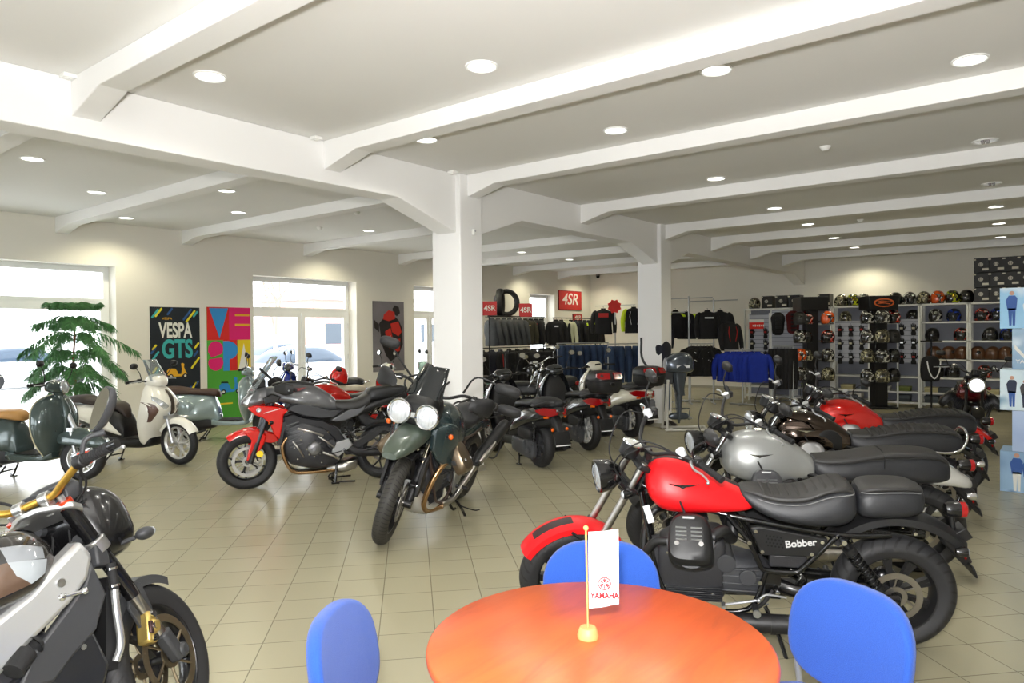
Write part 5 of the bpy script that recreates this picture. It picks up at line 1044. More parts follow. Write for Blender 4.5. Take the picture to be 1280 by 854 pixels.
G.T = Mt; fa = lambda z, y: (1.53-.035-(z-.345)*.53, y, z)
for s in (1, -1):
    g = G(); g.tube([fa(.60, s*.105), fa(1.06, s*.105)], .024, 16); f_ = g.out('fork_leg', mat('fork_gold_grey', (205, 198, 180), .2, metal=1.), t)
    g = G(); g.tube([fa(.31, s*.105), fa(.62, s*.105)], [.034, .032], 16); g.tube([fa(.64, s*.105), fa(.66, s*.105)], .034, 14); g.cyl((AX[0], s*.08, AX[2]), (AX[0], s*.135, AX[2]), .03, 14); g.out('fork_slider', BLKM, f_)
    g = G(); g.body([(AX[0]-.16, .40, .70, .012, 3, 0, s*.142), (AX[0]-.10, .38, .72, .018, 3, 0, s*.145), (AX[0]-.04, .40, .66, .012, 3, 0, s*.142)], 14, 4); g.out('fork_guard', PLA, f_)
    calliper(t, (AX[0]-.09, s*.095, AX[2]+.10), BLKM, 1.1, .5)
g = G()
for z in (.84, 1.0): g.box(fa(z, 0), (.08, .28, .035), (0, -.47, 0))
g.out('triple_clamp', BLKM, t, bev=.01)
# low front fender and the beak
R1 = .375; g = G(); w = .07
g.arc(AX, [(R1-.03, -w), (R1, -w*.9), (R1+.01, 0), (R1, w*.9), (R1-.03, w), (R1-.027, w-.005), (R1-.006, w*.8), (R1+.004, 0), (R1-.006, -w*.8), (R1-.027, -w+.005)], 75, 150, 16); g.out('front_fender', BLKM, t)
# handlebar with wide mirrors and hand guards
g = G(); g.tube([(1.02, .40, 1.16), (1.08, .24, 1.18), (1.15, .1, 1.13), (1.15, -.1, 1.13), (1.08, -.24, 1.18), (1.02, -.40, 1.16)], .013, 12, 5); bar = g.out('handlebar', BLKM, t)
for s in (1, -1):
    grip_set(bar, (1.03, s*.34, 1.165), (.98, s*.46, 1.15), (1, 0, -.05))
    G().body([(1.0, 1.10, 1.19, .02, 2.6, 0, s*.47), (1.08, 1.06, 1.22, .05, 3, 0, s*.44), (1.15, 1.08, 1.20, .05, 3, 0, s*.38), (1.19, 1.10, 1.17, .03, 3, 0, s*.33)], 18, 4).out('hand_guard', PLA, bar)
mirror(bar, (1.08, .22, 1.2), (1.1, .56, 1.33), (.11, .05), (0, .1, 0), -1, PLA, .7, mid=(1.1, .3, 1.36), stalk=.007)
mirror(bar, (1.08, -.22, 1.2), (1.12, -.46, 1.42), (.085, .045), (0, .1, 0), -1, PLA, .7, mid=(1.1, -.36, 1.32), stalk=.007)
mirror(bar, (1.02, .38, 1.17), (1.06, .62, 1.17), (.1, .045), (0, .1, 0), -1, PLA, .7, mid=(1.03, .5, 1.12), stalk=.007)
G.T = Matrix.Identity(4)
bk = G(); bk.body([(1.28, .82, .96, .12, 3, .1), (1.4, .78, .92, .125, 3, .15), (1.55, .74, .86, .115, 3, .15), (1.68, .71, .80, .095, 2.8, .1), (1.76, .70, .745, .06, 2.5)], 26, 6).out('beak', DGM, t, ang=50)
hd = G().body([(1.2, .92, 1.16, .14, 3, .1), (1.32, .90, 1.15, .155, 3, .15), (1.40, .90, 1.12, .14, 3, .15), (1.44, .93, 1.08, .09, 2.8)], 26, 5).out('headlight_cowl', BLKM, t, ang=50)
for s in (1, -1): headlamp(hd, (1.46, s*.115, 1.0), .096, .1, 0, 0, BLKM, CHR, mat('lamp_glass_bright', (226, 230, 235), .2, metal=.4, coat=1., bump=.6, bscale=30))
G().box((1.455, 0, .99), (.02, .07, .05)).out('lamp_bridge', CHR, hd, bev=.01)
g = G(); rings = []
for i in range(8):
    v = i/7; z = 1.12+.24*v; x = 1.38-.17*v; w_ = .155-.05*v; rings.append([(x-.06*abs(u)**2, u*w_, z) for u in [-1+2*j/8 for j in range(9)]]+[(x-.006-.06*abs(u)**2, u*w_, z) for u in [1-2*j/8 for j in range(9)]])
g.loft(rings); g.out('windscreen', mat('smoked_plastic', (36, 40, 42), .08, trans=.3, coat=.6), hd, ang=60)
for s in (1, -1): G().tube([(1.3, s*.13, 1.05), (1.36, s*.16, 1.22), (1.2, s*.14, 1.26)], .008, 8, 5).out('screen_bracket', BLKM, t)
G().box((1.16, 0, 1.16), (.02, .13, .09), (0, -.5, 0)).out('display', mat('display_glass', (20, 24, 26), .08, coat=1.), t, bev=.006)
G().body([(.62, .78, .88, .13, 3), (.72, .74, .98, .18, 3, .2), (.88, .70, 1.05, .23, 3, .25), (1.02, .68, 1.07, .25, 3, .25), (1.16, .70, 1.06, .24, 3, .25), (1.28, .76, 1.03, .18, 3, .2), (1.34, .82, .98, .12, 2.6)], 32, 6).out('fuel_tank', DG, t, ang=50)
for s in (1, -1):
    G().body([(1.0, .60, .80, .02, 3, 0, s*.22), (1.12, .56, .92, .045, 3, 0, s*.235), (1.26, .62, .95, .04, 3, 0, s*.21), (1.36, .74, .90, .02, 3, 0, s*.16)], 20, 5).out('tank_wing', DG, t, ang=50)
    indicator(t, (1.25, s*.15, .86), (1.27, s*.27, .86), BLKM, ORL, .022, .05)
st = G().body([(-.12, .82, .90, .1, 3), (.0, .81, .94, .14, 3, .1), (.2, .81, .93, .15, 3, .1), (.35, .80, .89, .16, 3, .1), (.5, .78, .88, .15, 3, .1), (.64, .76, .90, .11, 3), (.7, .8, .88, .06, 2.6)], 30, 5).out('seat', LEAD, t, ang=60)
g = G()
for s in (1, -1): g.tube([(.1, s*.14, .85), (-.1, s*.17, .9), (-.3, s*.13, .92), (-.36, s*.05, .92)], .012, 10, 5)
for i in range(5): g.tube([(-.12-.05*i, -.12, .915), (-.12-.05*i, .12, .915)], .007, 8)
g.out('luggage_rack', BLKM, t)
for s in (1, -1):
    g = G(); g.tube([(.12, s*.16, .84), (-.1, s*.25, .86), (-.3, s*.24, .84), (-.3, s*.24, .5), (-.05, s*.25, .45), (.12, s*.16, .55)], .009, 8, 4); g.out('pannier_rack', BLKM, t)
G().body([(-.42, .66, .72, .03, 3), (-.3, .68, .80, .09, 3), (-.05, .68, .84, .13, 3), (.3, .66, .82, .14, 3), (.5, .62, .78, .13, 3)], 24, 5).out('tail', DG, t, ang=50)
G().box((-.43, 0, .69), (.03, .1, .05)).out('tail_light', REDL, t, bev=.01)
twin_engine(t, mat('bronze_cover', (110, 96, 78), .3, metal=.7), False, COP)
G().body([(.84, .17, .3, .12, 3.5), (.95, .15, .26, .16, 3.5), (1.12, .15, .28, .16, 3.5), (1.26, .2, .38, .14, 3.5), (1.33, .3, .46, .1, 3)], 24, 5).out('skid_plate', mat('skid_aluminium', (205, 205, 203), .3, metal=.7), t, ang=50)
g = G()
for s in (1, -1):
    g.tube([(1.2, s*.05, .85), (.9, s*.12, .76), (.5, s*.13, .7), (.1, s*.13, .74)], .016, 10, 5); g.tube([(1.22, s*.05, .8), (1.18, s*.14, .5), (1.0, s*.15, .24), (.7, s*.14, .24), (.62, s*.14, .5), (.5, s*.13, .7)], .015, 10, 5)
    g.tube([(.62, s*.08, .4), (.35, s*.125, .36), (0, s*.125, .335)], [.04, .034, .028], 10, 5)
g.out('frame', mat('frame_bronze', (64, 50, 44), .35), t)
g = G(); g.tube([(.92, .17, .2), (.75, .2, .22), (.55, .22, .34), (.35, .24, .5)], [.025, .025, .026, .03], 14, 5); g.out('link_pipe', STL, t)
g = G(); g.tube([(.40, .235, .46), (.36, .24, .5), (.30, .245, .54), (.0, .265, .68), (-.18, .275, .76), (-.22, .275, .78)], [.035, .05, .055, .056, .054, .04], 20, 5, flat=1.15); sl = g.out('silencer', BLKM, t)
g = G(); g.tube([(.42, .275, .50), (.32, .29, .55), (.12, .295, .64)], [.02, .032, .024], 10, 4); g.out('heat_shield', STL, sl)
shock(t, (.5, -.02, .7), (.25, -.08, .42), .035, 7)
for s in (1, -1):
    g = G(); g.plate([(.66, .24), (.72, .44), (.52, .50), (.44, .44), (.56, .32), (.6, .24)], s*.15, s*.17); fb = g.out('footpeg_bracket', ALU, t, bev=.006)
    g = G(); g.cyl((.62, s*.17, .3), (.62, s*.28, .3), .018, 12); g.tube([(.62, s*.2, .3), (.74, s*.21, .27), (.82, s*.21, .26)], .007, 8, 3); g.cyl((.42, s*.17, .47), (.42, s*.27, .48), .018, 12); g.out('footpeg', BLKM, fb)
g = G(); g.tube([(.72, .15, .25), (.66, .26, .14), (.6, .36, -.035)], .012, 8, 4); g.tube([(.66, .25, .15), (.58, .36, .12), (.55, .40, .13)], .006, 8, 4); g.box((.6, .365, -.035), (.06, .04, .008)); g.out('side_stand', BLK, t)
g = G(); g.tube([(.75, .14, .22), (.7, .2, .12), (.62, .2, .1)], .012, 8, 4); g.tube([(.75, -.14, .22), (.7, -.2, .12), (.62, -.2, .1)], .012, 8, 4); g.out('centre_stand', BLK, t)
g = G(); g.tube([(-.3, 0, .7), (-.42, 0, .58), (-.48, 0, .5)], [.025, .02, .015], 8, 4, flat=2.); g.box((-.5, 0, .44), (.012, .2, .14), (0, .3, 0)); g.out('plate_holder', BLKM, t, bev=.004)
# helmet on the red and cream scooter's seat, built with the shop helmets further down
# ================================================================== round table, chairs and the table flag
def LD(lat, D, z=0.): return Vector((lat*sin(YAW)+D*cos(YAW), -lat*cos(YAW)+D*sin(YAW), z))
m = bpy.data.materials.new('cherry_laminate'); m.use_nodes = True; nt = m.node_tree; b = nt.nodes['Principled BSDF']
tc = nt.nodes.new('ShaderNodeTexCoord'); mp = nt.nodes.new('ShaderNodeMapping'); mp.inputs['Scale'].default_value = (1.2, 7, 1); mp.inputs['Rotation'].default_value = (0, 0, -.35)
n1 = nt.nodes.new('ShaderNodeTexNoise'); n1.inputs['Scale'].default_value = 1.6; n1.inputs['Detail'].default_value = 7; n1.inputs['Roughness'].default_value = .62; n1.inputs['Distortion'].default_value = .6
cr = nt.nodes.new('ShaderNodeValToRGB'); cr.color_ramp.elements[0].position = .28; cr.color_ramp.elements[0].color = (*lin((164, 68, 30)), 1); cr.color_ramp.elements[1].position = .62; cr.color_ramp.elements[1].color = (*lin((200, 92, 42)), 1)
e = cr.color_ramp.elements.new(.44); e.color = (*lin((188, 82, 38)), 1)
nt.links.new(tc.outputs['Object'], mp.inputs[0]); nt.links.new(mp.outputs[0], n1.inputs['Vector']); nt.links.new(n1.outputs['Fac'], cr.inputs[0]); nt.links.new(cr.outputs[0], b.inputs['Base Color']); b.inputs['Roughness'].default_value = .33
M_cherry = m; STG = mat('table_leg_grey', (150, 152, 155), .35, metal=.7)
t = thing('round_table', 'round orange-brown wooden table with rounded edge, in the foreground', 'table', (1.86, 1.147, 0))
G().lathe([(0, .722), (.51, .722), (.524, .727), (.526, .736), (.524, .745), (.517, .75), (0, .75)], ax=(0, 0, 1), n=96).out('tabletop', M_cherry, t, ang=50)
G().lathe([(0, .70), (.16, .70), (.16, .721), (0, .721)], ax=(0, 0, 1)).cyl((0, 0, .05), (0, 0, .70), .035, 20).out('column', STG, t)
for i in range(4):
    a = i*pi/2+.4; G().tube([(cos(a)*.03, sin(a)*.03, .09), (cos(a)*.2, sin(a)*.2, .06), (cos(a)*.36, sin(a)*.36, .018)], [.025, .022, .016], 10, 5).out('foot', STG, t)
M_blue = mat('blue_upholstery', (30, 72, 156), .9, bump=.35, bscale=500, noise=.10, nscale=260, sheen=.15); M_cf = mat('chair_frame_grey', (176, 178, 182), .3, metal=.7)
def chair(loc, rz, label):
    t = thing('visitor_chair', label, 'chair', loc, rz, 'blue upholstered visitor chairs')
    # backrest: curved pad, rounded outline, wider below the middle
    g = G(); rings = []; W_, H0, H1 = .235, .49, .845; n = 44
    def outline(k):
        pts = []
        for i in range(n):
            a = 2*pi*i/n; c_, s_ = cos(a), sin(a); x = (abs(c_)**.62)*(1 if c_ >= 0 else -1); z = (abs(s_)**.62)*(1 if s_ >= 0 else -1)
            wz = 1-.13*max(z, 0)**2-.05*max(-z, 0)**2; pts.append((x*W_*wz*k, (H0+H1)/2+z*((H1-H0)/2-(1-k)*.12)))
        return pts
    for d, k in ((-.022, .90), (-.02, .96), (-.010, .995), (.0, 1.), (.012, .995), (.022, .965), (.027, .90), (.031, .6), (.032, .2)):
        rings.append([(-.225-.10*((zz-.5)/.35)*.6-d*1.+.16*(yy/.235)**2*.25, yy, zz) for yy, zz in outline(k)])
    g.loft(rings); bk = g.out('backrest', M_blue, t, ang=70)
    g = G(); g.body([(-.2, .425, .465, .17, 3), (-.19, .41, .475, .2, 3.4), (-.05, .405, .485, .225, 3.6), (.12, .405, .485, .225, 3.6), (.21, .41, .475, .2, 3.4), (.235, .425, .46, .15, 3)], 30, 5); g.out('seat', M_blue, t, ang=60)
    for s in (1, -1):
        G().tube([(-.2, s*.2, .405), (-.235, s*.215, .43), (-.235, s*.225, .52), (-.26, s*.225, .62)], .011, 10, 6).out('back_post', M_cf, t)
        G().tube([(.2, s*.215, 0), (.18, s*.215, .35), (.14, s*.215, .40), (.0, s*.21, .405)], .011, 10, 6).out('leg', M_cf, t)
        G().tube([(-.27, s*.225, 0), (-.2, s*.215, .35), (-.15, s*.215, .40), (.0, s*.21, .405)], .011, 10, 6).out('leg', M_cf, t)
        G().cyl((.2, s*.215, 0), (.2, s*.215, .02), .015, 12).out('foot_cap', RUB, t); G().cyl((-.27, s*.225, 0), (-.27, s*.225, .02), .015, 12).out('foot_cap', RUB, t)
    return t
def hdg(lat, dep): v = LD(lat, dep); return atan2(v.y, v.x)
chair(LD(.90, 2.24), hdg(-.9, -.42), 'blue upholstered chair right of the round table, turned back towards the camera')
chair(LD(.34, 2.62), hdg(-.04, -1), 'blue upholstered chair behind the table, in front of the red motorcycle wheel')
chair(LD(-.30, 2.16), hdg(.99, -.12), 'blue upholstered chair left of the round table, seen edge-on')
b_ = atz(735, 797, .75)
t = thing('table_flag', 'white paper table flag with red emblem on a small wooden stand on the round table', 'flag', b_, hdg(0, -1))
M_wd = mat('light_wood', (196, 150, 92), .5, noise=.06, nscale=30)
G().lathe([(0, 0), (.033, 0), (.034, .008), (.027, .030), (.0235, .033), (0, .033)], ax=(0, 0, 1), n=32).out('stand', M_wd, t)
G().tube([(0, 0, .03), (.002, -.004, .335)], .0032, 10).sph((.002, -.004, .342), .0085, 14, 10).out('pole', M_wd, t)
# in the local frame x points at the camera, so the cloth hangs along +y (to the right in view)
g = G(); cols = []
for i in range(13):
    u = i/12; cols.append((.004+.008*sin(u*5.2)*u, .0035+u*.094))
vs = []; fs = []
for k, z in enumerate((.092, .33)):
    for (x, y) in cols: vs.append((x, y, z+(.006 if k else .010)*y/.094))
for (x, y) in cols: pass
g.add(vs+[(x-.0012, y, z) for x, y, z in vs], [(i, i+1, i+14, i+13) for i in range(12)]+[(26+i, 26+i+13, 26+i+14, 26+i+1) for i in range(12)]+[(i, 26+i, 26+i+1, i+1) for i in range(12)]+[(13+i, 14+i, 40+i, 39+i) for i in range(12)]+[(0, 13, 39, 26), (12, 38, 51, 25)])
fl = g.out('flag_cloth', mat('flag_white', (226, 226, 228), .7), t, ang=70)
M_fr = mat('flag_red', (186, 26, 36), .6)
text_mesh('YAMAHA', .0245, M_fr, 'lettering', fl, (.0125, .051, .134), (pi/2, 0, pi/2), .0003, (.86, 1.), bold=.0009)
g = G(); cy, cz = .051, .172
q = lambda r, a: (.0122, cy+r*cos(a), cz+r*sin(a))
n = 32
g.add([p for i in range(n) for p in (q(.0205, 2*pi*i/n), q(.0175, 2*pi*i/n))], [(2*i, 2*((i+1) % n), 2*((i+1) % n)+1, 2*i+1) for i in range(n)])
for k in range(3):
    a = pi/2+k*2*pi/3
    for da in (-.28, 0, .28): g.add([q(.004, a+da-.3), q(.0165, a+da-.09), q(.0165, a+da+.09), q(.004, a+da+.3)], [(0, 1, 2, 3)])
    g.add([q(.004, a+pi-.3), q(.0155, a+pi-.1), q(.0155, a+pi+.1), q(.004, a+pi+.3)], [(0, 1, 2, 3)])
g.out('emblem', M_fr, fl, flat=True)
# ================================================================== silver and black naked bike cut off by the lower left corner
F_ = LD(-1.44, 2.98); h_ = LD(cos(radians(64)), sin(radians(64))); A_ = atan2(h_.y, h_.x)
fr = Frame2(F_-Vector((cos(A_), sin(A_), 0))*1.5, F_, 13)
t = fr.root('motorcycle', 'silver and black naked motorcycle with gold handlebar, cut off at lower left', 'motorcycle')
SIL = mat('silver_bodywork', (196, 197, 196), .2, metal=.55, coat=.8); TKB = mat('tank_black_pearl', (36, 33, 31), .25, metal=.2, coat=.9); MGY = mat('matt_grey_plastic', (52, 53, 55), .5)
SW = mat('brushed_beam', (188, 188, 186), .3, metal=.9); AX = (1.5, 0, .33)
Mt = steer_matrix((1.14, 0, .9), .45, 25)
wheel('front_wheel', t, AX, .33, .125, .235, 'y', mat('wheel_black', (22, 22, 24), .3, coat=.5), T_road, (1, -1), .175, Mt, 3, mdisc=mat('disc_bronze', (150, 136, 112), .3, metal=.9), hubw=.055)
wheel('rear_wheel', t, (0, 0, .33), .33, .18, .235, 'y', mat('wheel_black', (22, 22, 24), .3, coat=.5), T_road, (-1,), .12, None, 3)
G.T = Mt; fa = lambda z, y: (1.5-.02-(z-.33)*.5, y, z)
for s in (1, -1):
    g = G(); g.tube([fa(.62, s*.105), fa(.74, s*.105), fa(1.04, s*.105)], [.029, .031, .031], 20, 2); f_ = g.out('fork_tube', BLK, t)
    g = G(); g.tube([fa(.42, s*.105), fa(.64, s*.105)], .0235, 18); g.out('fork_stanchion', STL, f_)
    g = G(); g.box(fa(.37, s*.108), (.06, .055, .15), (0, -.46, 0)); g.cyl((AX[0], s*.075, AX[2]), (AX[0], s*.145, AX[2]), .032, 16); g.out('fork_foot', MGY, f_, bev=.014)
    g = G(); g.lathe([(.031, -.03), (.046, -.028), (.046, .028), (.031, .03), (.031, -.03)], fa(.86, s*.105), (-.45, 0, .9), 24); g.box(Vector(fa(.86, s*.105))+Vector((.03, 0, .01)), (.04, .05, .045), (0, -.46, 0)); g.out('lower_clamp', SW, t, bev=.005)
    cx, cz = fa(.50, 0)[0]-.035, .475
    g = G(); g.box((cx, s*.10, cz), (.058, .062, .128), (0, .35, 0)); g.box((cx+.012, s*.118, cz+.0), (.05, .05, .05), (0, .35, 0)); cl = g.out('brake_calliper', mat('calliper_gold', (205, 178, 104), .35, metal=.8), t, bev=.012)
    g = G()
    for dz, dx in ((.045, .015), (-.045, -.015), (0, .0)): g.cyl((cx+dx, s*.125, cz+dz), (cx+dx, s*.142, cz+dz), .014, 14)
    g.out('calliper_bolt', CHR, cl); G().box((cx-.018, s*.132, cz), (.022, .012, .05), (0, .35, 0)).out('brake_pads', mat('pad_pin', (70, 50, 50), .4, metal=.5), cl, bev=.003)
    g = G(); g.tube([(cx, s*.12, cz+.07), (cx-.04, s*.13, cz+.18), (cx-.1, s*.11, cz+.30), fa(.9, s*.06)], .0055, 8, 7); g.out('brake_hose', STL, t)
g = G(); tc0 = Vector(fa(1.02, 0)); 
rings = [[tc0+Vector((x*1., y, z0-.45*x)) for x, y in ((-.045, -.10), (-.03, -.145), (.015, -.15), (.04, -.12), (.03, -.04), (.03, .04), (.04, .12), (.015, .15), (-.03, .145), (-.045, .10), (-.075, .04), (-.075, -.04))] for z0 in (-.013, .013)]
g.loft(rings); g.out('upper_clamp', SW, t, bev=.006)
for s in (1, -1):
    p = Vector(fa(1.045, s*.105)); G().cyl(p-Vector((-.005, 0, .012)), p+Vector((-.007, 0, .014)), .03, 20).out('fork_cap', mat('orange_anodised', (216, 70, 34), .3, metal=.5), t)
    G().cyl(p+Vector((-.006, 0, .012)), p+Vector((-.016, 0, .034)), .013, 8).out('adjuster', ALU, t)
    g = G(); q = Vector((1.105, s*.055, 1.06)); g.box(q, (.045, .03, .075), (0, -.3, 0)); g.cyl(q+Vector((-.008, -.02, .03)), q+Vector((-.008, .02, .03)), .026, 20); g.out('bar_clamp', SW, t, bev=.005)
g = G(); g.tube([(1.0, -.36, 1.15), (1.03, -.27, 1.15), (1.07, -.16, 1.115), (1.095, -.09, 1.09), (1.1, 0, 1.09), (1.095, .09, 1.09), (1.07, .16, 1.115), (1.03, .27, 1.15), (1.0, .36, 1.15)], .0145, 16, 6); bar = g.out('handlebar', GOLD, t)
for s in (1, -1):
    grip_set(bar, (1.01, s*.31, 1.152), (.975, s*.43, 1.15), (1, 0, -.06), r=.018); g = G(); g.cyl((.97, s*.438, 1.15), (.965, s*.475, 1.15), .017, 16); g.out('bar_end', BLK, bar)
    g = G(); g.lathe([(0, 0), (.03, 0), (.032, .005), (.032, .045), (.028, .05), (0, .05)], (1.09, s*.24, 1.15), (0, 0, 1), 24); rs = g.out('brake_reservoir', mat('reservoir_grey', (150, 156, 160), .2, metal=.4, coat=.5), bar)
    G().box((1.05, s*.285, 1.165), (.045, .03, .05)).out('switch', mat('orange_switch', (200, 66, 40), .4), bar, bev=.006)
    g = G(); g.tube([(1.06, s*.22, 1.14), (1.16, s*.18, 1.16), (1.22, s*.1, 1.05), (1.2, s*.08, .9)], .006, 8, 7); g.tube([(1.04, s*.26, 1.13), (1.13, s*.2, 1.08), (1.2, s*.05, 1.0), (1.16, s*.04, .86)], .0045, 8, 7); g.out('cables', RUB, t)
# big mirror on the right side, glass towards the rider
mc = Vector(fr.p(128, 512, -.30)); mc = Mt.inverted() @ mc
G.T = Mt
def mir_big(c, base, sgn):
    g = G(); g.tube([base, (base[0]+.03, base[1]+.02*sgn, base[2]+.07), c-Vector((0, .02*sgn, .085))], [.010, .009, .013], 10, 6); R3 = Matrix.Rotation(radians(42), 3, 'X') @ Matrix.Rotation(-.5, 3, 'Z')
    def ring(k, d):
        o = []
        for i in range(32):
            a = 2*pi*i/32; c_, s_ = cos(a), sin(a); y = (abs(c_)**.85)*(1 if c_ >= 0 else -1)*.044*(1+.2*s_); z = s_*.09; o.append(c+R3 @ Vector((d, y*k, z*k)))
        return o
    g.loft([ring(1., -.012), ring(1.03, -.004), ring(1.0, .01), ring(.75, .026), ring(.3, .034)]); o = g.out('mirror', MGY, t); q = G(); q.loft([ring(.93, -.0125), ring(.93, -.0140)]); q.out('mirror_glass', MIRG, o)
mir_big(mc, (1.02, -.29, 1.16), -1)
# headlamp unit seen from behind
g = G(); g.body([(1.19, .88, 1.07, .10, 3), (1.24, .80, 1.11, .15, 3.2, .05), (1.33, .79, 1.115, .165, 3.2, .1), (1.41, .81, 1.08, .15, 3, .1), (1.46, .86, 1.0, .09, 2.6)], 30, 6); hl = g.out('headlight', BLK, t, ang=50)
G().body([(1.43, .84, 1.03, .12, 2.8, .1), (1.47, .87, .99, .085, 2.6)], 24, 3).out('lens', LENS, hl)
for y, z in ((-.045, .97), (-.05, .88), (.045, .97), (.05, .88)): G().lathe([(0, .035), (.02, .033), (.022, .005), (.036, 0), (.038, -.03)], (1.195, y*1.5, z+.02), (-1, 0, 0), 20).out('lamp_socket', MGY, hl)
g = G(); g.body([(1.17, 1.05, 1.13, .09, 3), (1.22, 1.05, 1.16, .11, 3), (1.28, 1.04, 1.12, .09, 3)], 20, 4); g.box((1.165, 0, 1.105), (.012, .16, .06), (0, -.5, 0)); g.out('instrument_panel', MGY, t, bev=.004)
g = G(); g.box((1.20, -.11, .82), (.07, .05, .10), (0, .2, 0)); g.box((1.22, .11, .82), (.07, .05, .10)); g.out('lamp_bracket', MGY, t, bev=.01)
for s in (1, -1):
    g = G(); g.cyl((1.30, s*.13, .835), (1.32, s*.2, .835), .009, 12); g.sph((1.335, s*.235, .838), (.045, .034, .026)); i_ = g.out('indicator', MGY, t); G().sph((1.357, s*.237, .838), (.027, .03, .022)).out('lens', LENS, i_)
# front mudguard
R1 = .36; w = .07; g = G()
g.arc(AX, [(R1-.05, -w), (R1-.008, -w*.92), (R1+.006, 0), (R1-.008, w*.92), (R1-.05, w), (R1-.045, w-.005), (R1-.012, w*.8), (R1, 0), (R1-.012, -w*.8), (R1-.045, -w+.005)], 62, 150, 20); g.plate([(1.42, .66), (1.36, .68), (1.30, .58), (1.36, .42), (1.44, .40), (1.44, .55)], -.085, -.098); g.plate([(1.42, .66), (1.36, .68), (1.30, .58), (1.36, .42), (1.44, .40), (1.44, .55)], .085, .098); g.out('front_mudguard', MGY, t, bev=.003)
G.T = Matrix.Identity(4)
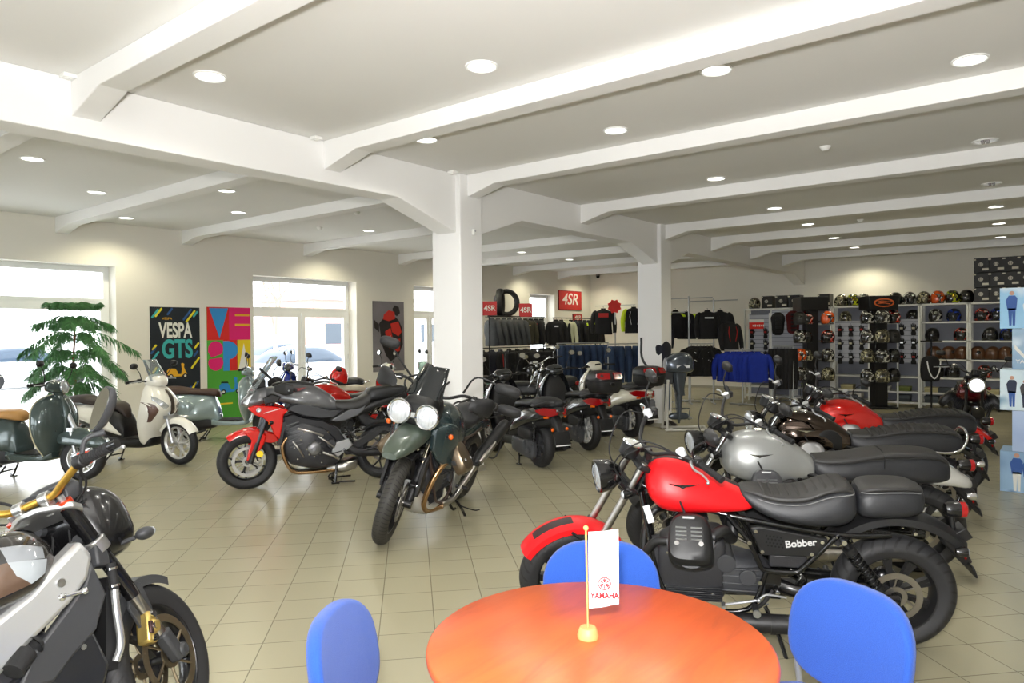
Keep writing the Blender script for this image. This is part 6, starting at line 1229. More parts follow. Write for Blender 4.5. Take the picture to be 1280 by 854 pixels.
# tank
tk = G().body([(.46, .76, .83, .10, 2.8), (.52, .74, .88, .15, 3, .1), (.66, .73, .96, .19, 3, .2), (.80, .74, 1.005, .215, 3, .25), (.92, .76, 1.015, .215, 3, .25), (1.0, .79, 1.0, .18, 3, .2), (1.055, .84, .96, .13, 2.8, .15), (1.07, .88, .93, .07, 2.6)], 36, 7).out('fuel_tank', TKB, t, ang=50)
G().lathe([(0, .012), (.04, .012), (.046, .006), (.046, -.02)], (.88, 0, 1.012), (0, 0, 1), 28).out('filler_cap', ALU, tk)
CW = mat('decal_grey', (128, 132, 136), .3, coat=.6); CBR = mat('decal_brown', (92, 72, 58), .35, metal=.4, coat=.6)
from mathutils.bvhtree import BVHTree
TBVH = BVHTree.FromPolygons([v.co.copy() for v in tk.data.vertices], [tuple(p.vertices) for p in tk.data.polygons])
for s in (-1, 1):
    def on_tank(L, mm, nm):
        # decal patch laid on the tank flank: rings of the outline shrunk towards its middle, each point dropped onto the surface
        q = []
        for k_, (x, z) in enumerate(L):
            x2, z2 = L[(k_+1) % len(L)]; q += [(x+(x2-x)*f, z+(z2-z)*f) for f in (0, .25, .5, .75)]
        cx, cz, n_ = sum(p[0] for p in q)/len(q), sum(p[1] for p in q)/len(q), len(q); vs = []
        def drop(x, z, lift):
            h = TBVH.ray_cast(Vector((x, s*.6, z)), Vector((0, -s, 0)))[0]; return (x, (h.y if h else s*.1)+s*lift, z)
        for f in (1, .75, .5, .25): vs += [drop(cx+(x-cx)*f, cz+(z-cz)*f, .0018) for x, z in q]
        vs += [drop(x, z, -.003) for x, z in q]+[drop(cx, cz, .0018)]
        fs = [(r_*n_+i, r_*n_+(i+1) % n_, (r_+1)*n_+(i+1) % n_, (r_+1)*n_+i) for r_ in range(3) for i in range(n_)]+[(3*n_+i, 3*n_+(i+1) % n_, 5*n_) for i in range(n_)]+[(i, 4*n_+i, 4*n_+(i+1) % n_, (i+1) % n_) for i in range(n_)]
        G().add(vs, fs).out(nm, mm, tk, ang=60)
    on_tank([(1.0, .93), (.93, .955), (.86, .965), (.86, .91), (.92, .90), (.99, .89)], CW, 'decal')
    on_tank([(.86, .965), (.78, .965), (.70, .95), (.71, .91), (.86, .91)], mat('decal_black', (24, 24, 25), .3, coat=.7), 'decal')
    on_tank([(1.0, .885), (.92, .90), (.86, .91), (.87, .86), (.91, .82), (.97, .84)], mat('decal_pale', (150, 156, 160), .3, coat=.6), 'decal')
    on_tank([(.86, .91), (.71, .91), (.62, .88), (.64, .81), (.78, .80), (.91, .82), (.87, .86)], CBR, 'decal')
    # aluminium frame beam and the silver lower bodywork
    g = G(); g.plate([(1.13, .93), (1.17, .86), (1.14, .78), (1.06, .71), (.86, .60), (.60, .42), (.50, .36), (.46, .46), (.56, .60), (.74, .71), (.92, .79), (1.02, .86)], s*.115, s*.205, shrink=.955); fb = g.out('frame_beam', SIL, t, bev=.02)
    bolts(fb, [(1.02, s*.205, .79), (.78, s*.207, .68), (.60, s*.207, .52)], .016, (0, s*.008, 0))
    g = G(); g.plate([(1.16, .84), (1.20, .70), (1.14, .58), (1.04, .52), (.96, .46), (.84, .48), (.90, .58), (1.04, .69), (1.12, .76)], s*.15, s*.185, shrink=.96); g.out('radiator_shroud', MGY, t, bev=.01)
    g = G(); g.plate([(1.14, .58), (1.18, .44), (1.1, .28), (.9, .2), (.6, .22), (.55, .34), (.72, .48), (.9, .56), (1.04, .60)], s*.14, s*.175, shrink=.96); lf = g.out('lower_fairing', mat('fairing_black', (30, 31, 33), .3, coat=.4), t, bev=.012)
    bolts(lf, [(1.08, s*.178, .54), (.92, s*.178, .50)], .011, (0, s*.006, 0))
    g = G(); g.tube([(1.24, s*.165, .80), (1.235, s*.17, .70)], [.017, .017], 14); g.out('hose', RUB, t)
    g = G(); g.tube([(1.235, s*.17, .70), (1.228, s*.172, .62), (1.225, s*.172, .50), (1.20, s*.165, .44)], .0145, 14, 6); rp = g.out('coolant_pipe', mat('pipe_silver', (205, 206, 206), .25, metal=.8), t)
    g = G()
    for z in (.78, .715): g.lathe([(.018, -.004), (.021, -.004), (.021, .004), (.018, .004)], (1.238, s*.167, z), (.05, 0, 1), 18)
    g.out('hose_clamp', CHR, rp)
    g = G(); g.tube([(1.02, s*.20, .74), (1.10, s*.205, .735)], .008, 10); g.sph((1.02, s*.20, .74), .016, 12, 8); g.sph((1.10, s*.205, .735), .014, 12, 8); g.out('linkage', CHR, t)
    g = G(); g.tube([(.88, s*.2, .60), (.82, s*.22, .56)], .034, 16); g.lathe([(0, .02), (.02, .018), (.034, 0)], (.91, s*.2, .615), (.6, 0, .3), 18); g.out('crash_pad', RUB, t)
g = G(); g.box((1.22, 0, .58), (.05, .30, .34), (0, .18, 0))
for i in range(14): g.box((1.25, 0, .44+i*.021), (.012, .27, .004), (0, .18, 0))
g.out('radiator', BLKM, t)
g = G(); g.body([(.55, .25, .62, .12, 4), (.7, .22, .7, .16, 4), (.95, .24, .66, .17, 4), (1.08, .3, .58, .13, 4)], 24, 4); g.out('engine_block', ENG, t)
g = G(); g.tube([(1.08, -.06, .5), (1.15, -.07, .38), (1.05, -.07, .22), (.8, -.08, .18), (.3, -.12, .22)], .022, 12, 6); g.tube([(.3, -.16, .24), (.25, -.17, .26), (-.15, -.2, .42), (-.2, -.2, .44)], [.03, .055, .06, .045], 16, 4); g.out('exhaust', STL, t)
g = G()
for s in (1, -1): g.tube([(.5, s*.1, .40), (.25, s*.13, .37), (0, s*.12, .33)], [.045, .035, .03], 12, 5)
g.out('swingarm', SIL, t)
G().body([(-.25, .82, .9, .07, 3), (-.1, .8, .93, .12, 3, .1), (.1, .79, .90, .14, 3, .1), (.3, .76, .85, .14, 3, .1), (.47, .75, .83, .11, 3), (.5, .77, .81, .06, 2.6)], 28, 6).out('seat', LEA, t, ang=60)
G().body([(-.34, .78, .82, .03, 2.6), (-.2, .72, .84, .09, 3), (.1, .66, .8, .13, 3), (.4, .62, .78, .14, 3)], 24, 5).out('tail', SIL, t, ang=50)
g = G(); g.tube([(.6, .13, .25), (.56, .25, .12), (.52, .33, -.02)], .012, 8, 4); g.box((.52, .335, -.018), (.07, .04, .01)); g.out('side_stand', BLK, t)
# ================================================================== posters and signs on the walls
M_txt = lambda n, c: mat(n, c, .5)
def wall_board(x0, x1, z0, z1, m, label, name='poster', cat='poster', d=.012):
    t = thing(name, label, cat, ((x0+x1)/2, YL-.004, (z0+z1)/2)); w, h = (x1-x0)/2, (z1-z0)/2
    bd = G().span((-w, -d, -h), (w, 0, h)).out('board', m, t)
    return t, bd, w, h, -d
def flat(t, pts, m, name, y, th=.0008):
    """flat printed shape (x,z) on a board facing the room"""
    return G().plate(pts, y, y-th).out(name, m, t, flat=True)
x0, x1 = 5.81, 6.71
t, bd, w, h, y = wall_board(x0, x1, .42, 2.22, mat('poster_dark', (26, 34, 42), .6), 'dark poster with large lettering and a yellow scooter, left of the colourful poster')
C = dict(y=M_txt('print_yellow', (222, 208, 40)), t=M_txt('print_teal', (60, 168, 168)), b=M_txt('print_navy', (40, 84, 140)), w=M_txt('print_white', (226, 226, 218)), o=M_txt('print_amber', (226, 170, 40)), k=M_txt('print_black', (16, 18, 20)))
def dash(cx, cz, L, wd, m): 
    c, s = cos(radians(52)), sin(radians(52)); q = [(cx+c*a-s*b_, cz+s*a+c*b_) for a, b_ in ((-L, -wd), (L, -wd), (L+wd*.7, 0), (L, wd), (-L, wd), (-L-wd*.7, 0))]
    flat(t, q, m, 'stripe', y)
for i, (cx, cz, L, k) in enumerate([(-.36, .78, .09, 't'), (-.30, .80, .09, 'y'), (-.1, .82, .07, 'b'), (.22, .77, .12, 'b'), (.28, .74, .13, 'y'), (.37, .78, .06, 't'), (-.38, .18, .05, 'y'), (-.37, .02, .1, 't'), (-.40, .12, .06, 'b'), (.39, .20, .06, 'y'), (.37, .05, .06, 'b'), (.36, -.12, .12, 'y'), (-.37, -.22, .06, 'y'), (-.32, -.24, .07, 't'), (.22, -.62, .09, 'b'), (.30, -.58, .12, 'y'), (.38, -.5, .05, 'b'), (-.33, -.70, .1, 'b'), (-.24, -.66, .08, 'y')]): dash(cx, cz, L, .018, C[k])
def word(txt, size, m, t, x, z, y, sx=1., sz=1., b_=0.): return text_mesh(txt, size, m, 'lettering', t, (x, y-.001, z), (pi/2, 0, 0), .0006, (sx, sz), bold=b_)
word('VESPA', .30, C['w'], t, 0, .47, y, .72, 1.25, .008); word('GTS', .40, C['t'], t, .03, .13, y, .78, 1.15, .012); word('VESPA', .06, C['o'], t, -.15, .69, y, 1.1, 1.)
def mini_scooter(t, cx, cz, s, m, y):
    P = lambda L: [(cx+a*s, cz+b_*s) for a, b_ in L]
    flat(t, P([(-.5, -.15), (-.52, .05), (-.4, .16), (-.1, .14), (.0, .0), (.05, -.14), (.2, -.14), (.24, .1), (.2, .38), (.26, .42), (.36, .36), (.34, .2), (.42, 0), (.5, -.12), (.45, -.2), (.3, -.16), (.2, -.26), (-.3, -.26)]), m, 'scooter_print', y)
    flat(t, P([(-.44, .17), (-.42, .23), (-.1, .22), (-.06, .15)]), C['k'], 'scooter_print', y)
    for px in (-.32, .4): flat(t, P(arcp(px, -.24, .12, 0, 350, 14)), C['k'], 'scooter_print', y-.001); flat(t, P(arcp(px, -.24, .06, 0, 350, 10)), C['w'], 'scooter_print', y-.002)
mini_scooter(t, .02, -.26, .36, C['o'], y)
x0, x1 = 6.85, 7.74
t, bd, w, h, y = wall_board(x0, x1, .05, 2.24, mat('poster_green', (76, 158, 52), .6), 'bright green poster with big pink, blue and yellow letters, right of the dark poster')
K = dict(r=M_txt('print_red', (206, 40, 36)), p=M_txt('print_pink', (216, 30, 110)), b=M_txt('print_sky', (50, 140, 206)), y=M_txt('print_yellow2', (228, 200, 40)), g=M_txt('print_green', (76, 158, 52)), w=C['w'], o=C['o'])
R = lambda a, b_, c, d: [(a, b_), (c, b_), (c, d), (a, d)]
flat(t, R(-w, .47, 0, h), K['r'], 'panel', y); flat(t, [(-.40, h-.02), (-.02, h-.02), (-.2, .50)], K['b'], 'letter_v', y-.001)
flat(t, R(0, .47, w, h), K['p'], 'panel', y)
for z in (.95, .76): flat(t, R(.12, z-.02, w-.02, z+.02), K['o'], 'letter_e', y-.001)
flat(t, R(-w, -.12, -.13, .47), K['g'], 'panel', y); flat(t, arcp(-.28, .30, .15, -40, 180, 12)+[(-.43, .25), (-.37, .14)], K['p'], 'letter_s', y-.001); flat(t, arcp(-.28, .04, .15, 150, 400, 12), K['p'], 'letter_s', y-.001)
flat(t, R(-.13, -.12, .16, .47), K['r'], 'panel', y); flat(t, R(-.13, -.12, 0, .45), K['b'], 'letter_p', y-.001); flat(t, arcp(.0, .27, .17, -90, 90, 12), K['b'], 'letter_p', y-.001)
flat(t, R(.17, -.12, w, .47), K['y'], 'panel', y); flat(t, [(.18, -.12), (.40, -.12), (.30, .40)], K['w'], 'letter_a', y-.001)
mini_scooter(t, .0, -.42, .42, K['b'], y); flat(t, R(-.2, -.76, .05, -.73), K['y'], 'small_print', y)
word('Vespa', .13, C['w'], t, .02, -1.16, y, 1., 1.)
t, bd, w, h, y = wall_board(10.85, 11.82, .82, 2.47, mat('poster_grey', (120, 116, 122), .5, noise=.25, nscale=1.2), 'grey poster of a red and black racing motorcycle and rider between two windows')
rd, dk = M_txt('print_race_red', (190, 44, 34)), M_txt('print_race_dark', (30, 26, 28)); sx = 1.
for pts, m_ in (([(-.3, .28), (-.46, .40), (-.44, .2), (-.3, .1)], dk), ([(-.25, .0), (-.3, .3), (-.15, .45), (.1, .52), (.3, .4), (.42, .2), (.44, -.2), (.3, -.45), (.05, -.6), (-.1, -.45), (-.22, -.2)], dk), ([(-.15, .52), (.0, .62), (.18, .58), (.2, .42), (.0, .36), (-.18, .4)], rd), ([(.12, .66), (.2, .74), (.32, .7), (.36, .56), (.26, .48), (.14, .54)], dk), ([(.05, .3), (.3, .36), (.4, .1), (.3, .0), (.1, .1)], rd), ([(-.12, .12), (.05, .2), (.12, -.05), (.02, -.3), (-.08, -.1)], rd), ([(.12, -.1), (.36, -.05), (.34, -.35), (.16, -.4)], rd), ([(.0, .0), (.06, .02), (.06, -.16)], C['w'])):
    flat(t, pts, m_, 'race_print', y-(0 if m_ is dk else .001))
RS = mat('sign_red', (190, 34, 30), .45); RSL = mat('sign_red_lit', (215, 30, 34), .45)
def sign4(x0, x1, z0, z1, label, Y=None, rail=None):
    t = thing('brand_sign', label, 'sign', ((x0+x1)/2, (Y or YL-.004), (z0+z1)/2)); w, h = (x1-x0)/2, (z1-z0)/2
    bd = G().span((-w, -.03, -h), (w, 0, h)).out('panel', RS, t, bev=.004)
    G().span((-w-.015, -.022, -h-.015), (w+.015, .004, h+.015)).out('frame', mat('sign_frame', (90, 20, 20), .4), t)
    l = text_mesh('4SR', h*1.9, C['w'], 'lettering', bd, (0, -.032, h*.08), (pi/2, 0, 0), .001, (1.05, .9), bold=.006*h/.3)
    for v in l.data.vertices: v.co.x += v.co.y*.25
    return t
sign4(18.40, 19.68, 2.43, 3.02, 'large red sign with white lettering high on the window wall in the back corner')
sign4(19.2, 19.7, 2.05, 2.28, 'small red sign low in the back corner under the large red sign')
# ================================================================== clothes on rails
def cloth(name, c, r=.85): return mat(name, c, r, bump=.3, bscale=90, noise=.12, nscale=9)
JK = cloth('jacket_black', (26, 26, 29)); JG = cloth('jacket_grey', (72, 74, 76)); JR = cloth('jacket_red', (150, 24, 24)); JB = cloth('jacket_blue', (20, 46, 150)); JO = cloth('jacket_olive', (62, 60, 46)); HV = mat('hivis_yellow', (200, 226, 30), .6); WS = mat('reflective_white', (225, 226, 228), .4); JE = cloth('denim', (44, 62, 92)); JN = cloth('jacket_navy', (30, 32, 44)); HG = mat('hanger_black', (20, 20, 20), .4); RDP = mat('red_patch', (176, 26, 24), .6)
HW = mat('hanger_wood', (190, 140, 80), .5)
def jacket(mb, accent=None, style=0, hm=None, label='', sleeve=None, length=.66):
    """hangs from its hook at the origin; shoulders along x, chest faces -y"""
    t = thing('jacket', label, 'jacket')
    g = G(); g.body([(-.06-length, -.10, .10, .225, 3), (-.04-length, -.11, .11, .235, 3.2), (-.45, -.11, .11, .22, 3.2), (-.25, -.115, .115, .235, 3), (-.14, -.10, .10, .23, 2.8), (-.09, -.07, .07, .15, 2.6), (-.065, -.06, .06, .07, 2.4), (-.03, -.055, .055, .065, 2.4)], 24, 4, 'z2'); bd = g.out('body', mb, t, ang=60)
    for s in (1, -1):
        g = G(); g.tube([(s*.17, 0, -.125), (s*.235, -.01, -.18), (s*.285, -.02, -.36), (s*.295, -.05, -.52), (s*.29, -.08, -.68)], [.055, .068, .062, .055, .045], 12, 5); g.out('sleeve', sleeve or mb, t, ang=70)
    g = G(); g.tube([(-.16, 0, -.12), (0, 0, -.055), (.16, 0, -.12)], .008, 6, 3); g.tube([(0, 0, -.055), (0, 0, -.02), (.015, 0, .0), (.0, 0, .012), (-.012, 0, .0)], .003, 6, 4); g.out('hanger', hm or HG, t)
    if accent:
        g = G()
        if style == 0: g.span((-.11, -.119, -.235), (.11, -.108, -.20))
        if style == 1:
            for s in (1, -1): g.tube([(s*.10, -.102, -.16), (s*.12, -.118, -.3), (s*.08, -.116, -.5)], [.012, .016, .010], 6, 4, flat=.5)
        if style == 2:
            for s in (1, -1): g.body([(-.2, -.12, .07, .04, 3, 0, s*.2), (-.15, -.11, .08, .06, 3, 0, s*.17), (-.12, -.1, .09, .05, 3, 0, s*.13)], 12, 3, 'z2')
        if style == 3: g.span((-.13, -.12, -.27), (.13, -.10, -.16))
        g.out('stripe', accent, bd)
    return t
_body = G.body
def body2(s, secs, n=24, k=5, axis='x'):
    if axis != 'z2': return _body(s, secs, n, k, axis)
    # z2: (z, y0, y1, halfwidth in x, exponent, taper, x centre)
    old = G.T; G.T = old @ Matrix(((0, 1, 0, 0), (0, 0, 1, 0), (1, 0, 0, 0), (0, 0, 0, 1))); _body(s, secs, n, k, 'x'); G.T = old; return s
G.body = body2
MET = mat('rail_black', (24, 24, 26), .35, metal=.6); RG = mat('rail_grey', (178, 180, 182), .35, metal=.6)
def rail(a, b, z, label, m=MET, name='clothes_rail', feet=True):
    a, b = Vector((*a, 0)), Vector((*b, 0)); t = thing(name, label, 'clothes rail', a); L = b-a
    G().tube([Vector((0, 0, z)), L+Vector((0, 0, z))], .014, 10).out('bar', m, t)
    u = Vector((-L.y, L.x, 0)).normalized()*.24
    for e in (L*.02, L*.98):
        G().tube([e+Vector((0, 0, .02)), e+Vector((0, 0, z))], .016, 10).out('post', m, t)
        if feet: G().tube([e-u+Vector((0, 0, .02)), e+u+Vector((0, 0, .02))], .016, 10).out('foot', m, t)
    return t
protos = {}
def hang(kind, loc, rz, label, group):
    if kind not in protos:
        args = {'grey': (JG, None), 'olive': (JO, cloth('patch_tan', (150, 136, 90)), 0), 'black': (JK, None), 'blackw': (JK, WS, 0), 'blackr': (JK, RDP, 1), 'red': (JK, RDP, 3), 'hv': (JK, HV, 2), 'hvs': (JK, WS, 1), 'blue': (JB, None), 'navy': (JN, None), 'white': (mat('jacket_cream', (206, 206, 176), .7), None)}[kind]
        kw = dict(label=label)
        if kind == 'hvs': kw['sleeve'] = HV
        if kind == 'blue': kw['hm'] = HW
        if kind == 'red': kw['sleeve'] = JK
        o = jacket(*args, **kw); protos[kind] = o
    else: o = copy_tree(protos[kind]); o['label'] = label
    o.location = loc; o.rotation_euler = (0, 0, rz); o['group'] = group; o['category'] = 'jacket'; return o
TOC = atan2(-sin(YAW), -cos(YAW))+pi/2     # jacket chest (-y) turned to the camera
# upper and lower rails along the window wall
def row(a, b, z, kinds, group, where, swing=.1, face=None, turn=1.):
    a, b = Vector((*a, 0)), Vector((*b, 0)); d = (b-a); n = len(kinds); rz = atan2(d.y, d.x)+pi/2 if face is None else face
    names = dict(grey='plain grey', olive='dark olive', black='plain black', blackw='black with a white chest bar', blackr='black with red flashes', red='black with a red chest panel', hv='black with yellow shoulders', hvs='black with yellow sleeves', blue='bright blue', navy='dark navy', white='cream')
    seen = {}
    for i, k in enumerate(kinds):
        p = a.lerp(b, (i+.5)/n); seen[k] = seen.get(k, 0)+1; f_ = .1 if k == 'grey' else .85 if k == 'olive' else random.uniform(.35, .9)
        lab = names[k]+' jacket, '+where
        if kinds.count(k) > 1: lab = ('first', 'second', 'third', 'fourth', 'fifth', 'sixth', 'seventh', 'eighth', 'ninth', 'tenth')[seen[k]-1]+' '+lab+', from left'
        hang(k, (p.x, p.y, z), rz+((TOC-rz+pi) % (2*pi)-pi)*f_*turn+random.uniform(-swing, swing), lab, group)
def proj_x(p):
    q = camo.matrix_world.inverted() @ Vector((p.x, p.y, 1.5)); return q.x/-q.z
rail((13.2, 11.2), (15.55, 11.2), 2.12, 'black upper clothes rail by the window wall, nearer the near pillar')
row((13.25, 11.2), (15.5, 11.2), 2.105, ['grey', 'grey', 'grey', 'grey', 'grey', 'grey', 'olive', 'black', 'blackr', 'blackw'], 'jackets on the window wall rail', 'rail beside near pillar')
rail((15.8, 11.1), (18.3, 11.1), 2.1, 'black clothes rail in front of the small high window')
row((15.85, 11.1), (18.25, 11.1), 2.085, ['blackw', 'black', 'white', 'blackr', 'navy', 'black', 'hv', 'hv', 'black', 'black'], 'jackets under the small window', 'rail under small window')
rail((13.0, 12.1), (18.4, 12.1), 1.30, 'low black rail of jackets along the window wall')
row((13.1, 12.1), (18.3, 12.1), 1.285, ['black', 'blackw', 'black', 'navy', 'blackr', 'black', 'black', 'blackw', 'navy', 'black', 'black', 'blackr', 'black', 'black'], 'jackets on the low window wall rail', 'low wall rail')
rail((12.9, 10.35), (15.3, 10.35), 1.28, 'lower black rail in front of the grey jackets'); 
def trousers(m, label, group, loc, rz, L=.95):
    t = thing('trousers', label, 'trousers', loc, rz, group)
    g = G(); g.body([(-.30, -.07, .07, .17, 3), (-.2, -.08, .08, .175, 3), (-.06, -.06, .06, .165, 3), (-.04, -.05, .05, .15, 3)], 20, 3, 'z2'); bd = g.out('waist', m, t)
    for s in (1, -1): G().tube([(s*.085, 0, -.26), (s*.095, -.01, -.55), (s*.09, 0, -L)], [.085, .07, .065], 12, 5).out('trouser_leg', m, t)
    g = G(); g.tube([(-.13, 0, -.045), (.13, 0, -.045)], .006, 6); g.tube([(0, 0, -.045), (0, 0, -.01), (.012, 0, .008), (0, 0, .016)], .003, 6, 3); g.out('hanger', HG, t)
    return t
p0 = None
for i in range(9):
    x = 13.0+i*.25; lab = 'black riding trousers hanging on the lower rail before the grey jackets'
    if p0 is None: p0 = trousers(JK, lab, 'black riding trousers on the lower rail', (x, 10.35, 1.265), pi)
    else: c = copy_tree(p0); c.location = (x, 10.35, 1.265); c.rotation_euler = (0, 0, pi+random.uniform(-.3, .3))
# jeans on two low grey rails between the pillars
rail((14.75, 10.25), (16.2, 9.6), 1.42, 'grey rail of jeans between the pillars, left one', RG); rail((15.3, 9.1), (16.0, 8.45), 1.40, 'short grey rail of jeans beside the far pillar', RG)
pj = trousers(JE, 'blue denim jeans hanging between the pillars', 'blue jeans between the pillars', (14.85, 10.2, 1.405), 1.1)
for i in range(1, 12):
    c = copy_tree(pj); q = Vector((14.8, 10.22, 0)).lerp(Vector((16.15, 9.62, 0)), i/7.5) if i < 8 else Vector((15.35, 9.05, 0)).lerp(Vector((15.95, 8.5, 0)), (i-8)/3.5); c.location = (q.x, q.y, 1.405 if i < 8 else 1.385); c.rotation_euler = (0, 0, 1.1+random.uniform(-.3, .3))
# free-hanging jackets in front of the back wall
def stand(loc, h, label, m=RG, arm=.5, rz=0):
    t = thing('display_stand', label, 'display stand', loc, rz); G().tube([(0, 0, .02), (0, 0, h)], .018, 10).out('post', m, t)
    G().tube([(0, -arm, h-.05), (0, arm, h-.05)], .012, 8).out('arm', m, t); G().tube([(-.25, 0, .02), (.25, 0, .02)], .018, 8).out('foot', m, t); G().tube([(0, -.3, .02), (0, .3, .02)], .018, 8).out('foot', m, t); return t
V = atX
def jk(px, py, X, kind, label, rz=-pi/2): q = V(px, py, X); return hang(kind, (q.x, q.y, q.z), rz, label, 'jackets before the back wall')
jk(754, 384, 16.2, 'red', 'black motorcycle jacket with red chest panel under the red tag', TOC-.1)
jk(792, 382, 16.6, 'hvs', 'black jacket with yellow sleeves partly hidden by the far pillar', TOC)
jk(844, 386, 16.3, 'hv', 'black jacket with yellow shoulders right of the far pillar', TOC+.1)
jk(858, 388, 16.8, 'hvs', 'black jacket with one yellow sleeve showing beside the grey post', TOC-.5)
jk(884, 386, 16.2, 'blackw', 'large black jacket with white chest lettering', TOC+.15)
jk(900, 386, 16.6, 'black', 'plain black jacket behind the lettered black jacket', TOC-.2)
jk(912, 400, 16.3, 'hvs' if False else 'blackr', 'black jacket with red flashes at the end of the row', TOC+.4)
jk(826, 400, 15.6, 'navy', 'dark navy jacket just right of the far pillar', TOC-.6)
for (px, h, X) in ((827, 2.2, 15.6), (769, 2.45, 16.3), (861, 2.55, 16.1), (892, 2.5, 16.8)):
    q = V(px, 416, X); stand((q.x, q.y, 0), h, {827: 'grey display post with the dark navy jacket right of the far pillar', 769: 'grey display post carrying the red tag', 861: 'tall grey post with cross bars right of the far pillar', 892: 'second tall grey post behind the black jackets'}[px], RG, .6)
q = V(768, 383, 16.15); t = thing('price_tag', 'bright red star-shaped tag on the grey post left of the far pillar', 'sign', q, TOC)
G().plate([(r_*cos(a), r_*sin(a)) for a, r_ in [(2*pi*i/16, .19 if i % 2 else .15) for i in range(16)]], -.01, .0).out('card', mat('tag_red', (226, 40, 30), .5), t)
# blue jackets on a stand, black shirts, more black trousers
bl = V(926, 437, 15.9); stand((bl.x+.1, bl.y, 0), bl.z+.03, 'grey stand carrying the bright blue jackets', RG, .42)
for i in range(6): hang('blue', (bl.x+.1+(i % 2)*.02, bl.y+.36-i*.14, bl.z-.02), TOC+random.uniform(-.35, .35), 'bright blue jacket with light chest mark on the grey stand', 'bright blue jackets')
SH = cloth('shirt_black', (20, 20, 21))
def shirt(loc, rz, label, group, pr=True):
    t = thing('shirt', label, 'shirt', loc, rz, group)
    g = G(); g.body([(-.75, -.04, .04, .22, 3), (-.4, -.05, .05, .22, 3), (-.14, -.05, .05, .22, 3), (-.08, -.04, .04, .1, 2.6), (-.05, -.035, .035, .08, 2.6)], 18, 3, 'z2'); bd = g.out('body', SH, t)
    for s in (1, -1): G().tube([(s*.19, 0, -.14), (s*.26, 0, -.24), (s*.27, 0, -.32)], [.05, .055, .06], 10, 3).out('sleeve', SH, t)
    G().tube([(-.15, 0, -.1), (0, 0, -.04), (.15, 0, -.1)], .006, 6, 3).tube([(0, 0, -.04), (0, 0, .01)], .003, 6).out('hanger', HG, t)
    if pr:
        g = G()
        for i in range(4): g.box((-.08+.05*(i % 3), -.052, -.2-.06*i), (.07, .004, .022), (0, .5, 0))
        g.out('print', WS, bd)
    return t
a = V(862, 430, 15.6); b2 = V(892, 429, 15.9); rail((a.x, a.y), (b2.x, b2.y), a.z, 'grey rail of black printed shirts right of the outboard motor', RG)
ps = shirt((a.x, a.y-.05, a.z-.01), TOC, 'black shirt with small white prints on the grey rail', 'black printed shirts')
for i in range(1, 7): c = copy_tree(ps); q = a.lerp(b2, (i+.2)/7); c.location = (q.x, q.y, a.z-.012); c.rotation_euler = (0, 0, TOC+random.uniform(-.5, .5))
a = V(965, 433, 16.4); b2 = V(992, 432, 16.4); rail((a.x, a.y), (b2.x, b2.y), a.z, 'short grey rail of black trousers left of the helmet tower', RG)
for i in range(6): c = copy_tree(p0); q = a.lerp(b2, (i+.5)/6); c.location = (q.x, q.y, a.z-.012); c.rotation_euler = (0, 0, TOC+.6); c['label'] = 'black trousers on the short rail left of the helmet tower'; c['group'] = 'black trousers by the helmet tower'
# rolled tyre on end on top of the rail, two small signs
q = atY(629, 378, 11.7); t = thing('tyre_display', 'pair of large black tyres standing above the grey jackets', 'tyres', (q.x, 11.7, 2.13), .0)
for dx, a_ in ((-.12, .55), (.14, -.5)): o = G().lathe([(.25, -.06), (.30, -.085), (.345, -.075), (.36, -.04), (.365, 0), (.36, .04), (.345, .075), (.30, .085), (.25, .06), (.24, 0), (.25, -.06)], n=48).out('tyre', T_road, t); o.location = (dx, 0, .365); o.rotation_euler = (0, 0, a_)
G().span((-.5, -.2, -.02), (.5, .2, .0)).out('shelf_board', MET, t)
for (px, py, X, lab) in ((612, 374, 14.0, 'red sign box with white lettering beside the display tyre'), (657, 375, 16.2, 'red sign box with white lettering in front of the small window')):
    q = atY(px, py, 11.2 if X < 15 else 11.1); t = thing('sign_box', lab, 'sign', (q.x, q.y, 2.135 if X < 15 else 2.115), TOC)
    bx = G().span((-.17, -.04, .0), (.17, .04, .34)).out('panel', RS, t, bev=.004)
    l = text_mesh('4SR', .2, C['w'], 'lettering', bx, (0, -.042, .17), (pi/2, 0, 0), .001, (.9, .9), bold=.004)
for (px, py, Y0, zz) in ((612, 374, 11.2, 2.12), (657, 375, 11.1, 2.1)): pass
t = thing('folded_shirts', 'pile of folded pink and white shirts on the rail top before the back corner', 'shirts', (*V(722, 408, 17.9).xy, 1.72), TOC)
for i, c_ in enumerate(((216, 90, 120), (226, 180, 190), (190, 60, 90))): G().body([(-.2+i*.02, .06*i, .055+.06*i, .17, 4), (0, .06*i, .06+.06*i, .18, 4), (.2, .06*i, .055+.06*i, .17, 4)], 16, 3).out('shirt_fold', mat('fold_%d' % i, c_, .8), t)
rail((V(703, 412, 17.9).x, V(703, 412, 17.9).y), (V(745, 415, 17.9).x, V(745, 415, 17.9).y), 1.70, 'dark rail under the folded pink shirts before the back corner')
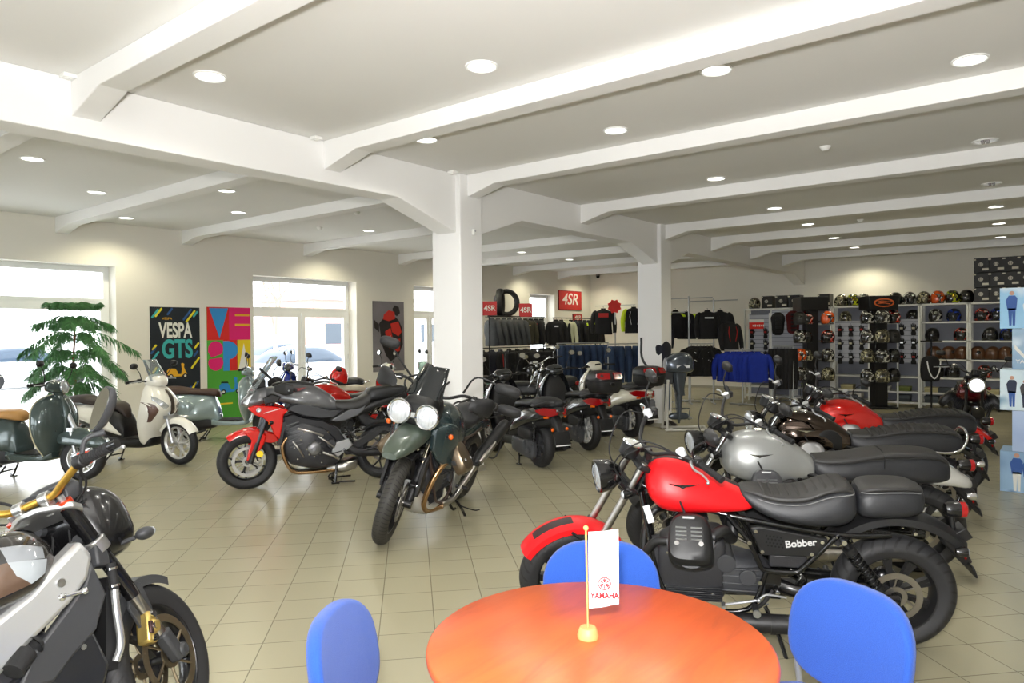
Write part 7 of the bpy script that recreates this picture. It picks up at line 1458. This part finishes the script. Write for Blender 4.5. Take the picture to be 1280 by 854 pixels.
# ================================================================== shelving with helmets at the back wall
SX = 17.6; SHM = mat('shelf_white', (222, 222, 216), .45); SHB = mat('shelf_back', (128, 130, 140), .6)
LV = [2.25, 1.86, 1.45, 1.05, .66, .33, .10]
def shelf_unit(y0, y1, label, peg=False, top=2.25):
    t = thing('shelving_unit', label, 'shelf', (SX, (y0+y1)/2, 0)); w = (y1-y0)/2
    for s in (1, -1):
        G().span((-.02, s*w-.018*s-.018, 0), (.02, s*w-.018*s+.018, top)).out('upright', SHM, t); G().span((.38, s*w-.018*s-.018, 0), (.42, s*w-.018*s+.018, top)).out('upright', SHM, t)
    for z in LV:
        if z <= top+.01: G().span((-.02, -w+.01, z-.035), (.42, w-.01, z)).out('shelf', SHM, t)
    G().span((.40, -w, .02), (.41, w, top)).out('back_panel', SHB, t)
    return t
ys = [3.52, 2.625, 1.73, .79, -.15]
for i, lab in enumerate(('grey shelving unit behind the helmet tower', 'grey shelving unit of helmets left of the black cartons', 'grey shelving unit of helmets under the black cartons', 'grey shelving unit at the right edge behind the photo boxes')): shelf_unit(ys[i+1]+.005, ys[i]-.005, lab)
for i, (a_, b_) in enumerate(((4.42, 3.53), (5.35, 4.43), (6.5, 5.36))): shelf_unit(a_ if a_ < b_ else b_, b_ if a_ < b_ else a_, ('grey shelving unit between the two black towers', 'grey shelving unit behind the left black tower', 'grey shelving unit left of the towers, behind the blue jackets')[i])
def helmet(m, visor, label, loc, rz, group, accent=None, open_=False, s=1.):
    t = thing('helmet', label, 'helmet', loc, rz, group, s)
    g = G(); g.body([(0, -.105, .10, .085, 2.6), (.02, -.125, .115, .108, 2.6), (.07, -.135, .125, .120, 2.5), (.13, -.135, .115, .124, 2.4), (.19, -.12, .09, .112, 2.3), (.235, -.085, .05, .082, 2.2), (.258, -.04, .0, .04, 2.)], 24, 5, 'z2'); sh = g.out('shell', m, t, ang=70)
    g = G(); rings = []
    for z, d in ((.085, .132), (.11, .141), (.145, .140), (.175, .130)):
        rings.append([(sin(a)*.128*(d/.138), -cos(a)*d+.004, z) for a in [radians(-68+136*i/12) for i in range(13)]]+[(sin(a)*.12*(d/.138), -cos(a)*(d-.012)+.004, z) for a in [radians(68-136*i/12) for i in range(13)]])
    g.loft(rings); g.out('visor', visor, t, ang=70)
    g = G(); g.tube([(sin(a)*.105, -cos(a)*.125, .008) for a in [2*pi*i/20 for i in range(20)]], .008, 6, 1, closed=True); g.out('edge_trim', BLKM, sh)
    if accent:
        g = G()
        for s_ in (1, -1): g.body([(.2, -.09, .05, .012, 2.5, 0, s_*.045), (.235, -.07, .03, .010, 2.5, 0, s_*.04), (.252, -.03, .0, .008, 2.5, 0, s_*.03)], 10, 3, 'z2')
        g.out('vents', accent, sh)
    return t
def marbled(name, c1, c2, c3=None, sc=9.):
    if name in MATS: return MATS[name]
    m = mat(name, c1, .18, coat=1.); nt = m.node_tree; b = nt.nodes['Principled BSDF']; tc = nt.nodes.new('ShaderNodeTexCoord'); n = nt.nodes.new('ShaderNodeTexNoise'); n.inputs['Scale'].default_value = sc; n.inputs['Distortion'].default_value = 1.2
    cr = nt.nodes.new('ShaderNodeValToRGB'); cr.color_ramp.interpolation = 'CONSTANT'; cr.color_ramp.elements[0].color = (*lin(c1), 1); cr.color_ramp.elements[1].position = .56; cr.color_ramp.elements[1].color = (*lin(c2), 1)
    if c3: e = cr.color_ramp.elements.new(.64); e.color = (*lin(c3), 1)
    nt.links.new(tc.outputs['Object'], n.inputs['Vector']); nt.links.new(n.outputs['Fac'], cr.inputs[0]); nt.links.new(cr.outputs[0], b.inputs['Base Color']); return m
VD = mat('dark_visor', (16, 17, 19), .08, coat=1.); VG = mat('gold_visor', (150, 130, 40), .1, metal=.9)
HM = dict(black=(mat('helmet_black', (18, 18, 20), .15, coat=1.), VD, None), mattblack=(mat('helmet_matt', (40, 39, 38), .5), VD, CHR), whiteg=(marbled('helmet_white_black', (30, 30, 32), (196, 196, 188), (88, 86, 80)), VD, CHR), yellow=(marbled('helmet_yellow', (28, 28, 26), (190, 200, 30), (60, 60, 40)), VG, BLKM), red=(marbled('helmet_red', (24, 22, 24), (186, 40, 24), (210, 200, 190)), VD, BLKM), orange=(marbled('helmet_orange', (212, 84, 26), (24, 24, 26), (226, 220, 210)), VD, ALU), blue=(marbled('helmet_blue', (20, 22, 30), (36, 60, 150)), VD, BLKM), brown=(mat('helmet_brown', (84, 52, 30), .3, coat=.7), VD, None), skull=(marbled('helmet_cream', (58, 55, 44), (178, 172, 138), (40, 38, 34), 14.), VD, BLKM))
DESC = dict(black='glossy black', mattblack='matt dark', whiteg='white, grey and black patterned', yellow='yellow and black patterned', red='red and black patterned', orange='orange and white patterned', blue='dark blue patterned', brown='brown leather-coloured', skull='cream and dark patterned')
hp = {}
def put_helmet(k, loc, rz, where, group, s=1.):
    lab = DESC[k]+' helmet '+where
    if k not in hp: hp[k] = helmet(*HM[k][:2], lab, loc, rz, group, HM[k][2], s=s); return hp[k]
    c = copy_tree(hp[k]); c.location = loc; c.rotation_euler = (0, 0, rz); c.scale = (s,)*3; c['label'] = lab; c['group'] = group; return c
FC = TOC
def on_shelf(px, lv, k, where, group='helmets on the grey shelves'):
    z = LV[lv]; q = atX(px, 400, SX+.16); put_helmet(k, (q.x, q.y, z), FC+random.uniform(-.5, .5), where, group, 1.08)
for px, k, wh in ((955-12, 'skull', 'on the shelf tops, left of the black cartons'), (1051, 'skull', 'first right of the black cartons on the shelf top'), (1066, 'yellow', 'second right of the black cartons on the shelf top'), (1079, 'whiteg', 'on the shelf top behind the tower sign'), (1119, 'black', 'on the shelf top right of the helmet tower sign'), (1136, 'whiteg', 'second on the shelf top right of the tower sign'), (1154, 'skull', 'third on the shelf top right of the tower sign'), (1172, 'orange', 'fourth on the shelf top right of the tower sign'), (1190, 'yellow', 'fifth on the shelf top right of the tower sign'), (1208, 'black', 'next to the stacked black cartons on the shelf top')): on_shelf(px, 0, k, wh)
for px, lv, k, wh in ((1169, 1, 'whiteg', 'on the second shelf, left column'), (1192, 1, 'blue', 'on the second shelf beside the white patterned one'), (1227, 1, 'red', 'on the second shelf, right column'), (1247, 1, 'blue', 'on the second shelf at the photo boxes'), (1057, 1, 'skull', 'on the second shelf between the towers'), (1141, 1, 'black', 'on the second shelf right of the helmet tower'),
    (1165, 2, 'black', 'on the third shelf, left column'), (1201, 2, 'red', 'on the third shelf, left column'), (1237, 2, 'black', 'on the third shelf, right column'), (1259, 2, 'blue', 'on the third shelf, far right'),
    (1167, 3, 'brown', 'on the fourth shelf, left end'), (1185, 3, 'brown', 'on the fourth shelf, second from left'), (1202, 3, 'brown', 'on the fourth shelf, third from left'), (1222, 3, 'brown', 'on the fourth shelf, fourth from left'), (1240, 3, 'brown', 'on the fourth shelf, fifth from left'), (1256, 3, 'brown', 'on the fourth shelf, sixth from left'),
    (1190, 4, 'black', 'on the fifth shelf, left column'), (1170, 4, 'mattblack', 'on the fifth shelf, left end'), (1230, 4, 'red', 'on the fifth shelf, right column')): on_shelf(px, lv, k, wh)
# folded goods on the low shelves
bc = {}
for i, (px, lv) in enumerate(((1165, 5), (1182, 5), (1199, 5), (1222, 5), (1240, 5), (1085, 5), (1105, 5), (1130, 5), (1060, 5), (1165, 6), (1185, 6), (1225, 6), (1100, 6), (1130, 6), (1070, 6), (1010, 5), (985, 5))):
    q = atX(px, 450, SX+.18); c_ = ((170, 160, 120), (60, 66, 70), (190, 188, 180), (110, 120, 60))[i % 4]; t = thing('carton', ('buff', 'dark grey', 'pale', 'green')[i % 4]+' flat box on the low shelf '+('under the fifth shelf' if lv == 5 else 'nearest the floor'), 'box', (q.x, q.y, LV[lv]), 0, 'flat boxes on the low shelves')
    G().span((-.12, -.13, 0), (.14, .13, .10 if lv == 5 else .14)).out('box_base', mat('box_%d' % (i % 4), c_, .7), t, bev=.004); G().span((-.125, -.135, .07), (.145, .135, .105 if lv == 5 else .145)).out('box_lid', mat('boxlid_%d' % (i % 4), tuple(min(255, v+20) for v in c_), .7), t, bev=.004)
# stacked black cartons with round emblems
CB_ = mat('carton_black', (30, 29, 28), .5); LB = mat('carton_label', (214, 208, 190), .6); EM = mat('carton_emblem', (196, 190, 176), .5)
def carton(loc, label, group, w=.30, h=.30, rz=0):
    t = thing('carton', label, 'box', loc, rz, group); G().span((-.03, -w/2+.004, .002), (.3, w/2-.004, h-.004)).out('box', CB_, t, bev=.004)
    n = 20; g = G(); g.lathe([(.0, 0), (.042, 0), (.042, .002), (.0, .002)], (-.0315, .01, h*.55), (-1, 0, 0), 20); e = g.out('emblem', EM, t); g = G(); g.box((-.0345, -.006, h*.55), (.002, .008, .05)); g.box((-.0345, .028, h*.55), (.002, .008, .05)); g.out('emblem_bars', CB_, e)
    G().box((-.032, -.07, h*.22), (.002, .11, .045)).out('label', LB, t); G().box((-.032, .12, h*.88), (.002, .05, .03)).out('label', LB, t); return t
first = None; rowname = ('bottom', 'middle', 'top')
for cix, px in enumerate((1227, 1246, 1264, 1283)):
    for r_ in range(3):
        q = atX(px, 380, SX+.02); lab = 'black helmet carton, '+('leftmost', 'second', 'third', 'rightmost')[cix]+' stack on the shelf top, '+rowname[r_]+' row'
        if first is None: first = carton((q.x, q.y, LV[0]), lab, 'black cartons stacked on the shelf top', .27, .305); continue
        c = copy_tree(first); c.location = (q.x, q.y, LV[0]+r_*.306); c['label'] = lab
for i, px in enumerate((959, 977, 993, 1030)):
    c = copy_tree(first); q = atX(px, 380, SX+.02); c.location = (q.x, q.y, LV[0]); c['label'] = 'black helmet carton on the shelf top, '+('first', 'second', 'third', 'last')[i]+' of the row left of the helmet tower'; c['group'] = 'black cartons left of the helmet tower'
# black helmet towers with helmets hung round them
TW = mat('tower_black', (17, 17, 19), .4)
def tower(px, X, h, sign, label):
    q = atX(px, 440, X); t = thing('helmet_tower', label, 'display stand', (q.x, q.y, 0), FC)
    G().span((-.13, -.13, .05), (.13, .13, h)).out('column', TW, t, bev=.008); G().span((-.28, -.28, 0), (.28, .28, .05)).out('base', TW, t, bev=.01)
    for z in (.55, 1.0, 1.45, 1.9):
        for s in (1, -1): G().tube([(s*.13, -.04, z), (s*.22, -.06, z+.01)], .01, 8).out('peg', MET, t)
    hd = G().span((-.31, -.24, h), (.31, .24, h+.30)).out('header', TW, t, bev=.01)
    if sign:
        G().sph((0, -.242, h+.15), (.22, .004, .095), 32, 8).out('sign_oval', mat('sign_orange', (206, 96, 40), .5), hd); G().sph((0, -.245, h+.15), (.185, .004, .068), 32, 8).out('sign_oval', TW, hd)
        g = G(); g.tube([(-.13, -.252, h+.17), (-.05, -.252, h+.185), (.10, -.252, h+.165), (.15, -.252, h+.175)], .008, 6, 5).tube([(-.14, -.252, h+.13), (.0, -.252, h+.14), (.12, -.252, h+.12)], .008, 6, 5).tube([(-.13, -.252, h+.17), (-.10, -.252, h+.15), (-.02, -.252, h+.155)], .006, 6, 4); g.out('script_mark', mat('sign_orange', (206, 96, 40), .5), hd)
    return q
q1 = tower(1098, 16.9, 2.12, True, 'black helmet tower with an orange oval sign on top'); q2 = tower(1013, 16.9, 2.15, False, 'plain black helmet tower with a wide header, left of the orange sign tower')
side = Vector((sin(YAW), -cos(YAW), 0)); fw = Vector((cos(YAW), sin(YAW), 0))
for q, ks, nm in ((q1, (('whiteg', 'whiteg', 'red'), ('skull', 'whiteg', 'mattblack'), ('whiteg', 'skull', 'black'), ('skull', 'whiteg', 'black')), 'the orange sign tower'), (q2, (('orange', 'mattblack', 'red'), ('red', 'whiteg', 'black'), ('whiteg', 'orange', 'skull'), ('skull', 'whiteg', 'mattblack')), 'the plain tower')):
    for r_, trio in enumerate(ks):
        z = 1.83-r_*.42
        for c_, (k, sd, fd) in enumerate(zip(trio, (-.06 if q is q1 else .27, -.27 if q is q1 else -.27, .30 if q is q1 else -.10), (-.27, -.06, -.02))):
            p = q+side*sd+fw*fd; put_helmet(k, (p.x, p.y, z), FC+random.uniform(-.3, .3), 'on '+nm+', '+('top', 'second', 'third', 'lowest')[r_]+' row, '+('left', 'middle', 'right')[(1, 0, 2)[c_] if q is q1 else (2, 0, 1)[c_]], 'helmets hung on the towers', 1.15)
# pegboards with gloves
GLK = cloth('glove_black', (24, 24, 25)); GLW = mat('glove_panel', (196, 190, 168), .6); GLR = mat('glove_red', (170, 40, 36), .6)
def glove(loc, label, group, acc, rz):
    t = thing('glove', label, 'glove', loc, rz, group)
    g = G(); g.body([(-.01, -.012, .012, .045, 3), (.04, -.02, .02, .05, 3), (.09, -.018, .018, .036, 3), (.13, -.022, .022, .046, 3), (.17, -.02, .02, .048, 3), (.18, -.015, .015, .04, 3)], 14, 3, 'z2')
    G.T0 = None; pm = g
    for i, (x, L) in enumerate(((-.036, .06), (-.012, .078), (.012, .074), (.036, .055))): pm.tube([(x, 0, .17), (x*1.1, -.004, .17+L*.6), (x*1.12, -.014, .17+L)], [.012, .0115, .009], 8, 3)
    pm.tube([(.04, 0, .11), (.068, -.01, .145), (.07, -.018, .175)], [.014, .013, .01], 8, 3); b0 = pm.out('hand', GLK, t, ang=70)
    G().span((-.03, -.028, .125), (.03, -.018, .165)).out('knuckle_guard', acc, b0, bev=.004); G().tube([(-.01, 0, .262), (0, .0, .28), (.01, 0, .262)], .003, 5, 3).out('loop', HG, t); return t
PGM = mat('pegboard_grey', (168, 170, 180), .6)
def pegboard(pxa, pxb, z0, z1, X, label):
    a, b_ = atX(pxa, 430, X), atX(pxb, 430, X); t = thing('pegboard', label, 'pegboard', ((a.x+b_.x)/2, (a.y+b_.y)/2, 0)); w = abs(a.y-b_.y)/2
    G().span((0, -w, z0), (.02, w, z1)).out('board', PGM, t)
    for s in (1, -1): G().span((-.01, s*w-.015, 0), (.03, s*w+.015, z1+.03)).out('frame', SHM, t)
    g = G(); i = 0; z = z0+.08
    while z < z1: g.span((-.002, -w+.02, z), (.0, w-.02, z+.012)); z += .1
    g.out('slots', mat('slot_grey', (110, 112, 118), .6), t)
    return a, b_
g0 = {}
def glove_grid(px0, px1, cols, rows, X, zt, dz, who):
    for r_ in range(rows):
        for c_ in range(cols):
            px = px0+(px1-px0)*(c_/(cols-1) if cols > 1 else 0); q = atX(px, 430, X-.035); k = (r_*2+c_*3+len(who)) % 3; acc = (GLW, GLR, ALU)[k]; z = zt-r_*dz
            lab = ('cream-marked', 'red-marked', 'silver-marked')[k]+' glove, '+who+', row %s, column %s' % (('one', 'two', 'three', 'four')[r_], ('one', 'two', 'three')[c_])
            if k in g0: c = copy_tree(g0[k]); c.location = (q.x, q.y, z+.0); c.rotation_euler = (0, 0, -pi/2+random.uniform(-.1, .1)); c['label'] = lab; c['group'] = 'gloves on the pegboards'
            else: g0[k] = glove((q.x, q.y, z), lab, 'gloves on the pegboards', acc, -pi/2)
            (g0[k] if k not in g0 else None)
pegboard(1043, 1086, .98, 1.9, 17.3, 'grey pegboard of gloves left of the orange sign tower'); glove_grid(1050, 1077, 3, 3, 17.3, 1.56, .31, 'board left of orange sign tower')
pegboard(1122, 1149, .98, 1.92, 17.3, 'narrow grey pegboard of gloves right of the orange sign tower'); glove_grid(1127, 1142, 2, 3, 17.3, 1.58, .31, 'narrow board right of tower')
pegboard(964, 1004, 1.15, 2.18, 17.2, 'grey slotted board of body armour left of the plain tower')
pegboard(936, 962, 1.0, 2.1, 17.25, 'slotted board of gloves behind the blue jackets'); glove_grid(940, 957, 2, 3, 17.25, 1.52, .28, 'board behind blue jackets')
def armour(px, py, X, label, c=None):
    q = atX(px, py, X); t = thing('back_protector', label, 'body armour', q, FC, 'body armour on the slotted board')
    g = G(); g.body([(-.36, -.04, .02, .06, 2.6), (-.3, -.05, .03, .13, 3), (-.1, -.06, .03, .15, 3), (.05, -.06, .03, .17, 3), (.14, -.05, .02, .12, 3), (.18, -.04, .02, .05, 2.6)], 16, 4, 'z2'); b0 = g.out('shell', c or GLK, t)
    g = G(); [g.span((-.07, -.07, -.3+i*.09), (.07, -.05, -.24+i*.09)) for i in range(5)]; g.out('plates', BLKM, b0, bev=.008)
armour(972, 400, 17.1, 'black back protector on the slotted board, left one'); armour(991, 398, 17.1, 'dark red back protector on the slotted board, right one', cloth('armour_red', (84, 16, 18)))
q = atX(949, 406, 17.2); t = thing('hanging_sign', 'red and grey sign hanging above the gloves behind the blue jackets', 'sign', q, FC)
G().span((-.24, -.02, -.10), (.24, .02, .06)).out('panel', mat('tag_red', (226, 40, 30), .5), t, bev=.004); G().span((-.24, -.022, .06), (.24, .022, .13)).out('header', SHM, t)
g = G(); [g.box((-.15+.05*i, -.021, -.02), (.03, .003, .05 if i % 2 else .04)) for i in range(7)]; g.out('lettering', C['w'], t)
# rucksack hanging beside the shelf
q = atX(1163, 440, 16.9); t = thing('rucksack', 'black rucksack with white edging on a stand left of the front-facing motorcycle', 'bag', (q.x, q.y, .62), FC)
G().body([(.0, -.08, .1, .12, 3), (.06, -.12, .12, .17, 3.2), (.3, -.13, .12, .18, 3.2), (.46, -.1, .1, .15, 3), (.52, -.05, .06, .08, 2.6)], 22, 4, 'z2').out('bag', JK, t, ang=60); G().tube([(-.14, -.12, .42), (-.1, -.135, .2), (0, -.14, .06), (.1, -.135, .2), (.14, -.12, .42)], .012, 8, 6).out('edging', WS, t)
stand((q.x+.12, q.y, 0), 1.5, 'slim stand carrying the black rucksack', MET, .2)
# red helmet left on the cream scooter
sc = [o for o in S.objects if o.get('label', '').startswith('cream scooter')][0]
p = sc.matrix_basis @ Vector((.12, 0, .86)); put_helmet('red', (p.x, p.y, p.z), sc.rotation_euler.z+pi/2, 'resting on cream scooter seat', 'helmets', 1.15)
for ch in [o for o in S.objects if o.get('label', '').startswith('red and black patterned helmet resting')]:
    ch['label'] = 'bright red helmet resting on the seat of the cream scooter'
    for c2 in ch.children:
        if c2.name.startswith('shell'): c2.data = c2.data.copy(); c2.data.materials[0] = mat('helmet_bright_red', (214, 30, 26), .25, coat=.8)
# ================================================================== outboard motor, dressed legs, photo boxes, plant
q = LD((848-640)/887*12.2, 12.2); t = thing('outboard_motor', 'grey outboard boat motor on a tubular stand right of the far pillar', 'outboard motor', (q.x, q.y, 0), FC)
OB = mat('outboard_grey', (74, 82, 92), .2, metal=.4, coat=.8)
G().body([(-.24, 1.03, 1.12, .1, 3), (-.22, 1.0, 1.24, .17, 3.4), (-.08, .98, 1.32, .2, 3.4, .1), (.1, .98, 1.34, .2, 3.4, .1), (.2, 1.0, 1.28, .16, 3.2, .1), (.24, 1.04, 1.2, .09, 3)], 28, 6).out('cowling', OB, t, ang=50)
G().body([(.6, -.1, .1, .07, 3, 0, .03), (.72, -.12, .12, .09, 3), (.9, -.14, .14, .12, 3), (1.02, -.16, .16, .15, 3)], 22, 5, 'z2').out('mid_section', OB, t, ang=50)
G().body([(.12, -.03, .05, .015, 2.5), (.2, -.06, .08, .03, 2.6), (.3, -.08, .12, .04, 2.6), (.62, -.1, .1, .06, 3)], 20, 5, 'z2').out('leg', OB, t, ang=50)
G().body([(-.12, .36, .375, .05, 3), (0, .355, .38, .09, 3), (.18, .36, .375, .06, 3)], 16, 4).out('cavitation_plate', OB, t); G().body([(-.2, .22, .25, .02, 2.5), (-.1, .18, .3, .045, 2.6), (.1, .18, .3, .045, 2.6), (.16, .2, .27, .03, 2.6)], 16, 4).out('gearcase', OB, t)
g = G()
for i in range(3): a = i*2*pi/3; g.body([(.17, .24-.02, .24+.02, .01, 2), (.19, .24-.01, .24+.01, .01, 2)], 8, 2); g.tube([(.18, 0, .24), (.185, sin(a)*.06, .24+cos(a)*.06), (.19, sin(a+.2)*.11, .24+cos(a+.2)*.11)], [.015, .04, .02], 8, 4, flat=.25)
g.out('propeller', ALU, t); G().span((-.27, -.12, .8), (-.12, .12, 1.02)).out('clamp_bracket', MGY, t, bev=.015); G().box((.03, -.205, 1.1), (.22, .004, .04)).out('decal', WS, t)
g = G(); g.tube([(-.2, -.13, .82), (-.62, -.12, 1.18), (-.66, -.11, 1.6)], [.018, .02, .02], 10, 5); g.out('tiller', MGY, t)
for s in (1, -1): G().tube([(-.22, s*.16, .88), (-.24, s*.18, .1), (-.20, s*.19, .03), (.5, s*.2, .03)], .022, 10, 5).out('stand_leg', mat('stand_white', (206, 204, 196), .4), t)
for z, x in ((.86, -.22), (.03, .45), (.03, -.15)): G().tube([(x, -.2, z), (x, .2, z)], .02, 10).out('stand_bar', mat('stand_white', (206, 204, 196), .4), t)
q = LD((829-640)/887*12.75, 12.75); t = thing('mannequin', 'pair of mannequin legs in blue jeans and dark boots behind the outboard motor stand', 'mannequin', (q.x, q.y, 0), FC+.9)
for s in (1, -1):
    G().tube([(s*.09, 0, .9), (s*.10, -.01, .5), (s*.10, .01, .12)], [.085, .065, .055], 14, 5).out('trouser_leg', JE, t)
    G().body([(-.2, 0, .04, .03, 2.6, 0, s*.1), (-.12, 0, .08, .05, 3, 0, s*.1), (.0, 0, .12, .048, 3, 0, s*.1), (.07, 0, .18, .045, 3, 0, s*.1)], 16, 4, 'y').out('boot', mat('boot_dark', (34, 26, 24), .4), t)
G().body([(.82, -.1, .1, .15, 3), (.95, -.1, .1, .165, 3), (1.05, -.09, .09, .15, 3)], 18, 3, 'z2').out('waist', JE, t); G().body([(1.04, -.1, .1, .17, 3), (1.2, -.1, .1, .17, 3), (1.42, -.1, .1, .2, 3), (1.5, -.07, .07, .14, 2.6), (1.54, -.05, .05, .06, 2.4)], 20, 4, 'z2').out('jacket', JN, t)
# stacked photo boxes at the right edge
c0 = atX(1250, 600, 8.98); base = Vector((9.2, c0.y-.24, 0)); t = thing('photo_box_stand', 'tall stack of pale blue photo boxes at the right edge', 'display stand', base, -pi/2)
def pic(name, c1, c2, c3): return marbled(name, c1, c2, c3, 2.2)
cols = [((70, 140, 200), (150, 200, 232), (206, 226, 240)), ((60, 110, 160), (150, 180, 205), (214, 228, 238)), ((176, 206, 220), (210, 228, 234), (120, 160, 186)), ((140, 164, 210), (176, 196, 226), (220, 228, 240)), ((60, 96, 150), (150, 184, 214), (40, 60, 110))]
H_ = .425; Hs = []
for i in range(5):
    z1 = 2.12-i*H_; z0 = z1-H_+.004; off = 0 if i % 2 == 0 else .105; m_ = pic('photo_%d' % i, *cols[i]); m_.node_tree.nodes['Principled BSDF'].inputs['Roughness'].default_value = .5
    m_.node_tree.nodes['Principled BSDF'].inputs['Coat Weight'].default_value = 0.
    cr_ = [n_ for n_ in m_.node_tree.nodes if n_.type == 'VALTORGB'][0]; cr_.color_ramp.interpolation = 'EASE'; [setattr(n_.inputs['Distortion'], 'default_value', 0.) for n_ in m_.node_tree.nodes if n_.type == 'TEX_NOISE']
    bx = G().span((-.24+off, -.22, max(z0, 0)), (.24+off, .22, z1)).out('photo_box', m_, t); Hs.append((bx, (z0+z1)/2, off))
def fig(bx, x, z, s, top, leg, yy=-.2215):
    for L, mm in (([(-.02, -.16), (.0, -.16), (.005, -.02), (.01, -.16), (.03, -.16), (.035, .02), (-.03, .02)], leg), ([(-.035, .0), (.04, .0), (.05, .12), (.03, .15), (-.025, .15), (-.05, .1)], top), (arcp(.003, .175, .022, 0, 340, 12), mat('print_skin', (196, 150, 126), .6))):
        G().plate([(x+a*s, z+b_*s) for a, b_ in L], yy, yy-.0012).out('figure_print', mm, bx, flat=True)
dkp = mat('print_dark_blue', (28, 40, 66), .6); bl_ = mat('print_mid_blue', (50, 90, 160), .6)
bx, z, of = Hs[2]; fig(bx, -.14, z-.03, .9, dkp, bl_); fig(bx, -.03, z-.05, .8, mat('print_race_dark', (30, 26, 28), .5), dkp); fig(bx, .06, z-.05, .8, dkp, mat('print_skin', (196, 150, 126), .6))
bx, z, of = Hs[4]; fig(bx, -.10, z-.02, 1.1, bl_, C['w']); fig(bx, .0, z-.04, 1.1, bl_, dkp)
bx, z, of = Hs[0]; fig(bx, -.14, z-.02, 1., bl_, bl_); fig(bx, .0, z-.06, .9, C['w'], bl_)
bx, z, of = Hs[1]; text_mesh('YAMAHA', .055, C['w'], 'lettering', bx, (of-.09, -.222, z-.13), (pi/2, 0, 0), .001, (1.05, 1.), bold=.001); G().plate([(of-.22, z+.05), (of-.12, z-.08), (of+.02, z+.12), (of+.02, z+.07), (of-.12, z-.12), (of-.22, z+.0)], -.221, -.2225).out('wing_print', C['w'], bx, flat=True)
# tall indoor conifer in front of the left window
q = atY(95, 560, 11.9); t = thing('potted_conifer', 'tall indoor pine with drooping green branches before the left window', 'plant', (q.x, 11.9, 0))
rnd = random.Random(11); G().lathe([(0, 0), (.15, 0), (.2, .34), (.215, .36), (.2, .37), (.185, .35), (0, .34)], ax=(0, 0, 1), n=32).out('pot', mat('pot_brown', (96, 62, 44), .6), t)
G().tube([(0, 0, .3), (.015, 0, .8), (-.01, .01, 1.3), (.01, 0, 1.8), (.0, 0, 2.22)], [.03, .026, .02, .014, .006], 10, 6).out('trunk', mat('pine_trunk', (124, 78, 52), .8), t)
NG = mat('pine_needles', (64, 116, 62), .55, noise=.4, nscale=14)
tiers = [(2.16, .36, .05, 7), (1.97, .55, -.08, 6), (1.72, .80, -.26, 6), (1.45, .74, -.34, 6), (1.2, .70, -.34, 6), (.95, .6, -.28, 5)]
for zt, R_, dr, n in tiers:
    for i in range(n):
        a = 2*pi*i/n+rnd.uniform(-.25, .25)+zt; Rr = R_*rnd.uniform(.85, 1.08); d = Vector((cos(a), sin(a), 0)); P3 = [Vector((0, 0, zt)), Vector((0, 0, zt+.05))+d*Rr*.35, Vector((0, 0, zt+dr*.45))+d*Rr*.75, Vector((0, 0, zt+dr))+d*Rr]
        g = G(); g.tube(P3, [.007, .005, .004, .003], 5, 5); sp = smooth_pts(P3, 6); sd = Vector((-d.y, d.x, 0))
        for k, p in enumerate(sp[3:]):
            f = (k+1)/len(sp[3:])
            for s in (-1, 1):
                for jj in range(2):
                    L = (.17*(1-.35*f)+rnd.uniform(-.03, .04))*(.75 if zt > 2.1 else 1.); dd = (sd*s*rnd.uniform(.2, .8)+d*rnd.uniform(.1, .6)+Vector((0, 0, -rnd.uniform(.35, 1.3) if zt < 2.1 else -rnd.uniform(.0, .4)))).normalized(); e = p+dd*L
                    g.tube([p, p+dd*L*.5+Vector((0, 0, .012)), e], [.006, .007, .003], 4, 2, flat=.6)
                    for q_ in (.2, .45, .7, .92):
                        b0 = p+dd*L*q_
                        for w_ in (-1, 1): g.tube([b0, b0+(dd*.5+sd*w_*.7+Vector((0, 0, -.35))).normalized()*.06], [.0045, .0015], 3)
        g.out('branch', NG, t, flat=True)
